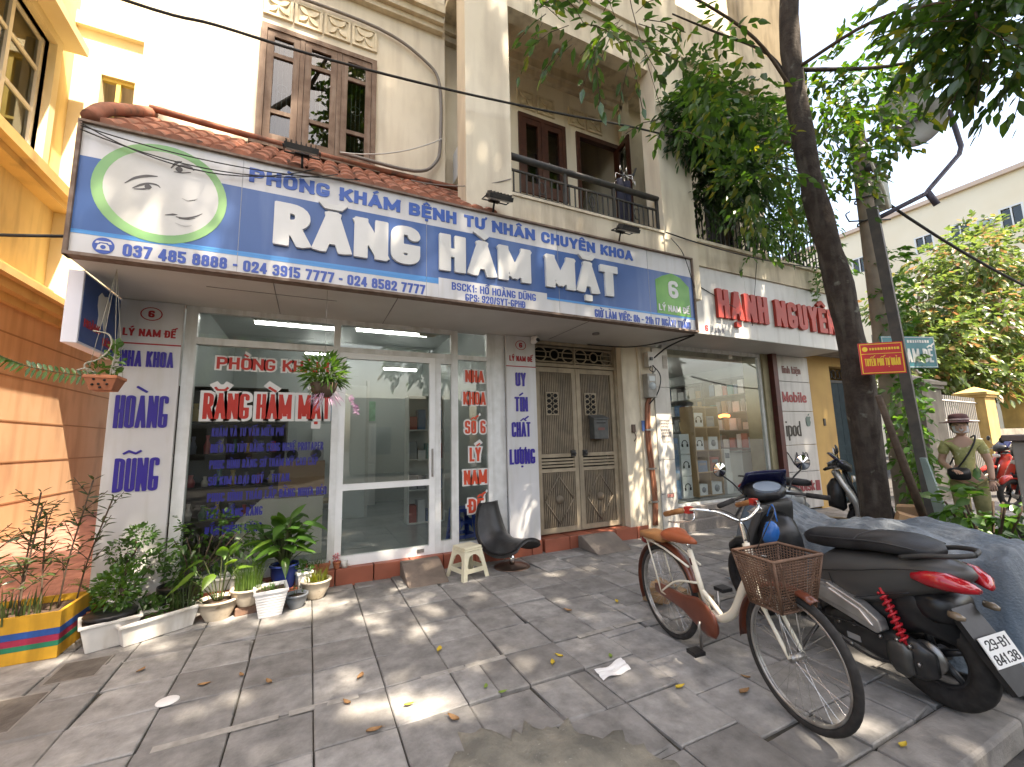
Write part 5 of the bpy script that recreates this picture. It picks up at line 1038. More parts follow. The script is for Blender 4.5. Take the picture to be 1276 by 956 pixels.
# ---------------------------------------------------------------- stools, chair, ramps, litter
def stool(name,lab,x,y,z,rz,mt,h=.335,a0=.175,a1=.118):
    t=thing(name,lab,'stool',(x,y,z),rz); g=MB(); 
    g.box(-a1,-a1,h-.03,a1,a1,h); g.box(-a1-.008,-a1-.008,h-.045,a1+.008,a1+.008,h-.03); g.build('seat',mt,t,local=True,bevel=.008)
    for sx in (-1,1):
        for sy in (-1,1):
            g=MB(); w_=.05
            def rg(f,z): 
                o=a1+(a0-a1)*f; return [(sx*o,sy*o,z),(sx*(o-w_),sy*o,z),(sx*(o-w_),sy*(o-.012),z),(sx*(o-.012),sy*(o-.012),z),(sx*(o-.012),sy*(o-w_),z),(sx*o,sy*(o-w_),z)]
            A,B=rg(1,0),rg(0,h-.04); g.add(A+B,[(i,(i+1)%6,6+(i+1)%6,6+i) for i in range(6)]+[tuple(range(6)),tuple(range(11,5,-1))]); g.build('leg',mt,t,local=True)
    for k in range(4):
        mm=Matrix.Rotation(k*math.pi/2,4,'Z'); g=MB(); n=10; o1=a1+.008; 
        f=lambda z:a1+(a0-a1)*(1-z/(h-.04))
        arch=[(.082*math.cos(math.pi*i/n),.17+.085*math.sin(math.pi*i/n)) for i in range(n+1)]
        poly=[(.086,.17),(.105,.295),(-.105,.295),(-.086,.17)]
        for (p0,p1) in zip(arch,arch[1:]):
            vs=[]
            for (u,z) in (p0,p1):
                zt=.292
                for zz in (z,zt):
                    for dd in (.004,.014): vs.append(mm@Vector((u,-(f(zz)-dd),zz)))
            g.add(vs,[(0,4,6,2),(1,3,7,5),(0,1,5,4)])
        for z in (.07,): 
            w2=f(z)-.03; g.box(-w2,-f(z)+.006,z,w2,-f(z)+.02,z+.045,0,mm)
        g.build('apron',mt,t,local=True)
    return t
stool('plastic_stool','low cream plastic stool with arched sides on the pavement',1.66,4.73,.0,.28,M('cream_plastic',(.74,.70,.52),.4,c2=(.66,.61,.44),ns=6))
stool('plastic_stool','blue plastic stool standing inside behind the narrow lettered pane',1.90,5.62,.165,.1,M('blue_plastic',(.02,.07,.38),.4),h=.45,a0=.17,a1=.13)
t=thing('salon_chair','black quilted bucket chair with a chrome pole on a round dull metal foot','chair',(2.24,4.78,0),math.radians(-66))
leather=M('black_leather',(.018,.018,.019),.36,c2=(.03,.03,.031),ns=8,bump=.25,bs=30)
g=MB(); g.lathe([(0,.035),(.05,.034),(.17,.018),(.215,.008),(.215,0),(0,0)],(0,0,0),28); g.build('foot',M('bronze_foot',(.22,.15,.11),.35,metal=.85,c2=(.15,.1,.08),ns=5),t,local=True)
g=MB(); g.lathe([(.032,.03),(.032,.12),(.022,.13),(.022,.31)],(0,0,0),14); g.build('pole',chrome,t,local=True)
prof=curve([(.26,0,.345),(.20,0,.335),(.08,0,.315),(-.08,0,.32),(-.19,0,.38),(-.25,0,.52),(-.29,0,.66),(-.30,0,.74)],4); npf=len(prof)-1
def shell(off):
    def fn(u,v):
        f=u*npf; i=min(int(f),npf-1); p=prof[i].lerp(prof[i+1],f-i); tg=(prof[i+1]-prof[i]).normalized(); nr=Vector((-tg.z,0,tg.x))*-1
        s=(v-.5)*2; wd=.265*(1-.55*max(0,u-.75)/.25*abs(s)**0*.55)*(.82+.18*math.sin(math.pi*min(1,u*1.3)))
        dent=.006*abs(math.sin(u*9.4+s*4.2))*abs(math.sin(u*9.4-s*4.2)) if off>0 else 0
        lift=.14*abs(s)**2.2*(.5+.5*math.sin(math.pi*u))
        return p+Vector((0,s*wd,0))-nr*(lift)*1.0-nr*(off+dent)
    return fn
g=MB(); A=shell(.022); B=shell(-.018); nu,nv=26,14
va=[A(i/nu,j/nv) for i in range(nu+1) for j in range(nv+1)]; vb=[B(i/nu,j/nv) for i in range(nu+1) for j in range(nv+1)]; w_=nv+1; o=len(va)
fs=[(i*w_+j,(i+1)*w_+j,(i+1)*w_+j+1,i*w_+j+1) for i in range(nu) for j in range(nv)]+[(o+i*w_+j,o+i*w_+j+1,o+(i+1)*w_+j+1,o+(i+1)*w_+j) for i in range(nu) for j in range(nv)]
bd_=[i*w_ for i in range(nu+1)]+[nu*w_+j for j in range(1,nv+1)]+[i*w_+nv for i in range(nu-1,-1,-1)]+[j for j in range(nv-1,0,-1)]
fs+=[(bd_[i],bd_[(i+1)%len(bd_)],o+bd_[(i+1)%len(bd_)],o+bd_[i]) for i in range(len(bd_))]
g.add(va+vb,fs,0,True); g.build('bucket_seat',leather,t,local=True,sub=1)
g=MB(); 
for u,s in ((.55,.2),(.55,.8),(.72,.5),(.82,.25),(.82,.75),(.4,.35),(.4,.65),(.64,.35),(.64,.65)):
    p=A(u,s); g.lathe([(0,-.005),(.006,0),(0,.005)],tuple(p),8)
g.build('buttons',chrome,t,local=True)
g=MB(); g.box(-.1,-.1,.30,.1,.1,.315); g.build('seat_plate',black,t,local=True)
rampm=M('brown_concrete',(.20,.155,.125),.85,c2=(.13,.105,.085),ns=6,bump=.4); 
t=tag(MB().pyz([(4.62,.0),(4.98,.0),(5.11,.0),(5.11,.165),(5.0,.165)],.98,1.42).build('step_ramp',rampm,bevel=.012,loc=(1.2,4.85,0)),'small brown ramp block at the clinic glass door','ramp')
t=tag(MB().pyz([(4.66,.0),(5.12,.0),(5.12,.165),(5.02,.17)],3.42,3.98).build('step_ramp',M('grey_brown_concrete',(.22,.185,.155),.9,c2=(.15,.13,.11),ns=5,bump=.5),bevel=.012,loc=(3.7,4.9,0)),'grey brown ramp block at the metal double door','ramp')
g=MB(); g.grid(lambda u,v:(1.70+.24*u+.02*v, 2.33+.12*v+.02*u+.006*math.sin(9*u), .008+.006*math.sin(7*u+2*v)+.012*u*v+.004*math.sin(15*v+4*u)),10,6,sm=False); tag(g.build('paper_sheet',M('white_paper',(.78,.78,.77),.8),loc=(1.8,2.4,.005)),'crumpled white paper lying on the pavement','paper')
tag(MB().lathe([(0,.004),(.055,.004),(.06,.0),(.06,-.0)],(-.71,3.38,.004),20).build('paper_disc',M('white_card',(.7,.7,.68),.7),loc=(-.71,3.38,.004)),'flat white paper disc on the pavement','paper')
mh=M('drain_cover_stone',(.13,.115,.10),.85,c2=(.08,.07,.06),ns=9,bump=.7)
for lab,(a,b,c,d),(nm) in (('square stone drain cover in the pavement before the striped planter',(-1.5,3.98,-1.25,4.28),'d'),('dark stone drain cover at the pavement edge by the striped planter, cut by the picture edge',(-1.85,3.45,-1.42,3.86),'e')):
    lab='larger dark stone drain cover, the one closer to the road' if nm=='e' else 'smaller stone drain cover, the one closer to the striped planter'
    t=thing('drain_cover',lab,'drain cover',((a+c)/2,(b+d)/2,0)); g=MB(); g.box(a,b,.002,c,d,.008); g.build('slab',mh,t,bevel=.003); g=MB(); 
    for (p,q,u,v) in ((a-.012,b-.012,c+.012,b),(a-.012,d,c+.012,d+.012),(a-.012,b,a,d),(c,b,c+.012,d)): g.box(p,q,.001,u,v,.0065)
    g.build('rim',M('drain_rim',(.2,.185,.165),.8),t)
# fallen leaves, each a curled piece
base=None
fl=[((195,710),0),((490,735),0)]
lv=[(.57,2.66,0),(-.35,3.5,1),(-.98,3.9,1),(-.55,3.48,1),(-.18,3.32,1),(.35,3.1,1),(.36,2.52,1),(.76,2.42,1),(1.03,2.62,2),(1.1,2.52,2),(1.62,2.72,0),(1.53,2.66,0),(2.06,2.06,0),(2.1,3.35,1),(.9,3.2,0),(2.35,1.85,1),(2.5,1.95,1),(1.93,2.55,2),(2.62,1.22,0),(.25,2.85,1),(2.6,3.3,0)]
dl=[M('yellow_dry_leaf',(.50,.36,.04),.7),M('brown_dry_leaf',(.24,.13,.055),.8,c2=(.32,.19,.09),ns=20),M('green_fallen_leaf',(.16,.24,.04),.6)]
nm=['yellow fallen leaf lying on the stone pavement','brown dry fallen leaf lying on the stone pavement','green fallen leaf lying on the stone pavement']; fb={}
for i,(x,y,k) in enumerate(lv):
    if k not in fb:
        g=MB(); g.grid(lambda u,v:((u-.5)*.11,(v-.5)*2*.024*math.sin(math.pi*min(1,u**.8*.98+.01))+.004*math.sin(5*u),.006+.016*(u-.5)**2*2+.012*(v-.5)**2*4*(1 if k!=2 else .3)),8,4); g.tube([(.055,0,.012),(.078,.006,.012)],.0012,4); o=g.build('fallen_leaf',dl[k]); fb[k]=o
    else: o=fb[k].copy(); COL.objects.link(o)
    o.location=(x,y,.004); o.rotation_euler=(0,0,i*2.1); o.scale=(.5+.04*(i%8),)*3; tag(o,nm[k],'leaf','fallen leaves on the pavement')
# ---------------------------------------------------------------- rooms
emit=M('tube_lamp',(.92,.97,1),.4,emit=7.)
base=None
for i,(x,y,z,l,lab) in enumerate(((-.25,7.6,3.45,1.2,'lit white tube lamp seen through the left transom pane'),(1.25,7.4,3.42,1.2,'lit white tube lamp above the sliding glass door'),(1.75,9.3,3.1,.7,'short lit tube lamp deep inside the clinic'),(6.6,7.4,3.0,1.4,'lit tube lamp on the ceiling of the phone shop'),(.3,9.6,3.4,.9,'lit tube lamp near the back wall of the clinic'))):
    t=thing('tube_light',lab,'lamp',(x,y,z),group='tube lamps indoors'); g=MB(); g.tube([(x-l/2,y,z),(x+l/2,y,z)],.022,8); g.build('tube',emit if y<7.39 or x<5 else M('shop_tube_lamp',(.95,.98,1),.4,emit=22.),t); g=MB(); g.box(x-l/2-.03,y-.03,z+.03,x+l/2+.03,y+.03,z+.08); g.build('fitting',white,t)
def shelf_unit(name,lab,x0,x1,y0,y1,z0,z1,zs,mt,cat='shelf',back=True,xs=()):
    t=thing(name,lab,cat,((x0+x1)/2,(y0+y1)/2,z0)); g=MB()
    for a in (x0,x1-.02): g.box(a,y0,z0,a+.02,y1,z1)
    for a in xs: g.box(a,y0+.01,z0,a+.015,y1-.01,z1)
    g.build('side',mt,t); 
    for z in [z0,*zs,z1-.02]: g=MB(); g.box(x0+.021,y0+.002,z,x1-.021,y1-.002,z+.02); g.build('shelf',mt,t)
    if back: g=MB(); g.box(x0,y1,z0,x1,y1+.012,z1); g.build('back',mt,t)
    return t
dwd=M('dark_cabinet',(.095,.08,.068),.5); shelf_unit('display_cabinet','dark cabinet with ornaments behind the lettered shop window',-1.48,-.28,6.3,6.7,.165,2.25,(.6,1.0,1.4,1.8),dwd,'cabinet')
cl_=[(.5,.1,.1),(.6,.55,.5),(.1,.2,.15),(.55,.4,.15),(.2,.22,.3)]
rr=random.Random(21)
for z in (.62,1.02,1.42,1.82):
    for k in range(7):
        x=-1.3+k*.145; c=cl_[(k+int(z*10))%5]; r0=rr.uniform(.03,.045); h=rr.uniform(.12,.24)
        o=MB().lathe([(0,0),(r0,0),(r0*1.2,h*.4),(r0*.5,h*.75),(r0*.7,h),(0,h)],(x,6.45,z),12).build('ornament_vase',M('vase_%s'%['red','pale','green','ochre','slate'][(k+int(z*10))%5],c,.3),loc=(x,6.45,z)); tag(o,'small ornament vase on a shelf of the dark cabinet','vase','ornaments in the dark cabinet')
t=thing('reception_counter','cream reception counter with a brown board on top behind the lettered window','counter',(-.05,6.2,.165)); g=MB(); g.add([(-.75,6.0,.165),(.18,6.0,.165),(.18,6.35,.165),(-.75,6.35,.165),(-.75,6.0,.62),(-.5,6.0,.86),(.18,6.0,.86),(.18,6.35,.86),(-.5,6.35,.86),(-.75,6.35,.62)],[(0,1,6,5,4),(3,9,8,7,2),(1,2,7,6),(4,5,8,9),(5,6,7,8),(0,4,9,3)]); g.build('body',M('counter_cream',(.62,.58,.5),.5),t)
g=MB(); g.box(-.33,6.02,.95,.19,6.30,1.30); g.build('brown_board',M('counter_brown',(.30,.18,.10),.6),t); g=MB(); g.box(-.3,6.0,.862,.19,6.33,.90); g.build('top',dwd,t)
t=thing('loudspeaker','silver twin cone radio loudspeaker on the brown counter board','loudspeaker',(0,6.15,1.3)); g=MB(); g.box(-.28,6.08,1.30,.17,6.26,1.47); g.build('case',M('silver_plastic',(.4,.4,.41),.4),t,bevel=.01); 
for x in (-.19,.08): g=MB(); g.lathe([(.065,0),(.065,.012),(.05,.012),(.012,.0)],(x,6.08,1.385),16,0,Matrix.Rotation(math.pi/2,4,'X')); g.build('cone',black,t)
t=thing('glass_partition','frosted white partition deep in the clinic','partition',(.95,8.6,.165)); g=MB(); g.box(.35,8.4,.165,.95,8.45,2.6); g.build('panel',M('partition_white',(.72,.76,.76),.3),t); g=MB(); g.box(.95,8.38,.165,1.0,8.47,2.7); g.build('post',alu,t)
shelf_unit('stock_shelf','open white shelf of supplies along the right side of the clinic',1.50,2.12,7.2,7.5,.165,2.3,(.7,1.2,1.7),white)
def carton(x,y,z,w_,d_,h_,mt,lab,grp,cat='box',mark=None,face='y'):
    t=thing('carton',lab,cat,(x,y,z),group=grp); g=MB(); g.cb((x,y,z+h_/2),(w_,d_,h_)); g.build('box',mt,t,bevel=.003)
    if mark=='headset':
        g=MB(); yf=y-d_/2-.002; zc=z+h_*.52; r_=w_*.27
        g.tube([(x+r_*math.cos(math.pi*i/8),yf,zc+r_*.9*math.sin(math.pi*i/8)) for i in range(9)],w_*.035,5)
        for s_ in (-1,1): g.tube([(x+s_*r_,yf,zc-r_*.1),(x+s_*r_*.95,yf,zc-r_*.9)],w_*.075,6)
        g.build('headset_picture',black,t)
    elif mark=='disc': g=MB(); g.tube([(x,y-d_/2+.002,z+h_*.5),(x,y-d_/2-.003,z+h_*.5)],w_*.26,14); g.build('round_picture',M('disc_grey',(.25,.26,.27),.4),t)
    elif mark=='stripe': g=MB(); g.box(x-w_*.35,y-d_/2-.003,z+h_*.6,x+w_*.35,y-d_/2-.0005,z+h_*.82); g.build('stripe_mark',M('carton_mark',(.2,.22,.26),.5),t)
    return t
cb_=[M('carton_white',(.72,.72,.72),.4),M('carton_blue',(.12,.2,.34),.4),M('carton_tan',(.42,.3,.18),.6),M('carton_grey',(.3,.31,.33),.5),M('carton_red',(.42,.1,.08),.5),M('carton_teal',(.1,.3,.3),.5)]
for z in (.72,1.22,.185,1.72):
    for k in range(4): carton(1.59+k*.147,7.34,z,.13,.2,rr.uniform(.15,.36),cb_[rr.randrange(6)],'small supply carton on the white shelf inside the clinic','supply cartons in the clinic')
# phone shop window display
pine=M('pale_ply',(.50,.33,.17),.5,c2=(.44,.28,.14),ns=6)
shelf_unit('display_shelf','pale wooden display shelf of boxes in the phone shop window',6.40,7.07,5.6,5.9,.40,2.05,(.82,1.22,1.65),pine,xs=(6.73,))
hb='white headphone box with a dark headset picture in the phone shop window'
for (x,z,w_,h_,mk,mi) in ((5.70,.40,.24,.38,'headset',0),(5.70,.79,.24,.38,'headset',0),(5.70,1.18,.24,.36,'headset',0),(6.10,.42,.2,.2,'disc',0),(6.45,.42,.26,.22,'disc',0),(6.08,1.24,.22,.24,'headset',0),(6.12,.84,.24,.2,'stripe',1),(6.45,.84,.22,.26,'stripe',4),(6.45,1.24,.24,.24,'disc',0),(6.1,1.67,.24,.26,'headset',0),(6.42,1.67,.2,.2,'stripe',3),(5.47,.40,.13,.55,'stripe',1),(5.47,.95,.13,.52,'stripe',1),(6.72,1.0,.16,.44,'stripe',0)):
    lab={'headset':hb,'disc':'white box with a round grey picture in the phone shop window','stripe':'%s box with a printed stripe in the phone shop window'%['white','blue','tan','grey','red','teal'][mi]}[mk]
    if (x,z)==(6.72,1.0): z=.80; x=6.80
    carton(x+.45,5.72,z,w_,.2,h_,cb_[mi],lab,'boxes in the phone shop window',mark=mk)
o=MB().cb((7.25,5.72,.6),(.18,.22,.4)).build('display_plinth',white,bevel=.004,loc=(7.25,5.72,.4)); tag(o,'plain white plinth carrying one tall box beside the display shelf','plinth')
t=thing('camera_tripod','black camera tripod in the phone shop window','tripod',(7.45,5.95,.40)); g=MB(); g.tube([(7.45,5.95,1.2),(7.45,5.95,1.62)],.02,8); g.build('column',black,t)
for k in range(3): a=k*2.09+.4; g=MB(); g.tube([(7.45,5.95,1.5),(7.45+.22*math.cos(a),5.95+.22*math.sin(a),.40)],.014,6); g.build('leg',black,t)
t=thing('shop_counter','long white counter inside the phone shop','counter',(8.0,7.0,.36)); g=MB(); g.box(7.85,5.75,.36,8.2,8.6,1.15); g.build('body',M('counter_white',(.7,.72,.72),.4),t); g=MB(); g.box(7.81,5.72,1.15,8.22,8.62,1.19); g.build('top',M('counter_glass_top',(.3,.34,.34),.1),t)
for (y0,y1,lab) in ((5.75,7.2,'tall dark wall shelf packed with accessories behind the long shop counter'),(7.25,8.9,'second dark wall shelf of accessories, deeper inside the phone shop')):
    yc=(y0+y1)/2; l=(y1-y0)/2; t=shelf_unit('wall_shelf',lab,8.78-l,8.78+l,yc-.15,yc+.15,.36,2.8,(.8,1.2,1.6,2.0,2.4),M('shelf_grey',(.20,.20,.20),.5)); t.rotation_euler=(0,0,-math.pi/2)
    for z in (.82,1.22,1.62,2.02,2.42):
        y=y0+.05
        while y<y1-.2:
            w_=rr.uniform(.08,.19); h_=rr.uniform(.14,.33); o=carton(8.72,y+w_/2,z,.18,w_,h_,cb_[rr.choice((0,0,0,1,3,3,5,4,2))],'small accessory carton on the wall shelves of the phone shop','accessory cartons in the phone shop'); y+=w_+rr.uniform(.008,.05)
o=MB().tube(curve([(8.3,6.3,1.92),(8.3,6.42,1.94),(8.3,6.54,1.92)],4),.035,8).build('orange_lamp',M('orange_glow',(1,.22,.05),.5,emit=3.),loc=(8.3,6.42,1.9)); tag(o,'small glowing orange light strip inside the phone shop','lamp')

t=thing('medicine_cabinet','white cabinet with four doors against the back wall of the clinic','cabinet',(.75,10.1,.165)); g=MB(); g.box(.05,9.95,.165,1.35,10.38,1.95); g.build('body',M('cabinet_white',(.74,.75,.75),.35),t)
for k in range(4):
    g=MB(); x=.09+(k%2)*.64; z=.22+(k//2)*.87; g.box(x,9.925,z,x+.58,9.95,z+.82); d_=g.build('door',MATS['cabinet_white'],t,bevel=.004); g=MB(); g.box(x+(.50 if k%2==0 else .05),9.905,z+.35,x+(.53 if k%2==0 else .08),9.925,z+.5); g.build('handle',steel,d_)
t=thing('dental_chair','teal reclining treatment chair deep in the clinic room','chair',(.75,8.9,.165)); g=MB(); g.add([(.45,8.7,.60),(1.0,8.7,.60),(1.0,8.7,.72),(.45,8.7,.72),(.45,9.4,.60),(1.0,9.4,.60),(1.0,9.4,.72),(.45,9.4,.72)],[(0,1,2,3),(5,4,7,6),(3,2,6,7),(0,4,5,1),(0,3,7,4),(1,5,6,2)]); g.build('seat',M('teal_vinyl',(.06,.25,.28),.4),t,bevel=.04); g=MB(); g.cb((.72,9.55,1.0),(.5,.12,.75),rx=-.5); g.build('backrest',MATS['teal_vinyl'],t,bevel=.04); g=MB(); g.box(.6,8.9,.165,.85,9.2,.6); g.build('base',white,t)
for (x,z,c,lab) in ((.25,2.25,(.2,.35,.55),'blue health poster on the clinic back wall'),(.75,2.3,(.55,.5,.35),'tan health poster on the clinic back wall'),(1.2,2.25,(.25,.42,.3),'green health poster on the clinic back wall')): tag(MB().box(x-.18,10.375,z-.22,x+.18,10.395,z+.24).build('poster',M('poster_%s'%lab.split()[0],c,.6,c2=tuple(q*1.5 for q in c),ns=9),loc=(x,10.38,z)),lab,'poster')
t=thing('waiting_bench','pale waiting bench along the left wall of the clinic','bench',(-.1,7.9,.165)); g=MB(); g.box(-.5,7.7,.55,.5,8.1,.60); g.build('seat',M('bench_tan',(.45,.36,.25),.5),t)
for x in (-.45,.42): g=MB(); g.box(x,7.72,.165,x+.03,8.08,.55); g.build('leg',steel,t)

t=thing('clothes_dryer','shiny metal clothes dryer with one dark sock on the railed balcony','clothes dryer',(4.25,4.62,4.3)); g=MB(); g.tube([(4.22,4.62,4.3),(4.22,4.62,5.75)],.010,6); g.build('pole',chrome,t); g=MB()
for i in range(10): a=i*.628; g.tube([(4.22,4.62,5.5),(4.22+.17*math.cos(a),4.62+.12*math.sin(a),5.5+.10*math.sin(a*2))],.005,5); g.tube([(4.22+.17*math.cos(a),4.62+.12*math.sin(a),5.5+.10*math.sin(a*2)),(4.22+.17*math.cos(a),4.62+.12*math.sin(a),5.40+.10*math.sin(a*2))],.008,5)
g.build('arm',chrome,t); tag(MB().loft([(4.37,4.60,5.52,.02,.03,2),(4.40,4.60,5.56,.02,.04,2),(4.43,4.60,5.63,.02,.035,2),(4.45,4.60,5.66,.018,.02,2)],10).build('sock',black,loc=(4.4,4.6,5.55)),'dark sock hanging on the metal clothes dryer','sock')
g=MB(); g.grid(lambda u,v:(4.02+.22*v,4.56+.03*math.sin(9*v+3*u),4.5+.85*u),6,10); o=g.build('hanging_cloth',M('dark_navy_cloth',(.02,.022,.04),.9),loc=(4.1,4.56,4.5)); md=o.modifiers.new('t','SOLIDIFY'); md.thickness=.02; tag(o,'dark navy cloth drying behind the balcony railing','cloth')
# ---------------------------------------------------------------- bicycle
bw_=M('cream_white_enamel',(.74,.69,.56),.22,coat=.4,spot=((.25,.16,.09),30,.70)); brn=M('red_brown_enamel',(.17,.045,.022),.3,c2=(.13,.035,.018),ns=8,coat=.3); tan=M('tan_leather',(.40,.19,.07),.5,c2=(.32,.14,.05),ns=10); rust=M('red_tan_leather',(.38,.10,.04),.4,c2=(.30,.08,.03),ns=7); wick=M('brown_basket',(.17,.095,.06),.65,c2=(.12,.065,.04),ns=20)
ang=math.radians(-99.1); mid=((2.535+2.366)/2,(2.573+1.517)/2,0)
bk=thing('bicycle','white step through bicycle with brown seat, mudguards and front basket','bicycle',mid,ang,rx=math.radians(2))
def wheel(par,x,steer=0):
    mm=Matrix.Translation((x,0,.335))@Matrix.Rotation(steer,4,'Z'); c=lambda r_,i,n,y=0: mm@Vector((r_*math.cos(2*math.pi*i/n),y,r_*math.sin(2*math.pi*i/n)))
    g=MB(); g.tube([c(.312,i,48) for i in range(48)],.022,8,closed=True); w=g.build('wheel',rubber,par,local=True)
    g=MB(); g.tube([c(.289,i,48,.008) for i in range(48)],.009,6,closed=True); g.tube([c(.289,i,48,-.008) for i in range(48)],.009,6,closed=True); g.build('rim',M('alloy_rim',(.45,.44,.42),.35,metal=.8,c2=(.3,.28,.26),ns=14),w,local=True)
    g=MB()
    for i in range(32): s=.03 if i%2 else -.03; g.tube([c(.018,i*1.0+(2.2 if i%4<2 else -2.2),32,s),c(.285,i,32,0)],.0014,3,cap=False)
    g.build('spokes',chrome,w,local=True); g=MB(); g.tube([mm@Vector((0,-.045,0)),mm@Vector((0,.045,0))],.02,10); g.build('hub',steel,w,local=True)
st=math.radians(-2.4); HX=.30
wheel(bk,-.535); wheel(bk,.535,st)
def guard(x,a0,a1,n=18):
    g=MB(); mm=Matrix.Translation((x,0,.335)); vs=[]
    for i in range(n+1):
        a=math.radians(a0+(a1-a0)*i/n)
        for (r_,y) in ((.345,-.033),(.358,-.02),(.363,0),(.358,.02),(.345,.033)): vs.append(mm@Vector((r_*math.cos(a),y,r_*math.sin(a))))
    g.add(vs,[(i*5+j,(i+1)*5+j,(i+1)*5+j+1,i*5+j+1) for i in range(n) for j in range(4)],0,True); return g
o=guard(-.535,15,205).build('rear_mudguard',brn,bk,local=True); md=o.modifiers.new('t','SOLIDIFY'); md.thickness=.002
o=guard(.535,65,185).build('front_mudguard',brn,bk,local=True); md=o.modifiers.new('t','SOLIDIFY'); md.thickness=.002
BB=Vector((-.09,0,.29)); HT=Vector((.285,0,.86)); HB=Vector((.33,0,.70)); ST=Vector((-.235,0,.70))
g=MB(); g.tube(curve([HB+Vector((-.005,0,.02)),(.235,0,.60),(.13,0,.42),(.02,0,.335),(-.06,0,.33),BB],6),.027,10); g.tube([HT,HB],.023,10); g.tube([BB,ST],.019,10)
g.tube(curve([(.03,0,.335),(-.06,0,.40),(-.155,0,.46)],5),.017,8)
for s in (-1,1): 
    g.tube([BB+Vector((-.03,s*.02,0)),(-.535,s*.058,.335)],.010,6); g.tube(curve([(-.165,s*.015,.50),(-.35,s*.05,.46),(-.535,s*.058,.335)],5),.009,6)
    g.tube([(-.535,s*.06,.335),(-.665,s*.06,.695)],.007,6)
    g.tube([(-.20,s*.05,.60),(-.45,s*.06,.67),(-.70,s*.06,.70)],.008,6)
g.build('frame',bw_,bk,local=True)
g=MB(); g.tube([(-.207,0,.605),(-.221,0,.65)],.0205,10); g.build('frame_band',MATS['dark_red_post'],bk,local=True)
g=MB()
for s in (-1,1): g.tube(curve([HB+Vector((.0,s*.02,-.02)),(.38,s*.05,.62),(.42,s*.05,.52),(.535,s*.05,.335)],5),[.015]*10+[.011]*6,8)
g.build('fork',bw_,bk,local=True)
g=MB(); g.tube([ST,(-.262,0,.77)],.013,8); g.build('seat_post',chrome,bk,local=True)
g=MB(); g.loft([(-.16,0,.765,.012,.012,2),(-.20,0,.768,.028,.022,2),(-.28,0,.768,.05,.035,2.2),(-.36,0,.775,.092,.045,2.4),(-.41,0,.778,.10,.045,2.4),(-.445,0,.775,.085,.035,2.2),(-.455,0,.77,.05,.02,2)],16); g.build('saddle',rust,bk,local=True)
g=MB(); g.loft([(-.44,0,.735,.075,.02,5),(-.45,0,.735,.085,.026,5),(-.72,0,.728,.085,.026,5),(-.73,0,.728,.075,.02,5)],16); g.build('rear_seat',tan,bk,local=True)
g=MB(); g.tube(curve([HT,(.272,0,.93),(.262,0,.985)],3),.012,8); 
for s in (-1,1): g.tube(curve([(.262,0,.985),(.275,s*.06,1.0),(.25,s*.16,1.05),(.15,s*.25,1.06),(.02,s*.285,1.03)],6),.011,8)
g.build('handlebar',chrome,bk,local=True)
for s in (-1,1):
    g=MB(); g.tube([(.10,s*.268,1.05),(.06,s*.277,1.04),(-.06,s*.295,1.005)],[.017,.018,.017],10); g.build('grip',tan,bk,local=True)
    g=MB(); g.tube(curve([(.16,s*.245,1.045),(.17,s*.27,1.0),(.06,s*.31,.975),(0,s*.32,.97)],5),.005,6); g.build('brake_lever',chrome,bk,local=True)
    g=MB(); g.cb((.125,s*.255,1.055),(.035,.04,.04)); g.build('shifter',red,bk,local=True)
g=MB(); g.tube(curve([(.15,.2,1.05),(.36,.16,1.06),(.40,.04,.95),(.33,.0,.8)],5),.003,5); g.tube(curve([(.15,-.2,1.05),(.34,-.17,1.07),(.36,-.05,.95),(.3,0,.7)],5),.003,5); g.build('brake_cables',black,bk,local=True)
# basket of woven strips
g=MB(); 
def bp(side,u,z):                                        # point on the tapering wall
    f=z/.27; hx0,hx1=.10,.135; hy0,hy1=.115,.165; hx=hx0+(hx1-hx0)*f; hy=hy0+(hy1-hy0)*f; c=.485
    return [Vector((c+hx,-hy+2*hy*u,.585+z)),Vector((c-hx,hy-2*hy*u,.585+z)),Vector((c-hx+2*hx*u,-hy,.585+z)),Vector((c+hx-2*hx*u,hy,.585+z))][side]
for s in range(4):
    nu=16 if s<2 else 13
    for i in range(nu+1): g.tube([bp(s,i/nu,0),bp(s,i/nu,.265)],.0026,4)
    for k in range(19): g.tube([bp(s,0,.01+k*.0142),bp(s,1,.01+k*.0142)],.0028,4)
for k in range(10): g.tube([(.385+k*.0222,-.115,.586),(.385+k*.0222,.115,.586)],.0028,4)
bo=g.build('basket',wick,bk,local=True); g=MB(); P=[bp(0,0,.27),bp(0,1,.27),bp(1,0,.27),bp(1,1,.27)]; g.tube(P,.009,8,closed=True); P=[bp(0,0,0),bp(0,1,0),bp(1,0,0),bp(1,1,0)]; g.tube(P,.007,6,closed=True)
for s in (0,2): g.tube(curve([bp(s,.12,.26),bp(s,.22,.08),bp(s,.5,.03),bp(s,.78,.08),bp(s,.88,.26)],5),.005,6)
for s in range(4): g.tube([bp(s,0,0),bp(s,0,.27)],.007,6)
g.build('rim_band',wick,bo,local=True)
g=MB(); 
for s in (-1,1): g.tube([(.50,s*.06,.59),(.535,s*.052,.335)],.004,5); g.tube([(.30,s*.02,.80),(.38,s*.04,.80)],.005,5)
g.build('basket_stays',steel,bk,local=True)
g=MB(); g.loft([(-.62,-.045,.34,.012,.03,3),(-.55,-.045,.345,.016,.045,3),(-.30,-.048,.335,.017,.055,3),(-.15,-.05,.32,.018,.10,2.5),(-.07,-.05,.30,.018,.105,2.2),(-.0,-.05,.285,.016,.075,2.2),(.025,-.05,.28,.010,.03,2)],14); g.build('chain_guard',brn,bk,local=True)
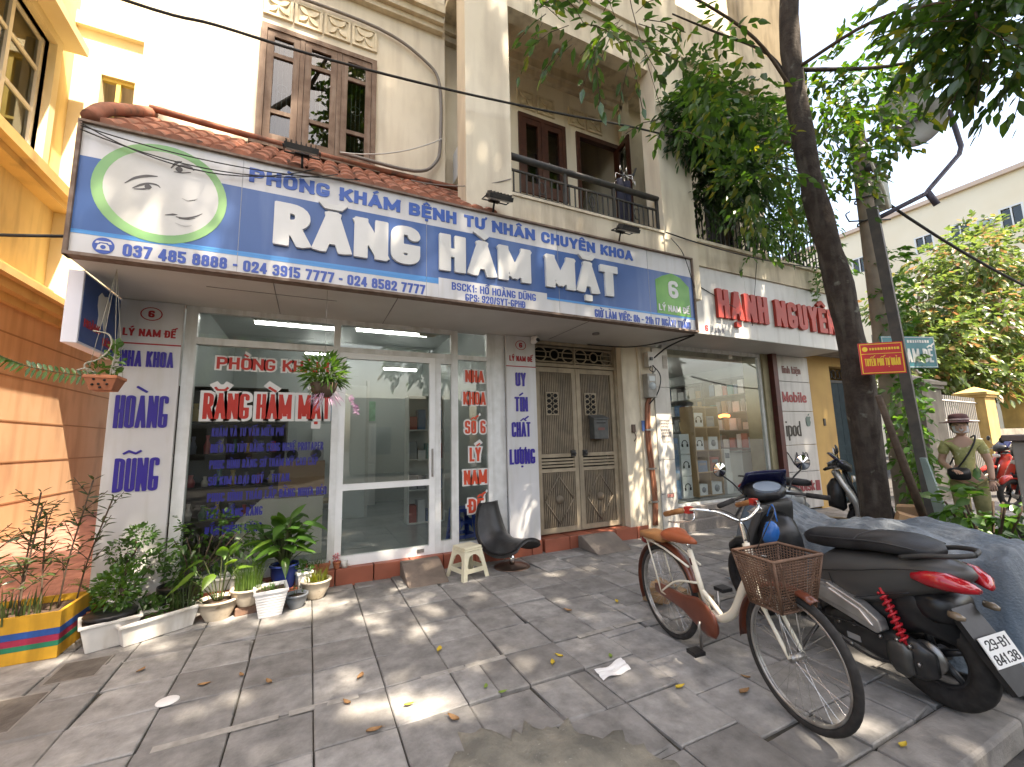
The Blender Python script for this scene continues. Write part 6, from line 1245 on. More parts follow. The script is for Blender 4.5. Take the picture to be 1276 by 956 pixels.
g=MB(); g.tube([(-.09,-.09,.29),(-.09,-.10,.27),(-.075,-.11,.13)],.010,6); g.tube([(-.09,.07,.29),(-.105,.09,.45)],.010,6); g.build('crank',steel,bk,local=True)
for (x,y,z) in ((-.07,-.16,.125),(-.11,.14,.455)): g=MB(); g.cb((x,y,z),(.085,.085,.025)); g.build('pedal',black,bk,local=True,bevel=.004)
g=MB(); g.tube([(-.50,.07,.32),(-.44,.12,.17),(-.40,.22,.015)],.009,6); g.build('kickstand',steel,bk,local=True)
g=MB(); g.lathe([(.012,0),(.03,.02),(.03,.05),(0,.06)],(-.745,0,.66),10,0,Matrix.Rotation(-1.57,4,'Y')); g.build('rear_light',M('dark_red_lens',(.2,.02,.02),.2),bk,local=True)
# ---------------------------------------------------------------- scooters
HEAD=('handlebar_cover','gauge','flyscreen','handlebar','grip','brake_lever','mirror_stalk','mirror_back','mirror_glass','headlight')
def scooter(lab,x,y,rz,body,trim,lean=-6,group=None,mirrors=True,plate=None,detail=True,steer=0.):
    t=thing('scooter',lab,'scooter',(x,y,0),rz,group,rx=math.radians(lean))
    def B(g,n,mt,p=t,**k):
        if n not in ('wheel','rim','brake_disc'): g.v=[(x if x>-.45 else -.45+(x+.45)*.76,y,z) for x,y,z in g.v]      # short tail
        if steer and n in HEAD: c_,s_=math.cos(steer),math.sin(steer); g.v=[(.42+(x-.42)*c_-y*s_,(x-.42)*s_+y*c_,z) for x,y,z in g.v]
        return g.build(n,mt,p,local=True,**k)
    def wh(xc,R,tw):
        g=MB(); c=lambda r_,i,n,yy=0: Vector((xc+r_*math.cos(2*math.pi*i/n),yy,R+r_*math.sin(2*math.pi*i/n)))
        g.tube([c(R-tw,i,40) for i in range(40)],tw,10,closed=True); w=B(g,'wheel',rubber)
        g=MB(); g.tube([c(R-tw*2,i,36) for i in range(36)],.016,8,closed=True)
        for i in range(5): g.tube([c(.03,i,5),c(R-tw*2,i+.12,5)],[.022,.014],6)
        g.tube([c(0,0,1,-.06),c(0,0,1,.06)],.04,12); B(g,'rim',M('dark_alloy',(.05,.05,.052),.4,metal=.6),w)
        g=MB(); g.tube([c(.0,0,1,.05),c(0,0,1,.062)],.085,18); B(g,'brake_disc',steel,w)
    wh(-.63,.265,.055); wh(.66,.285,.045)
    if detail:
        g=MB()
        for sy in (-1,1): g.tube([(.70-.04,sy*.07,.285),(.52,sy*.07,.66)],.020,8)
        g.tube([(.52,0,.62),(.42,0,.98)],.026,8); B(g,'fork',black)
    g=MB(); g.loft([(.88,0,.48,.03,.03,2),(.84,0,.53,.06,.04,2.4),(.74,0,.59,.07,.04,2.5),(.60,0,.60,.07,.045,2.5),(.50,0,.55,.065,.05,2.5),(.42,0,.46,.055,.05,2)],14); B(g,'front_fender',trim)
    # leg shield
    secs=[]
    g=MB()
    def shield(u,v):
        z=.27+.70*u; s=(v-.5)*2; hw=.15+.06*math.sin(math.pi*min(1,u*.95+.05)); x0=.47-.17*u+.10*math.sin(math.pi*u)*.6
        return (x0+.05*(1-s*s)+ .02*math.sin(u*6),s*hw,z)
    g.grid(shield,12,12); 
    o=B(g,'front_shield',body); md=o.modifiers.new('t','SOLIDIFY'); md.thickness=.05; md.offset=0
    g=MB(); g.loft([(.20,0,.62,.10,.14,3),(.26,0,.66,.14,.20,3),(.36,0,.66,.15,.24,3),(.40,0,.66,.12,.2,3)],16); B(g,'inner_panel',black)
    g=MB(); g.box(-.16,-.15,.26,.42,.15,.33); B(g,'floorboard',black,bevel=.02)
    g=MB(); g.loft([(-1.02,0,.755,.03,.02,2),(-.97,0,.75,.075,.05,2.3),(-.85,0,.725,.125,.09,2.6),(-.68,0,.69,.165,.115,2.8),(-.50,0,.645,.18,.15,3),(-.32,0,.60,.18,.17,3),(-.18,0,.555,.17,.19,3),(-.10,0,.50,.155,.19,3),(-.06,0,.45,.14,.16,3)],22); B(g,'rear_body',body)
    g=MB(); g.loft([(-.90,0,.46,.05,.10,3),(-.70,0,.52,.13,.13,3),(-.45,0,.46,.145,.15,3),(-.15,0,.40,.14,.12,3)],14); B(g,'under_body',black)
    g=MB(); g.loft([(-.86,0,.845,.05,.018,3),(-.80,0,.85,.11,.035,3),(-.62,0,.855,.145,.05,3),(-.45,0,.845,.15,.05,3),(-.36,0,.825,.145,.05,3),(-.15,0,.80,.13,.055,3),(-.02,0,.79,.10,.05,3),(.03,0,.785,.06,.03,2.5)],18); B(g,'seat',M('seat_vinyl',(.012,.012,.013),.5,c2=(.028,.028,.03),ns=12,bump=.15,bs=120))
    if detail:
        g=MB()
        for s in (-1,1): g.tube(curve([(-.72,s*.15,.82),(-.86,s*.13,.85),(-1.0,s*.09,.865),(-1.05,0,.865)],5),.013,8)
        B(g,'grab_rail',darkiron)
        for s in (-1,1):
            g=MB(); g.loft([(-1.07,s*.045,.70,.02,.012,2),(-1.03,s*.075,.715,.05,.03,2),(-.95,s*.105,.73,.05,.045,2.2),(-.86,s*.135,.735,.035,.04,2.2),(-.78,s*.155,.735,.015,.02,2)],12); B(g,'tail_light',M('tail_light_red',(.42,.012,.02),.12,coat=.6))
        g=MB(); g.add([Vector(p) for p in ((-.88,-.075,.62),(-.88,.075,.62),(-1.06,.085,.40),(-1.06,-.085,.40),(-1.17,.075,.26),(-1.17,-.075,.26))],[(0,1,2,3),(3,2,4,5)]); o=B(g,'rear_fender',black); md=o.modifiers.new('t','SOLIDIFY'); md.thickness=.03
        g=MB(); g.loft([(-.91,0,.56,.10,.07,3),(-.80,0,.56,.12,.09,3),(-.6,0,.57,.1,.06,3)],14); B(g,'wheel_arch',black)
        for s in (-1,1): g=MB(); g.loft([(-1.02,s*.125,.572,.010,.010,2),(-.99,s*.13,.575,.022,.020,2),(-.94,s*.128,.578,.018,.018,2)],10); B(g,'indicator',M('amber_lens',(.20,.15,.10),.15,coat=.5))
        fr=Frame((-1.075,.0,.42),(0,-1,0),(.55,0,.83)); g=MB(); rect(g,-.095,-.07,.095,.07,fr,.006,d0=-.002); rect(g,-.09,-.065,.09,.065,fr,.0065,d0=.005) if False else None
        pl=B(g,'license_plate',white)
        if plate: g=MB(); lettering(g,plate[0],-.075,.008,.075,.046,fr,wt=.15,dep=.0075); lettering(g,plate[1],-.08,-.058,.08,.046,fr,wt=.15,dep=.0075); B(g,'plate_lettering',black,pl)
        # swing engine on the +y side (left of the rider)
        for sd in (1,):
            g=MB(); g.loft([(-.80,sd*.13,.27,.02,.06,3),(-.72,sd*.135,.27,.045,.10,2.5),(-.60,sd*.135,.27,.05,.105,2.6),(-.40,sd*.135,.29,.05,.095,3),(-.22,sd*.135,.31,.05,.085,3),(-.12,sd*.13,.31,.03,.06,2.5)],18); B(g,'engine_case',M('engine_black',(.02,.02,.02),.3,c2=(.035,.034,.033),ns=14))
            g=MB(); g.loft([(-.70,sd*.185,.265,.02,.06,2.5),(-.66,sd*.19,.265,.025,.09,2.3),(-.58,sd*.19,.265,.025,.085,2.3),(-.54,sd*.185,.27,.015,.06,2)],14); B(g,'gear_cover',M('cast_metal',(.12,.12,.115),.45,metal=.7,c2=(.08,.08,.076),ns=12))
            g=MB(); g.pxz([(-.545,.385),(-.50,.36),(-.30,.405),(-.14,.44),(-.07,.40),(-.03,.42),(-.02,.48),(-.08,.545),(-.22,.565),(-.42,.50),(-.53,.44)],sd*.15,sd*.215); g.pxz([(-.50,.40),(-.30,.44),(-.14,.475),(-.10,.50),(-.14,.535),(-.24,.54),(-.42,.475)],sd*.214,sd*.228); g.tube([(-.06,sd*.19,.355),(.03,sd*.17,.38)],.022,8); o=B(g,'air_filter_cover',M('silver_cover',(.55,.54,.52),.28,metal=.75,c2=(.4,.39,.37),ns=10),bevel=.012)
            g=MB(); A=Vector((-.66,sd*.17,.34)); Bq=Vector((-.55,sd*.165,.62)); g.tube([A,Bq],.012,8); n=60; dv=(Bq-A); ex=dv.orthogonal().normalized(); ey=dv.normalized().cross(ex)
            g.tube([A+dv*(.08+.84*i/n)+(ex*math.cos(i*.84)+ey*math.sin(i*.84))*.026 for i in range(n+1)],.0075,5); B(g,'shock_absorber',M('spring_red',(.50,.02,.03),.35))
            g=MB(); g.box(-.36,sd*.183,.25,-.28,sd*.187,.285); B(g,'case_label',M('label_grey',(.3,.3,.3),.5))
        g=MB()                                            # panel gaps, seat seam, cables, bolts
        for sd in (-1,1):
            g.tube(curve([(-.06,sd*.150,.60),(-.22,sd*.176,.635),(-.45,sd*.186,.70),(-.70,sd*.168,.755),(-.90,sd*.115,.775)],5),.0035,4); g.tube(curve([(-.10,sd*.158,.40),(-.26,sd*.178,.47),(-.48,sd*.184,.56),(-.74,sd*.158,.635)],5),.004,4)
            g.tube(curve([(-.20,sd*.174,.42),(-.24,sd*.180,.52),(-.22,sd*.178,.62)],4),.003,4)
        B(g,'panel_gaps',black)
        g=MB(); 
        for sd in (-1,1): g.tube(curve([(.0,sd*.085,.80),(-.15,sd*.128,.825),(-.36,sd*.148,.855),(-.45,sd*.150,.868),(-.62,sd*.146,.878),(-.80,sd*.112,.865)],5),.004,5)
        g.tube(curve([(-.40,-.146,.86),(-.40,-.08,.885),(-.40,.08,.885),(-.40,.146,.86)],5),.003,4); B(g,'seat_piping',M('piping_grey',(.05,.05,.052),.5))
        g=MB(); g.tube(curve([(-.60,.19,.23),(-.40,.20,.20),(-.10,.17,.25),(.10,.10,.3)],5),.008,5); g.tube(curve([(-.50,.19,.34),(-.35,.205,.36),(-.15,.19,.33)],5),.007,5); B(g,'engine_cables',rubber)
        g=MB()
        for (x_,z_) in ((-.74,.27),(-.70,.35),(-.62,.36),(-.50,.34),(-.34,.35),(-.24,.33),(-.30,.22),(-.48,.2),(-.64,.18)): g.tube([(x_,.18,z_),(x_,.196,z_)],.011,6)
        B(g,'bolts',steel)
        g=MB(); g.tube(curve([(-.35,-.14,.25),(-.55,-.17,.26),(-.88,-.19,.36)],4),[.03]*4+[.05]*5,10); B(g,'exhaust',black)
        g=MB(); g.tube([(-.05,.14,.24),(.02,.22,.10),(.04,.29,.02)],.012,6); g.tube([(.04,.29,.02),(-.03,.31,.012)],.012,6); B(g,'side_stand',darkiron)
    # handlebar head
    g=MB(); g.loft([(.24,0,1.03,.06,.03,2.5),(.30,0,1.05,.14,.06,2.6),(.38,0,1.06,.16,.075,2.6),(.45,0,1.03,.13,.08,2.5),(.51,0,1.0,.06,.05,2)],18); B(g,'handlebar_cover',black)
    g=MB(); g.add([Vector((.285+.055*math.cos(i*.3927),.10*math.sin(i*.3927),1.105+.03*math.cos(i*.3927))) for i in range(16)],[tuple(range(16))]); o=B(g,'gauge',M('gauge_glass',(.25,.3,.36),.06,coat=1.)); md=o.modifiers.new('t','SOLIDIFY'); md.thickness=.02
    if detail:
        g=MB(); g.grid(lambda u,v:(.46-.15*u-.06*(2*v-1)**2,(v-.5)*(.36-.07*u),1.06+.16*u),6,8); o=B(g,'flyscreen',M('navy_tinted_screen',(.012,.014,.06),.08,coat=1.)); md=o.modifiers.new('t','SOLIDIFY'); md.thickness=.006
    for s in (-1,1):
        g=MB(); g.tube([(.36,s*.12,1.03),(.30,s*.24,1.02),(.23,s*.36,1.0)],.012,8); hb_=B(g,'handlebar',darkiron)
        g=MB(); g.tube([(.28,s*.265,1.015),(.21,s*.395,.992)],.019,10); B(g,'grip',rubber,hb_)
        if detail: g=MB(); g.tube(curve([(.31,s*.20,1.01),(.36,s*.25,.995),(.30,s*.36,.98)],4),.007,6); B(g,'brake_lever',steel,hb_)
        if mirrors:
            g=MB(); g.tube(curve([(.33,s*.17,1.05),(.36,s*.22,1.13),(.35,s*.29,1.20)],4),.007,6); mi=B(g,'mirror_stalk',black)
            mm=Matrix.Translation((.35,s*.31,1.255))@Matrix.Rotation(s*.18,4,'Z')@Matrix.Rotation(-.12,4,'Y'); g=MB(); g.lathe([(0,.02),(.04,.018),(.062,.004),(.062,-.004)],(0,0,0),18); g.v=[tuple(mm@Vector((z,x*.85,y*1.0))) for x,y,z in g.v]; B(g,'mirror_back',black,mi)
            g=MB(); g.lathe([(0,-.0045),(.058,-.005)],(0,0,0),18); g.v=[tuple(mm@Vector((z,x*.85,y*1.0))) for x,y,z in g.v]; B(g,'mirror_glass',M('mirror_silver',(.85,.86,.87),.03,metal=1),mi)
    g=MB(); g.loft([(.50,0,.86,.10,.05,2),(.53,0,.87,.06,.04,2)],12); B(g,'headlight',M('headlight_glass',(.6,.6,.58),.1,coat=1.))
    return t
grey=M('matt_grey_paint',(.072,.07,.066),.40,c2=(.062,.060,.057),ns=3,spec=.5)
scooter('matt grey scooter with a red tail light and red rear spring beside the bicycle',3.351,1.883,math.radians(77.5),grey,black,-5,plate=('29-B1','841.38'),steer=math.radians(-24))
scooter('silver scooter half hidden behind the tarpaulin and the tree trunk',6.5,3.75,math.radians(-60),M('silver_paint',(.35,.35,.34),.3,metal=.6),black,-5)
scooter('beige scooter with black mirrors behind the leafy bush',6.75,1.55,math.radians(205),M('beige_paint',(.52,.48,.36),.35),M('beige_paint',(0,0,0)),-5,'scooters along the side street')
scooter('red scooter standing in the sun before the ochre gate pillar',12.6,3.1,math.radians(160),M('red_paint',(.55,.045,.03),.25,coat=.5),M('red_paint',(0,0,0)),-5,'scooters along the side street')
scooter('second red scooter in the sun, closer to the white railings',15.5,4.1,math.radians(150),MATS['red_paint'],MATS['red_paint'],-5,'scooters along the side street')
scooter('maroon scooter at the far right end of the row',16.5,3.2,math.radians(170),M('maroon_paint',(.25,.03,.06),.25,coat=.5),black,-5,'scooters along the side street')
# blue plastic bag hanging on the grey scooter
g=MB(); g.loft([(2.98,2.06,.80,.045,.02,2),(3.0,2.06,.80,.07,.09,2.5),(3.04,2.06,.78,.085,.115,2.8),(3.08,2.06,.79,.075,.10,2.5),(3.10,2.06,.8,.05,.03,2)],14)
g.v=[(3.04+(x-3.04)*.62,2.06+(y-2.06)*.62,.80+(z-.80)*.75) for x,y,z in g.v]; g.v=[(x+.008*math.sin(40*z+9*y),y+.01*math.sin(33*z+4*x*9),z+.008*math.sin(50*y)) for x,y,z in g.v]
g.tube(curve([(3.04,2.0,.88),(3.06,2.04,.99),(3.08,2.1,.9)],4),.006,5)
tag(g.build('plastic_bag',M('blue_bag',(.02,.13,.42),.25,coat=.3),loc=(3.04,2.06,.7)),'shiny blue plastic bag hung between the bicycle and the grey scooter','bag')
# ---------------------------------------------------------------- tarpaulin over another motorbike
tm=M('blue_grey_tarpaulin',(.20,.222,.24),.6,c2=(.145,.168,.19),ns=2.6,bump=.7,bs=70,streak=((.30,.33,.35),6),spec=.25,dirt=((.12,.16,.20),3.5,.5)); 
nt=tm.node_tree
g=MB()
def tarp(u,v):
    L0=-1.0; L1=1.12; x=L0+(L1-L0)*u; s=(v-.5)*2
    ridge=.765+.15*math.exp(-((u-.86)/.10)**2)+.05*math.exp(-((u-.30)/.25)**2)-.05*math.exp(-((u-.62)/.1)**2)
    endf=min(1,u/.055,(1-u)/.07); 
    hw=.36+.10*math.sin(3*u+1); a=abs(s)
    across=hw*(min(a,.55)/.55)*.62 + (0 if a<.55 else (a-.55)/.45*.16)
    drop=0 if a<.30 else .06*((a-.30)/.25)**2 if a<.55 else .06+(a-.55)/.45*.68
    z=ridge-drop-(1-endf)**1.5*.62*(1 if u<.5 else .7)
    rg=lambda p:1-2*abs(math.sin(p))                      # sharp creases
    w=.020*math.sin(15*u+5*a*s+2*math.sin(4*s))+.012*rg(11*u+5*s+1.5*math.sin(6*u))+.010*rg(9*u-7*s+2*math.sin(5*s))+.007*rg(27*u+11*s+3*math.sin(7*s))+.006*rg(19*u-23*s+2*math.sin(11*u))+.004*rg(53*u+31*s)
    fold=(.035*math.sin(26*u+3*math.sin(7*u))+.02*rg(17*u+4*a))*max(0,a-.4)
    return (x-(1-endf)*.05*(1 if u<.5 else -1), math.copysign(across+fold+(.02*math.sin(11*u)if a>.5 else 0),s)+.02*math.sin(6*u), max(.06,z+w))
g.grid(tarp,200,120); t=g.build('tarpaulin',tm,local=True); t.location=(4.12,1.98,0); t.rotation_euler=(0,0,math.radians(86)); md=t.modifiers.new('t','SOLIDIFY'); md.thickness=.006
tag(t,'wrinkled blue grey tarpaulin draped over a parked motorbike behind the grey scooter','tarpaulin')
g=MB(); g.box(3.76,1.0,.06,4.5,1.04,.40); g.box(3.78,1.04,.06,3.82,1.4,.38); 
tag(g.build('wooden_board',M('red_brown_board',(.22,.07,.04),.6,c2=(.16,.05,.03),ns=8),loc=(4.1,.64,.1)),'red brown board at the foot of the tarpaulin, behind the licence plate','board')
t=thing('firewood','small heap of split wood blocks on the pavement behind the bicycle','wood',(3.0,2.95,0)); rr=random.Random(8)
for i in range(7): g=MB(); g.cb((2.95+rr.uniform(-.15,.25),2.95+rr.uniform(-.15,.2),.045+.05*(i%3)),(rr.uniform(.16,.3),.07,.06),rz=rr.uniform(0,3),rx=rr.uniform(-.2,.2),ry=rr.uniform(-.15,.15)); g.build('block',M('split_wood',(.30,.2,.11),.85,c2=(.2,.13,.075),ns=12),t)
# ---------------------------------------------------------------- street tree with the red sign
TB=Vector((5.42,2.46,0))
tr=thing('street_tree','leaning dark trunk of a street tree with a red sign nailed to it','tree',tuple(TB))
tp=curve([(5.62,2.62,-.05),(5.52,2.55,.45),(5.40,2.47,1.35),(5.24,2.42,2.4),(5.12,2.42,3.2),(4.98,2.46,4.1),(4.86,2.45,5.0),(4.78,2.40,6.2),(4.85,2.2,7.4),(5.0,1.9,8.6),(5.3,.9,10.8),(5.6,-.8,13.2)],7)
rd=[max(.06,.150-.0011*i+(.05*max(0,(6-i))/6)) for i in range(len(tp))]
g=MB(); g.tube(tp,rd,16); rr=random.Random(4); g.v=[(x+.010*math.sin(z*7+x*40)+.006*math.sin(z*19+y*60),y+.010*math.cos(z*6+y*45),z) for x,y,z in g.v]
def limb(g,pts,r0,r1,n=8): P=curve(pts,5); k=len(P); g.tube(P,[r0+(r1-r0)*i/(k-1) for i in range(k)],n); return P
g.build('trunk',bark,tr)
g=MB(); br=[]
br.append(limb(g,[(5.3,.9,10.8),(6.6,-1.5,12.6),(8.4,-4.0,13.4)],.07,.02)); br.append(limb(g,[(5.5,-.4,12.6),(4.4,-2.2,14.2),(3.6,-4,14.6)],.06,.02)); br.append(limb(g,[(5.6,-.8,13.2),(7.2,-1.2,15),(9.5,-1.6,16)],.06,.02)); br.append(limb(g,[(5.6,-.8,13.2),(5.8,-1.6,15.2),(5.6,-2,16.8)],.06,.02))
br.append(limb(g,[(4.84,2.45,5.3),(4.7,2.6,5.9),(4.1,2.85,6.2),(3.5,2.9,6.2)],.02,.008)); br.append(limb(g,[(4.92,2.46,4.6),(5.2,2.9,5.2),(5.7,3.4,5.7)],.03,.01)); br.append(limb(g,[(4.82,2.43,5.6),(5.9,2.0,5.7),(6.8,1.5,5.9)],.025,.01))
g.build('branches',bark,tr)
# ---------------------------------------------------------------- signs on the tree and the pole
t=thing('notice_sign','small red and yellow street notice nailed to the leaning tree trunk','sign',(5.2,2.18,2.1))
fs=Frame((5.155,2.145,2.23),(.80,-.60,0),(-.0,0,1)); g=MB(); rect(g,-.195,-.16,.195,.16,fs,.008,d0=0); g.build('plate',M('notice_red',(.52,.02,.025),.35,c2=(.45,.02,.025),ns=5),t)
g=MB(); 
for a in ((-.185,-.15,.185,-.143),(-.185,.143,.185,.15),(-.185,-.143,-.178,.143),(.178,-.143,.185,.143),(-.178,.045,.178,.05)): rect(g,*a,fs,.010)
lettering(g,'TUYẾN PHỐ TỰ QUẢN',-.155,-.075,.155,.075,fs,wt=.19,dep=.010); disc(g,-.14,.097,.024,fs,.010)
k=random.Random(3); x=-.10
while x<.15: q_=k.uniform(.012,.022); rect(g,x,.085,x+q_,.108,fs,.010); x+=q_+.008
g.build('yellow_lettering',M('notice_yellow',(.75,.52,.04),.4),t)
P0_=Vector((7.46,3.0,6.15))
pole=thing('utility_pole','tall grey utility pole with a bracket of two dish lamps and a meter box','pole',(7.75,3.2,0))
conc=M('pole_concrete',(.33,.28,.22),.85,c2=(.25,.21,.17),ns=6,streak=((.18,.15,.12),6))
g=MB(); g.tube([(8.06,3.32,-.1),(7.9,3.24,2.95),(7.48,3.02,6.05),(7.45,3.0,6.3)],[.12,.115,.10,.095],12); g.build('shaft',conc,pole)
pp=M('purple_grey_pipe',(.13,.115,.16),.5,c2=(.09,.08,.11),ns=10)
hexa=[(7.52,3.0,5.92),(8.05,2.70,6.18),(8.60,2.40,6.40),(8.72,2.34,6.36),(8.88,2.33,5.82),(8.86,2.36,5.70),(8.48,2.64,5.18),(8.44,2.67,5.12),(7.72,3.12,4.72)]
g=MB(); g.tube(hexa,.034,8); g.tube([(8.46,2.66,5.16),(8.56,2.60,4.93)],.045,8); g.build('bracket_arm',pp,pole)
for (x,y,z,rx_,ry_) in ((8.02,2.64,6.55,-.5,.5),(8.30,2.56,6.20,-.65,.55)):
    mm=Matrix.Translation((x,y,z))@Matrix.Rotation(ry_,4,'Y')@Matrix.Rotation(rx_,4,'X'); g=MB(); g.lathe([(.0,.10),(.06,.10),(.20,.05),(.33,-.03),(.33,-.045),(.19,.035),(.05,.075),(0,.075)],(0,0,0),24,0,mm); sh_=g.build('lamp_shade',M('dish_white',(.60,.60,.60),.4,c2=(.5,.5,.49),ns=5),pole)
    g=MB(); g.lathe([(.06,.10),(.07,.13),(.05,.24),(0,.25)],(0,0,0),12,0,mm); g.build('lamp_neck',pp,sh_)
g=MB(); g.box(7.75,2.93,4.93,8.02,3.13,5.42); mb_=g.build('meter_box',M('box_green_grey',(.42,.44,.37),.5,c2=(.35,.37,.31),ns=5),pole,bevel=.015); g=MB(); g.box(7.72,2.90,5.42,8.05,3.16,5.45); g.build('box_lid',conc,mb_)
g=MB(); g.tube(curve([(7.56,2.95,5.9),(7.5,2.9,5.5),(7.6,2.85,5.1),(7.75,2.88,4.85),(7.85,2.92,4.92)],6),.022,6); g.build('conduit',M('pale_conduit',(.62,.6,.52),.5),pole)
g=MB()
for z,a in ((5.78,.0),(5.45,.2),(5.05,-.1),(4.7,.1)):
    f=(6.05-z)/(6.05-2.95); c=Vector((7.48,3.02,6.05)).lerp(Vector((7.9,3.24,2.95)),f); g.tube([c+Vector((-.30,.10,a*.1)),c+Vector((.2,-.2,0))],.012,6); g.tube([c+Vector((.13*math.cos(i*.6),.13*math.sin(i*.6),0)) for i in range(11)],.012,5,closed=True)
    g.tube(curve([c+Vector((-.3,.1,0)),c+Vector((-.38,.1,.1)),c+Vector((-.30,.08,.16))],4),.01,5)
for k in range(5): g.lathe([(0,0),(.05,.02),(.05,.08),(0,.1)],(7.50+k*.03,2.95-.02*k,5.42+.03*(k%2)),8)
g.build('insulators',darkiron,pole)
t=thing('steel_post','slim dark steel post leaning beside the utility pole','post',(6.9,2.6,0)); g=MB()
A,Bv=Vector((7.12,2.66,-.1)),Vector((6.16,2.45,4.25)); d=(Bv-A).normalized(); e1=Vector((0,0,1)).cross(d).normalized(); e2=d.cross(e1)
sm_=M('post_steel',(.085,.082,.08),.6,c2=(.14,.125,.11),ns=7)
for (o_,w1,w2) in ((e1*.0,.10,.014),(e2*.045+e1*.045,.014,.10)):
    vs=[b_+o_+e1*s1*w1/2+e2*s2*w2/2 for b_ in (A,Bv) for s1,s2 in ((-1,-1),(1,-1),(1,1),(-1,1))]; g.add(vs,[(0,1,2,3),(7,6,5,4)]+[(i,(i+1)%4,(i+1)%4+4,i+4) for i in range(4)])
g.build('angle_bar',sm_,t)
t=thing('street_name_sign','teal street name plate on a bracket beyond the tree','sign',(7.8,2.9,2.6)); fs=Frame((7.70,2.90,2.62),(.95,-.31,0),(0,0,1)); g=MB(); rect(g,-.42,-.23,.46,.23,fs,.02); g.build('plate',M('street_teal',(.03,.20,.23),.4,c2=(.035,.17,.2),ns=4),t)
g=MB(); lettering(g,'LÝ NAM ĐẾ',-.36,-.15,.40,.20,fs,wt=.17,dep=.024); 
k=random.Random(6); x=.0
while x<.34: q_=k.uniform(.02,.035); rect(g,x,.135,x+q_,.175,fs,.024); x+=q_+.014
for a in ((-.41,-.22,.45,-.213),(-.41,.213,.45,.22),(-.41,-.213,-.403,.213),(.443,-.213,.45,.213)): rect(g,*a,fs,.023)
g.build('white_lettering',letw,t); g=MB(); g.tube([(7.85,3.1,2.6),(7.45,3.0,2.6)],.02,6); g.build('bracket',darkiron,t)
t=thing('wooden_plank','rough plank leaning across the foot of the tree trunk','plank',(5.75,2.2,0)); g=MB(); A,Bv=Vector((5.95,2.25,.30)),Vector((5.05,2.17,1.85)); g.tube([A,A.lerp(Bv,.4)+Vector((.01,.01,0)),Bv],[.035,.04,.028],6); g.build('stick',M('dark_rough_wood',(.075,.05,.035),.9,c2=(.12,.085,.06),ns=12,bump=.7),t); g=MB(); g.tube([(5.75,2.2,.02),(5.92,2.24,.32)],.03,6); g.build('prop',MATS['dark_rough_wood'],t)
t=tag(MB().add([(6.50,2.2,.02),(6.56,2.38,.02),(6.22,2.36,1.20),(6.20,2.30,1.20)],[(0,1,2,3)]).build('glass_sheet',M('green_glass_edge',(.42,.52,.49),.12,c2=(.3,.4,.38),ns=3,coat=.6),loc=(6.55,2.2,0)),'pale green sheet of glass leaning by the steel post','glass sheet'); md=t.modifiers.new('t','SOLIDIFY'); md.thickness=.02
t=thing('rubble','broken ochre bricks piled at the foot of the street tree','rubble',(5.6,2.3,0)); rr=random.Random(12)
for i in range(9): g=MB(); g.cb((5.45+rr.uniform(-.3,.5),2.15+rr.uniform(-.2,.3),.07+.18*(i%4)),(.24,.18,.16),rz=rr.uniform(0,3),rx=rr.uniform(-.4,.4)); g.build('brick_piece',M('ochre_brick',(.46,.28,.14),.9,c2=(.34,.2,.11),ns=8),t)
t=thing('street_cabinet','tall grey service cabinet with a dark lid at the kerb beyond the tarpaulin','cabinet',(5.25,1.1,0)); g=MB(); g.box(4.98,.85,-.0,5.6,1.33,1.40); g.build('body',M('cabinet_grey',(.27,.255,.225),.5,c2=(.22,.205,.18),ns=5,streak=((.16,.15,.13),7)),t,bevel=.01); g=MB(); g.box(4.94,.81,1.40,5.64,1.37,1.45); g.build('lid',M('cabinet_lid',(.12,.09,.08),.5),t,bevel=.01); g=MB(); g.box(4.972,.9,.15,4.98,1.28,1.3); g.build('door',MATS['cabinet_grey'],t)
# ---------------------------------------------------------------- wires
wm_=M('cable_black',(.02,.019,.018),.6); wg=M('cable_grey',(.22,.2,.18),.7)
def wire(pts,r_,lab,mt=wm_,nm='cable'): tag(MB().tube(pts,r_,6).build(nm,mt,loc=tuple(pts[0])),lab,'cable')
wire(curve([(-3.99,4.0,5.2),(-1.52,4.0,5.12),(-.87,4.0,5.17),(-.04,4.0,5.2),(1.24,4.0,5.33),(2.7,4.0,5.54),(4.25,4.0,5.79),(6.88,4.0,6.03),(9.0,4.1,6.4)],6),.014,'thick black cable crossing above the brown shuttered window and the balcony')
wire(sag((-4.0,4.5,2.98),(-1.70,4.12,3.1),.03,8),.012,'short cable from the villa wall to the end of the signboard')
wire([Vector(p) for p in curve([(-.75,5.15,6.98),(.62,5.15,6.98),(1.25,5.15,6.75),(1.46,5.15,6.45),(1.47,5.15,5.6),(1.40,5.14,5.25),(1.1,5.1,5.02),(.2,5.05,4.98)],5)],.022,'grey cable running above the flower ornaments and down beside the column',wg)
wire(sag((1.48,5.1,5.6),(.2,4.9,4.88),.10,10),.008,'thin pale cable sagging down to the tiled roof',M('cable_white',(.6,.58,.54),.6))
wire(sag((2.06,4.18,4.6),(.9,4.3,4.35),.08,10),.006,'thin grey wire from the column to the tiled roof',wg)
for i,(zz,s_) in enumerate(((.0,.10),(-.03,.16),(.02,.22))): wire(sag((-1.68,4.06,3.98+zz),(.35-.2*i,4.05,4.06),s_,14),.005,['upper thin wire drooping over the green ringed face','lower thin wire drooping over the green ringed face','longest thin wire drooping over the green ringed face'][i])
wire(sag((4.5,4.15,4.4),(9.2,4.36,4.7),.12,14),.010,'cable strung along the plant covered balcony')
wire([Vector(p) for p in curve([(4.62,4.18,4.35),(4.75,4.1,4.1),(4.86,4.05,3.6),(5.3,4.42,3.85),(6.2,4.40,3.55)],5)],.006,'thin wire looping over the left part of the red lettered fascia')
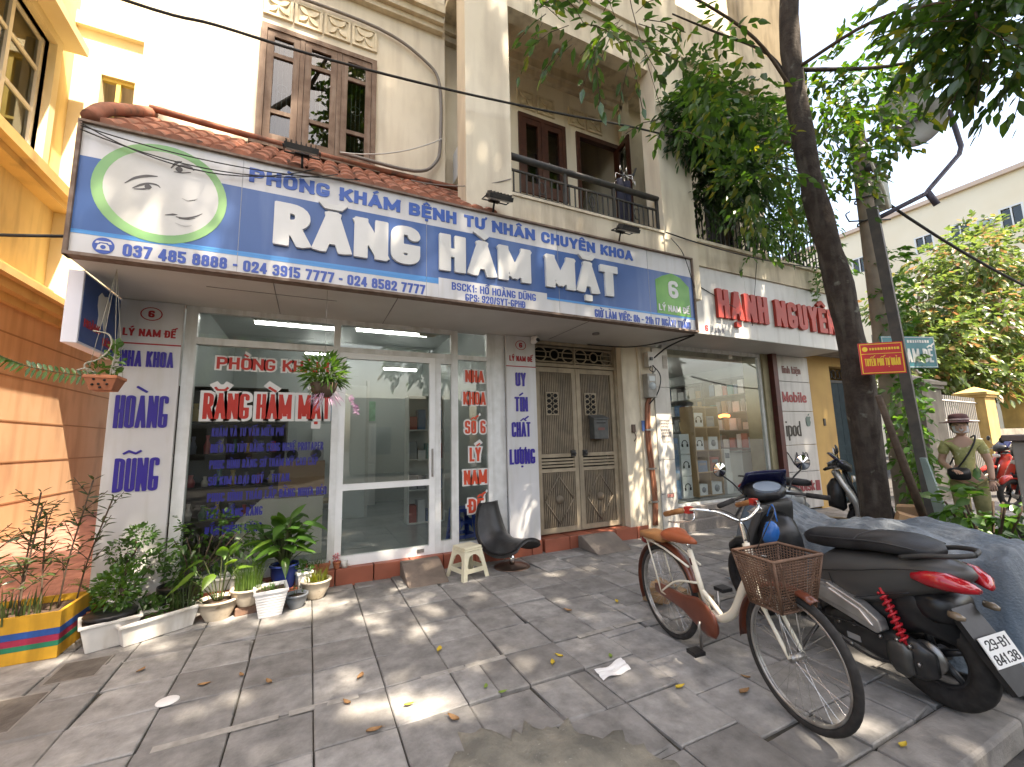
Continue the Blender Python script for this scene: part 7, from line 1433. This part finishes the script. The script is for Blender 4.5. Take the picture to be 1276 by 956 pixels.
wire([Vector(p) for p in curve([(4.9,4.15,2.93),(4.85,4.6,2.85),(4.9,4.95,2.75)],5)],.012,'black cable under the signboard corner to the meter box')
wire([Vector(p) for p in curve([(4.95,4.2,2.95),(4.4,4.8,2.86),(3.8,5.2,2.93)],5)],.010,'black cable along the soffit toward the metal door')
wire(sag((7.8,3.0,5.1),(16,1.5,3.2),.5,14),.022,'cable running down from the pole toward the far trees')
wire(sag((8.4,3.2,2.95),(12.66,4.5,3.0),.35,14),.02,'pale rope sagging between the street sign and the gate pillar',M('rope_white',(.6,.56,.48),.8),'rope')
wire(sag((6.9,4.4,4.6),(6.6,4.42,3.3),.0,4),.005,'thin vertical wire hanging over the red lettered fascia')
# ---------------------------------------------------------------- person in a hat
px,py=7.75,2.5; pf=math.radians(205)                     # walks toward the camera
pn=thing('person','person in brown hat, pale face mask and yellow green shirt beside the parked scooters','person',(px,py,0),pf)
skin=M('skin',(.50,.30,.21),.55); shirt=M('yellow_green_shirt',(.46,.42,.17),.85,c2=(.33,.32,.12),ns=22,spot=((.62,.58,.36),26,.60)); trou=M('olive_trousers',(.34,.31,.14),.85,c2=(.2,.19,.08),ns=14)
def skinned(name,verts,edges,radii,mt,root,sub=2):
    me=bpy.data.meshes.new(name); me.from_pydata(verts,edges,[]); me.materials.append(mt); o=bpy.data.objects.new(name,me); COL.objects.link(o); o.parent=pn
    md=o.modifiers.new('k','SKIN'); md.use_smooth_shade=True; sv=me.skin_vertices[0].data
    for i,q in enumerate(radii): sv[i].radius=(q if isinstance(q,tuple) else (q,q)); sv[i].use_root=(i==root)
    s_=o.modifiers.new('s','SUBSURF'); s_.levels=sub; s_.render_levels=sub; return o
V=[(0,0,.90),(0,0,1.05),(.0,0,1.20),(.0,0,1.34),(.01,0,1.41),(.015,0,1.47)]; R=[(.13,.10),(.115,.09),(.125,.095),(.10,.07),(.045,.045),(.05,.05)]; E=[(0,1),(1,2),(2,3),(3,4),(4,5)]
def addc(par,pts,rs):
    p=par
    for q,r_ in zip(pts,rs): V.append(q); R.append(r_); E.append((p,len(V)-1)); p=len(V)-1
    return p
addc(0,[(.0,.09,.84),(.03,.095,.48),(.0,.09,.09),(.10,.09,.05)],[.095,.06,.042,.035]); addc(0,[(.0,-.09,.84),(.12,-.095,.49),(-.02,-.09,.10),(.08,-.09,.05)],[.095,.06,.042,.035])
addc(3,[(.0,.15,1.325),(.0,.215,1.08),(.09,.20,.86)],[.055,.04,.028]); addc(3,[(.0,-.15,1.325),(-.03,-.22,1.08),(.17,-.15,.99)],[.055,.04,.028])
skinned('body',V,E,R,skin,0)
def hand(c,d,nm_):
    c=Vector(c); d=Vector(d).normalized(); s=Vector((0,0,1)).cross(d).normalized(); u=d.cross(s)
    vs=[c-d*.03,c+d*.04]; es=[(0,1)]; rs=[(.026,.016),(.034,.016)]
    for k,(o_,l) in enumerate(((-.027,.062),(-.009,.072),(.009,.068),(.027,.052))):
        b=len(vs); vs += [c+d*.055+s*o_,c+d*(.055+l*.55)+s*o_*1.1-u*.008,c+d*(.055+l*.9)+s*o_*1.1-u*.03]; rs += [.0095,.0088,.0075]; es += [(1,b),(b,b+1),(b+1,b+2)]
    b=len(vs); vs += [c+d*.01+s*.04-u*.01,c+d*.045+s*.055-u*.02]; rs += [.011,.009]; es += [(0,b),(b,b+1)]
    skinned(nm_,[tuple(v) for v in vs],es,rs,skin,0,1)
hand((.10,.195,.84),(.5,-.1,-.85),'hand'); hand((.20,-.135,.98),(.9,.35,-.1),'hand')
hm=Matrix.Translation((.02,0,1.535)); g=MB(); g.loft([(-.095,0,0,.03,.04,2),(-.075,0,.005,.062,.085,2),(-.02,0,.005,.078,.108,2.1),(.04,0,-.005,.07,.108,2.1),(.078,0,-.012,.052,.09,2.1),(.095,0,-.015,.028,.055,2)],18); g.tube([(.085,0,.02),(.108,0,-.012),(.095,0,-.025)],[.008,.014,.010],8)
for s in (-1,1): g.lathe([(0,-.028),(.012,-.02),(.015,.015),(0,.026)],(-.005,s*.078,-.005),8)
g.v=[tuple(hm@Vector(p)) for p in g.v]; g.build('head',skin,pn,local=True)
g=MB(); 
for s in (-1,1): g.lathe([(0,-.008),(.011,0),(0,.008)],(.108,s*.03,1.558),10)
g.build('eyes',M('dark_eye',(.03,.02,.015),.3),pn,local=True)
g=MB(); g.grid(lambda u,v:(.02+.098*math.cos((v-.5)*2.3)*(1-.10*abs(u-.5)),.088*math.sin((v-.5)*2.3)*(1-.12*u),1.548-.088*u),6,12); o=g.build('face_mask',M('mask_pale',(.60,.58,.58),.8),pn,local=True); md=o.modifiers.new('t','SOLIDIFY'); md.thickness=.006
g=MB(); g.loft([(-.12,0,1.50,.05,.06,2),(-.10,0,1.54,.078,.10,2.2),(-.03,0,1.575,.09,.10,2.2),(.02,0,1.60,.082,.08,2)],14); g.build('hair',M('black_hair',(.012,.01,.009),.5),pn,local=True)
g=MB(); g.lathe([(.19,1.60),(.185,1.592),(.10,1.615),(.098,1.66),(.085,1.70),(.04,1.715),(0,1.715)],(0,0,0),26); g.build('hat',M('brown_hat',(.12,.05,.05),.8,c2=(.09,.04,.04),ns=10),pn,local=True); g=MB(); g.lathe([(.103,1.622),(.102,1.645)],(0,0,0),24); g.build('hat_band',M('pale_pink_band',(.5,.38,.36),.8),pn,local=True)
V=[(0,0,.86),(0,0,1.05),(0,0,1.21),(0,0,1.345),(0,0,1.40)]; R=[(.145,.115),(.125,.10),(.132,.108),(.105,.08),(.055,.055)]; E=[(0,1),(1,2),(2,3),(3,4)]
addc(3,[(0,.15,1.325),(0,.20,1.17)],[.066,.058]); addc(3,[(0,-.15,1.325),(-.01,-.20,1.17)],[.066,.058]); skinned('shirt',V,E,R,shirt,0)
V=[(0,0,.92)]; R=[(.145,.115)]; E=[]; addc(0,[(.0,.09,.80),(.03,.097,.48),(.0,.09,.10)],[.105,.08,.07]); addc(0,[(.0,-.09,.80),(.12,-.097,.49),(-.02,-.09,.11)],[.105,.08,.07]); skinned('trousers',V,E,R,trou,0)
for s,xx in ((1,.03),(-1,.01)): g=MB(); g.loft([(xx-.07,s*.09,.03,.035,.03,2.5),(xx,s*.09,.035,.042,.035,2.5),(xx+.10,s*.09,.025,.042,.025,2.5),(xx+.15,s*.09,.02,.02,.012,2)],10); g.build('shoe',black,pn,local=True)
bg_=thing('shoulder_bag','small black bag worn across the body of the person in the hat','bag',(px,py,0),pf); g=MB(); g.loft([(.125,-.09,.94,.10,.07,4),(.15,-.09,.94,.11,.08,4),(.20,-.09,.935,.10,.075,4)],12); g.build('pouch',black,bg_,local=True); g=MB(); g.tube(curve([(.15,-.10,1.0),(.155,-.02,1.12),(.135,.07,1.28),(.06,.12,1.41),(-.06,.10,1.40),(-.13,-.02,1.25),(-.10,-.14,1.02),(.10,-.17,.98)],5),.010,5); g.build('strap',black,bg_,local=True)
# ---------------------------------------------------------------- crowns: sprays of real leaves, cut away to let chosen sun patches through
SPOT=[(.15,4.47,.22,.16),(.46,4.65,.20,.12),(.55,4.05,.17,.22),(1.06,3.97,.13,.16),(.72,3.62,.17,.14),(1.49,4.07,.14,.13),(.46,2.80,.24,.16),(.66,2.60,.20,.13),(.30,3.17,.12,.15),(.92,2.47,.18,.10),(1.30,2.56,.15,.10),(2.40,3.05,.10,.08),(2.55,4.35,.10,.08),(2.55,1.42,.22,.10),(3.85,1.2,.30,.10),(-2.0,4.9,.30,.2),(-.29,4.45,.18,.16),(-.62,4.7,.22,.14),(5.5,4.9,.22,.1),(1.44,3.56,.12,.11),(.86,4.41,.12,.10),(-.45,3.3,.14,.09),(-.05,4.6,.16,.12),(1.75,4.5,.12,.07),(3.0,2.35,.10,.06),(-1.6,3.95,.2,.1),(2.0,2.0,.12,.07),(1.9,3.6,.10,.09),(4.3,3.4,.2,.15),(3.4,4.2,.15,.1),(5.0,1.3,.4,.2),(-1.05,4.45,.15,.1),(.2,3.75,.12,.1),(1.1,3.0,.1,.07)]
FAC=[(1.35,3.42,.05,.12),(1.95,3.35,.07,.18),(2.35,3.45,.06,.16),(2.75,3.3,.10,.12),(3.3,4.25,.06,.09),(4.6,4.6,.10,.18),(2.62,.35,.2,.2),(-1.45,.6,.14,.16),(.9,.5,.35,.05),(5.9,3.95,.06,.08),(6.6,3.9,.06,.10),(5.6,3.9,.08,.08)]
TARGET=[(6.0,2.6,5.6,.55),(6.7,2.45,6.2,.5),(4.9,3.0,4.7,.30),(1.9,2.3,4.6,.15),(-.68,4.72,.45,.17),(-.2,4.9,.62,.16),(-1.35,4.95,.62,.12),(-.46,4.74,.3,.12),(.1,4.85,.2,.12),(7.6,3.0,1.6,.3),(5.8,1.8,.6,.2),(5.45,2.3,1.3,.06)]
def sunlit(P):
    s=np.array(SUN); k=P[:,2]/s[2]; G=P-s*k[:,None]; m_=np.zeros(len(P),bool)
    wob=1.3+.3*np.sin(P[:,0]*9+P[:,1]*7)
    for (x,y,rx,ry) in SPOT: m_|=((G[:,0]-x)/rx)**2+((G[:,1]-y)/ry)**2<wob
    for yf in (4.1,5.2):
        k=(P[:,1]-yf)/s[1]; Fh=P-s*k[:,None]
        for (x,z,rx,rz) in FAC: m_|=(((Fh[:,0]-x)/rx)**2+((Fh[:,2]-z)/rz)**2<wob)&(k>0)
    for (x,y,z,r_) in TARGET:                            # clumps and pots the sun reaches
        d=P-np.array([x,y,z]); q=d@s; m_|=(q>.5)&(np.linalg.norm(d-q[:,None]*s,axis=1)<r_*wob)
    k=(P[:,1]-5.2)/s[1]; Fh=P-s*k[:,None]
    k=(P[:,0]+4)/s[0]; Vw=P-s*k[:,None]; m_|=(k>0)&(Vw[:,1]>5)&(Vw[:,1]<13)&(Vw[:,2]>0)&(Vw[:,2]<9)&(np.sin(Vw[:,1]*1.3+Vw[:,2]*.8)>-.75)
    edge=-1.32+.22*np.sin(Fh[:,2]*2.1)+.18*np.sin(Fh[:,2]*5.3+1)+.42*(Fh[:,2]-5.7)
    m_|=(k>0)&(Fh[:,0]<edge)&(Fh[:,2]>4.7)
    return m_
n0=12500                                                  # unseen crown, laid out along the sun's rays to shade street and facade
hy=RNG.uniform(-4.5,9.6,n0); hit=np.stack([RNG.uniform(-2.4,13,n0),np.where(hy<5.2,hy,5.2),np.where(hy<5.2,0,(hy-5.2)*2.0)],1)
O=hit+np.array(SUN)*RNG.uniform(13,17,n0)[:,None]
O=O[~((hit[:,0]<-.5)&(hit[:,2]>4.2))]
D=rdir(len(O),-.15); a=sprays(O,D,RNG.uniform(.5,.9,len(O)),9,.23,.5,.3)
keep=~sunlit(a[0]); a=[x[keep] for x in a]
left=a[0][:,0]<4.2; _LEFT=[x[left] for x in a]
leaf_mesh('crown',lf_tree,*[x[~left] for x in a],parent=tr)
# in-frame sprays of the tree with the red sign
def cluster(spec):
    OO=[];DD=[]
    for (c,r_,n) in spec: p,d=blob(c,r_,n,.1); OO.append(p); DD.append(d*.8+rdir(n,-.2)*.7)
    O=np.concatenate(OO); D=np.concatenate(DD); return O,D/np.linalg.norm(D,axis=1,keepdims=True)
O,D=cluster([((1.50,2.42,4.85),(.16,.12,.20),9),((1.86,2.28,4.62),(.22,.14,.22),14),((2.12,2.14,4.55),(.20,.14,.24),14),((2.36,2.12,3.86),(.05,.04,.12),3)])
a=sprays(O,D,.30,7,.105,.42,.55); k=~sunlit(a[0])|True; leaf_mesh('hanging_foliage',lf_tree,*a,parent=tr)
g=MB(); 
for o_,d_ in zip(O,D): e=Vector(o_)+Vector(d_)*.3-Vector((0,0,.16)); g.tube([Vector(o_),Vector(o_).lerp(e,.5)+Vector((0,0,.03)),e],.003,4)
limb(g,[(4.84,2.45,5.3),(4.2,2.45,5.75),(3.2,2.45,5.8),(2.3,2.3,5.35),(1.5,2.42,5.0)],.02,.006,6); limb(g,[(2.3,2.3,5.35),(2.2,2.2,4.9),(2.36,2.12,3.95)],.006,.002,5); g.build('twigs',twig,tr)
O,D=cluster([((3.55,2.6,5.5),(.25,.25,.25),14),((3.9,2.6,5.0),(.3,.3,.35),22),((4.2,2.9,5.6),(.4,.4,.4),20),((4.3,2.7,4.35),(.25,.25,.35),24),((4.9,3.0,4.6),(.3,.3,.5),26),
 ((5.5,2.5,5.3),(.4,.4,.4),34),((6.1,2.6,6.2),(.5,.5,.5),44),((6.3,2.4,5.3),(.45,.4,.4),34),((5.9,2.7,4.7),(.3,.3,.3),22),((6.9,2.4,6.2),(.4,.4,.5),30)])
a=sprays(O,D,.36,8,.125,.48,.4); leaf_mesh('lower_foliage',lf_tree,*a,parent=tr)
O,D=cluster([((4.35,.95,4.50),(.42,.28,.26),60),((4.75,.85,4.55),(.4,.3,.35),80),((4.75,.85,4.2),(.2,.15,.14),10),((4.15,1.05,4.75),(.2,.2,.2),12),((4.6,1.0,4.95),(.6,.4,.25),80)])
a=sprays(O,D,.30,8,.115,.5,.35); leaf_mesh('near_foliage',lf_tree,*a,parent=tr)
g=MB(); limb(g,[(4.82,2.43,5.6),(4.85,1.7,5.5),(4.7,1.1,5.0),(4.4,.95,4.5)],.022,.008,6); 
for o_,d_ in zip(O[::3],D[::3]): g.tube([Vector(o_),Vector(o_)+Vector(d_)*.28-Vector((0,0,.1))],.0035,4)
g.build('near_twigs',twig,tr)
# second street tree, out of view, its crown shaped to shade the pavement
t2=thing('street_tree','unseen broad street tree by the kerb beyond the striped planter, crown shaped for shade','tree',(-2.3,1.5,0)); g=MB()
tp2=limb(g,[(-2.3,1.5,-.1),(-2.25,1.45,1.5),(-2.15,1.3,3.5),(-2.0,1.0,5.5),(-1.8,.8,7.2)],.22,.12,14); g.build('trunk',bark,t2); g=MB()
limb(g,[(-1.8,.8,7.1),(-1.4,-.6,9.4),(-.4,-2.4,12.2)],.12,.06); limb(g,[(-.4,-2.4,12.2),(1.4,-3.2,13.2),(3.4,-3.6,13.8)],.06,.02); limb(g,[(-.4,-2.4,12.2),(.6,-2.0,14.2),(2.4,-1.6,16)],.06,.02); limb(g,[(-.9,-1.5,10.8),(-.4,-4,12.2),(.6,-6,12.8)],.06,.02); g.build('branches',bark,t2)
leaf_mesh('crown',lf_tree,*_LEFT,parent=t2)
# plants on the shop balcony
t=thing('balcony_shrub','dense dark climbing shrub hanging over the railing of the phone shop balcony','plant',(6.5,4.5,4.6))
O,D=cluster([((5.40,4.12,6.3),(.66,.38,.64),380),((6.2,4.15,5.7),(.5,.3,.55),220),((6.5,4.2,6.5),(.55,.35,.65),220),((6.0,4.3,7.0),(.6,.3,.5),110),((5.5,4.3,7.3),(.4,.25,.5),60),((5.6,4.3,5.45),(.25,.2,.4),40),((4.95,3.95,6.25),(.32,.2,.38),70),((4.8,3.95,5.95),(.12,.1,.2),14)])
a=sprays(O,D,.30,9,.12,.36,.35); leaf_mesh('dark_foliage',lf_dark,*a,parent=t); g=MB()
limb(g,[(6.6,5.0,4.4),(6.5,4.6,5.2),(6.0,4.3,6.0),(5.5,4.2,6.5)],.04,.012,6); limb(g,[(6.6,5.0,4.4),(6.7,4.5,5.6),(6.6,4.3,6.8)],.035,.01,6); g.build('stems',twig,t)
t=thing('balcony_vine','looser vine trailing from the right part of the plant covered balcony','plant',(8,4.5,4.6))
O,D=cluster([((7.3,4.35,5.4),(.55,.25,.55),90),((7.0,4.4,4.95),(.4,.2,.3),26),((8.2,4.3,5.6),(.45,.25,.5),80),((8.6,4.3,4.9),(.35,.2,.35),26),((8.75,4.25,4.45),(.25,.15,.2),16),((8.0,4.35,6.5),(.5,.3,.5),80),((7.4,4.3,7.1),(.5,.3,.5),60),((6.7,4.35,4.62),(.14,.1,.12),6),((8.5,4.3,4.1),(.18,.1,.2),8)])
a=sprays(O,D,.32,8,.12,.45,.6); leaf_mesh('foliage',lf_mid,*a,parent=t); g=MB(); limb(g,[(8.3,5.0,4.4),(8.2,4.5,5.2),(8.1,4.4,6.3),(7.8,4.3,7.0)],.03,.01,6); limb(g,[(8.4,4.9,4.4),(8.6,4.3,4.8),(8.6,4.3,4.2)],.012,.004,5); g.build('stems',twig,t)
for i,(x,lab) in enumerate(((6.15,'terracotta flowerpot on the planted balcony, closer to the clinic'),(7.35,'terracotta flowerpot in the middle of the planted balcony'),(8.3,'terracotta flowerpot at the far end of the planted balcony'))):
    t=thing('balcony_pot',lab,'flowerpot',(x,4.85,4.4)); round_pot(t,x,4.85,4.4,.12,.17,.28,pott); plant_leaves(t,(x,4.85,4.9),(.2,.2,.3),60,.12,lf_mid,.4)
# climber on the pole and the posts
t=thing('climbing_vine','bright climbing vine growing up between the tree trunk and the utility pole','plant',(7.4,3.0,0))
O,D=cluster([((7.95,3.05,z),(.16,.12,.25),15) for z in np.arange(.7,4.3,.42)]+[((7.1,2.75,z),(.13,.1,.2),8) for z in np.arange(.5,2.2,.4)]+[((7.55,2.95,1.7),(.25,.15,.4),16)])
a=sprays(O,D,.20,6,.11,.65,.4); leaf_mesh('foliage',lf_mid,*a,parent=t); g=MB(); g.tube(curve([(7.6,3.0,0),(7.8,3.0,1.2),(7.9,3.06,2.4),(7.75,3.02,4.2)],6),.018,6); g.build('stem',twig,t)
t=thing('leafy_bush','broad leaved green bush in front of the person in a hat','bush',(5.75,1.75,0))
O,D=cluster([((5.9,1.9,.72),(.30,.25,.24),34),((5.7,1.75,.4),(.35,.3,.3),26),((6.1,1.75,.55),(.22,.2,.2),14)]); a=sprays(O,D,.22,6,.13,.55,.3); leaf_mesh('foliage',lf_mid,*a,parent=t); g=MB()
for k in range(8): g.tube(curve([(5.8,1.8,0),(5.8+.1*math.cos(k),1.8+.1*math.sin(k),.4),(5.8+.25*math.cos(k),1.8+.25*math.sin(k),.8)],4),.01,5)
g.build('stems',twig,t)
# far trees
def far_tree(x,y,h0,cs,lab,leaf=.26,n=9):
    t=thing('tree',lab,'tree',(x,y,-.1),group='trees beyond the gate pillars'); g=MB(); limb(g,[(x,y,-.1),(x+.1,y,1.5),(x,y+.1,h0)],.28,.16,10); 
    for (c,r_,k) in cs: limb(g,[(x,y+.1,h0-.3),tuple(Vector((x,y,h0)).lerp(Vector(c),.5)),c],.10,.03,6)
    g.build('trunk',bark,t); O,D=cluster([(c,r_,int(k)) for c,r_,k in cs]); a=sprays(O,D,.7,n,leaf,.55,.3); leaf_mesh('crown',lf_far,*a,parent=t)
far_tree(21.5,7.6,2.8,[((20.5,7.0,4.6),(1.6,1.3,1.1),150),((22.5,6.6,5.6),(1.8,1.4,1.2),170),((21.0,7.4,6.4),(1.4,1.3,.9),120),((19.2,7.4,3.7),(1.0,.9,.7),70),((23.6,6.4,4.2),(1.6,1.2,1.0),120),((22.0,6.4,3.4),(1.5,1.0,.6),90),((22.8,6.6,8.0),(1.7,1.3,1.1),150),((24.6,6.2,8.6),(1.7,1.3,1.2),140),((24.8,6.0,6.4),(1.6,1.3,1.2),120)],'round sunlit tree behind the ochre gate pillar')
far_tree(28.5,7.5,3.2,[((27.5,7.2,6.2),(2.2,1.8,1.6),170),((29.5,6.2,5.2),(2.0,1.6,1.5),150),((28.0,8.5,4.6),(2.2,1.8,1.2),130),((30.5,5.6,7.0),(1.8,1.6,1.4),120),((27.0,6.0,4.2),(1.6,1.3,.9),80)],'taller tree farther along the street, in front of the cream block',.32)
far_tree(16.5,9.5,2.6,[((16.0,9.0,3.6),(1.6,1.2,.9),110),((17.5,9.0,4.2),(1.4,1.2,.9),90),((15.0,9.4,3.0),(1.2,1.0,.7),60)],'low tree behind the white barred gate')
far_tree(34,1.5,3.2,[((33,1.5,5.5),(2.5,2.2,1.8),150),((35,.0,5),(2.2,2,1.5),110)],'street tree at the far right end of the road',.34)
# trees across the road, seen in the window glass
far_tree(-4.5,-9.5,3.4,[((-5,-9,6),(2.2,1.8,1.6),130),((-3.2,-9.3,7),(2,1.6,1.5),110),((-6,-9,7.5),(1.8,1.6,1.4),90)],'street tree across the road before the grey house',.34)
far_tree(5.5,-9.5,3.4,[((5,-9,6),(2.2,1.8,1.6),130),((6.8,-9.3,7),(2,1.6,1.5),110),((4.2,-9,7.5),(1.8,1.6,1.4),90)],'street tree across the road before the low cream house',.34)
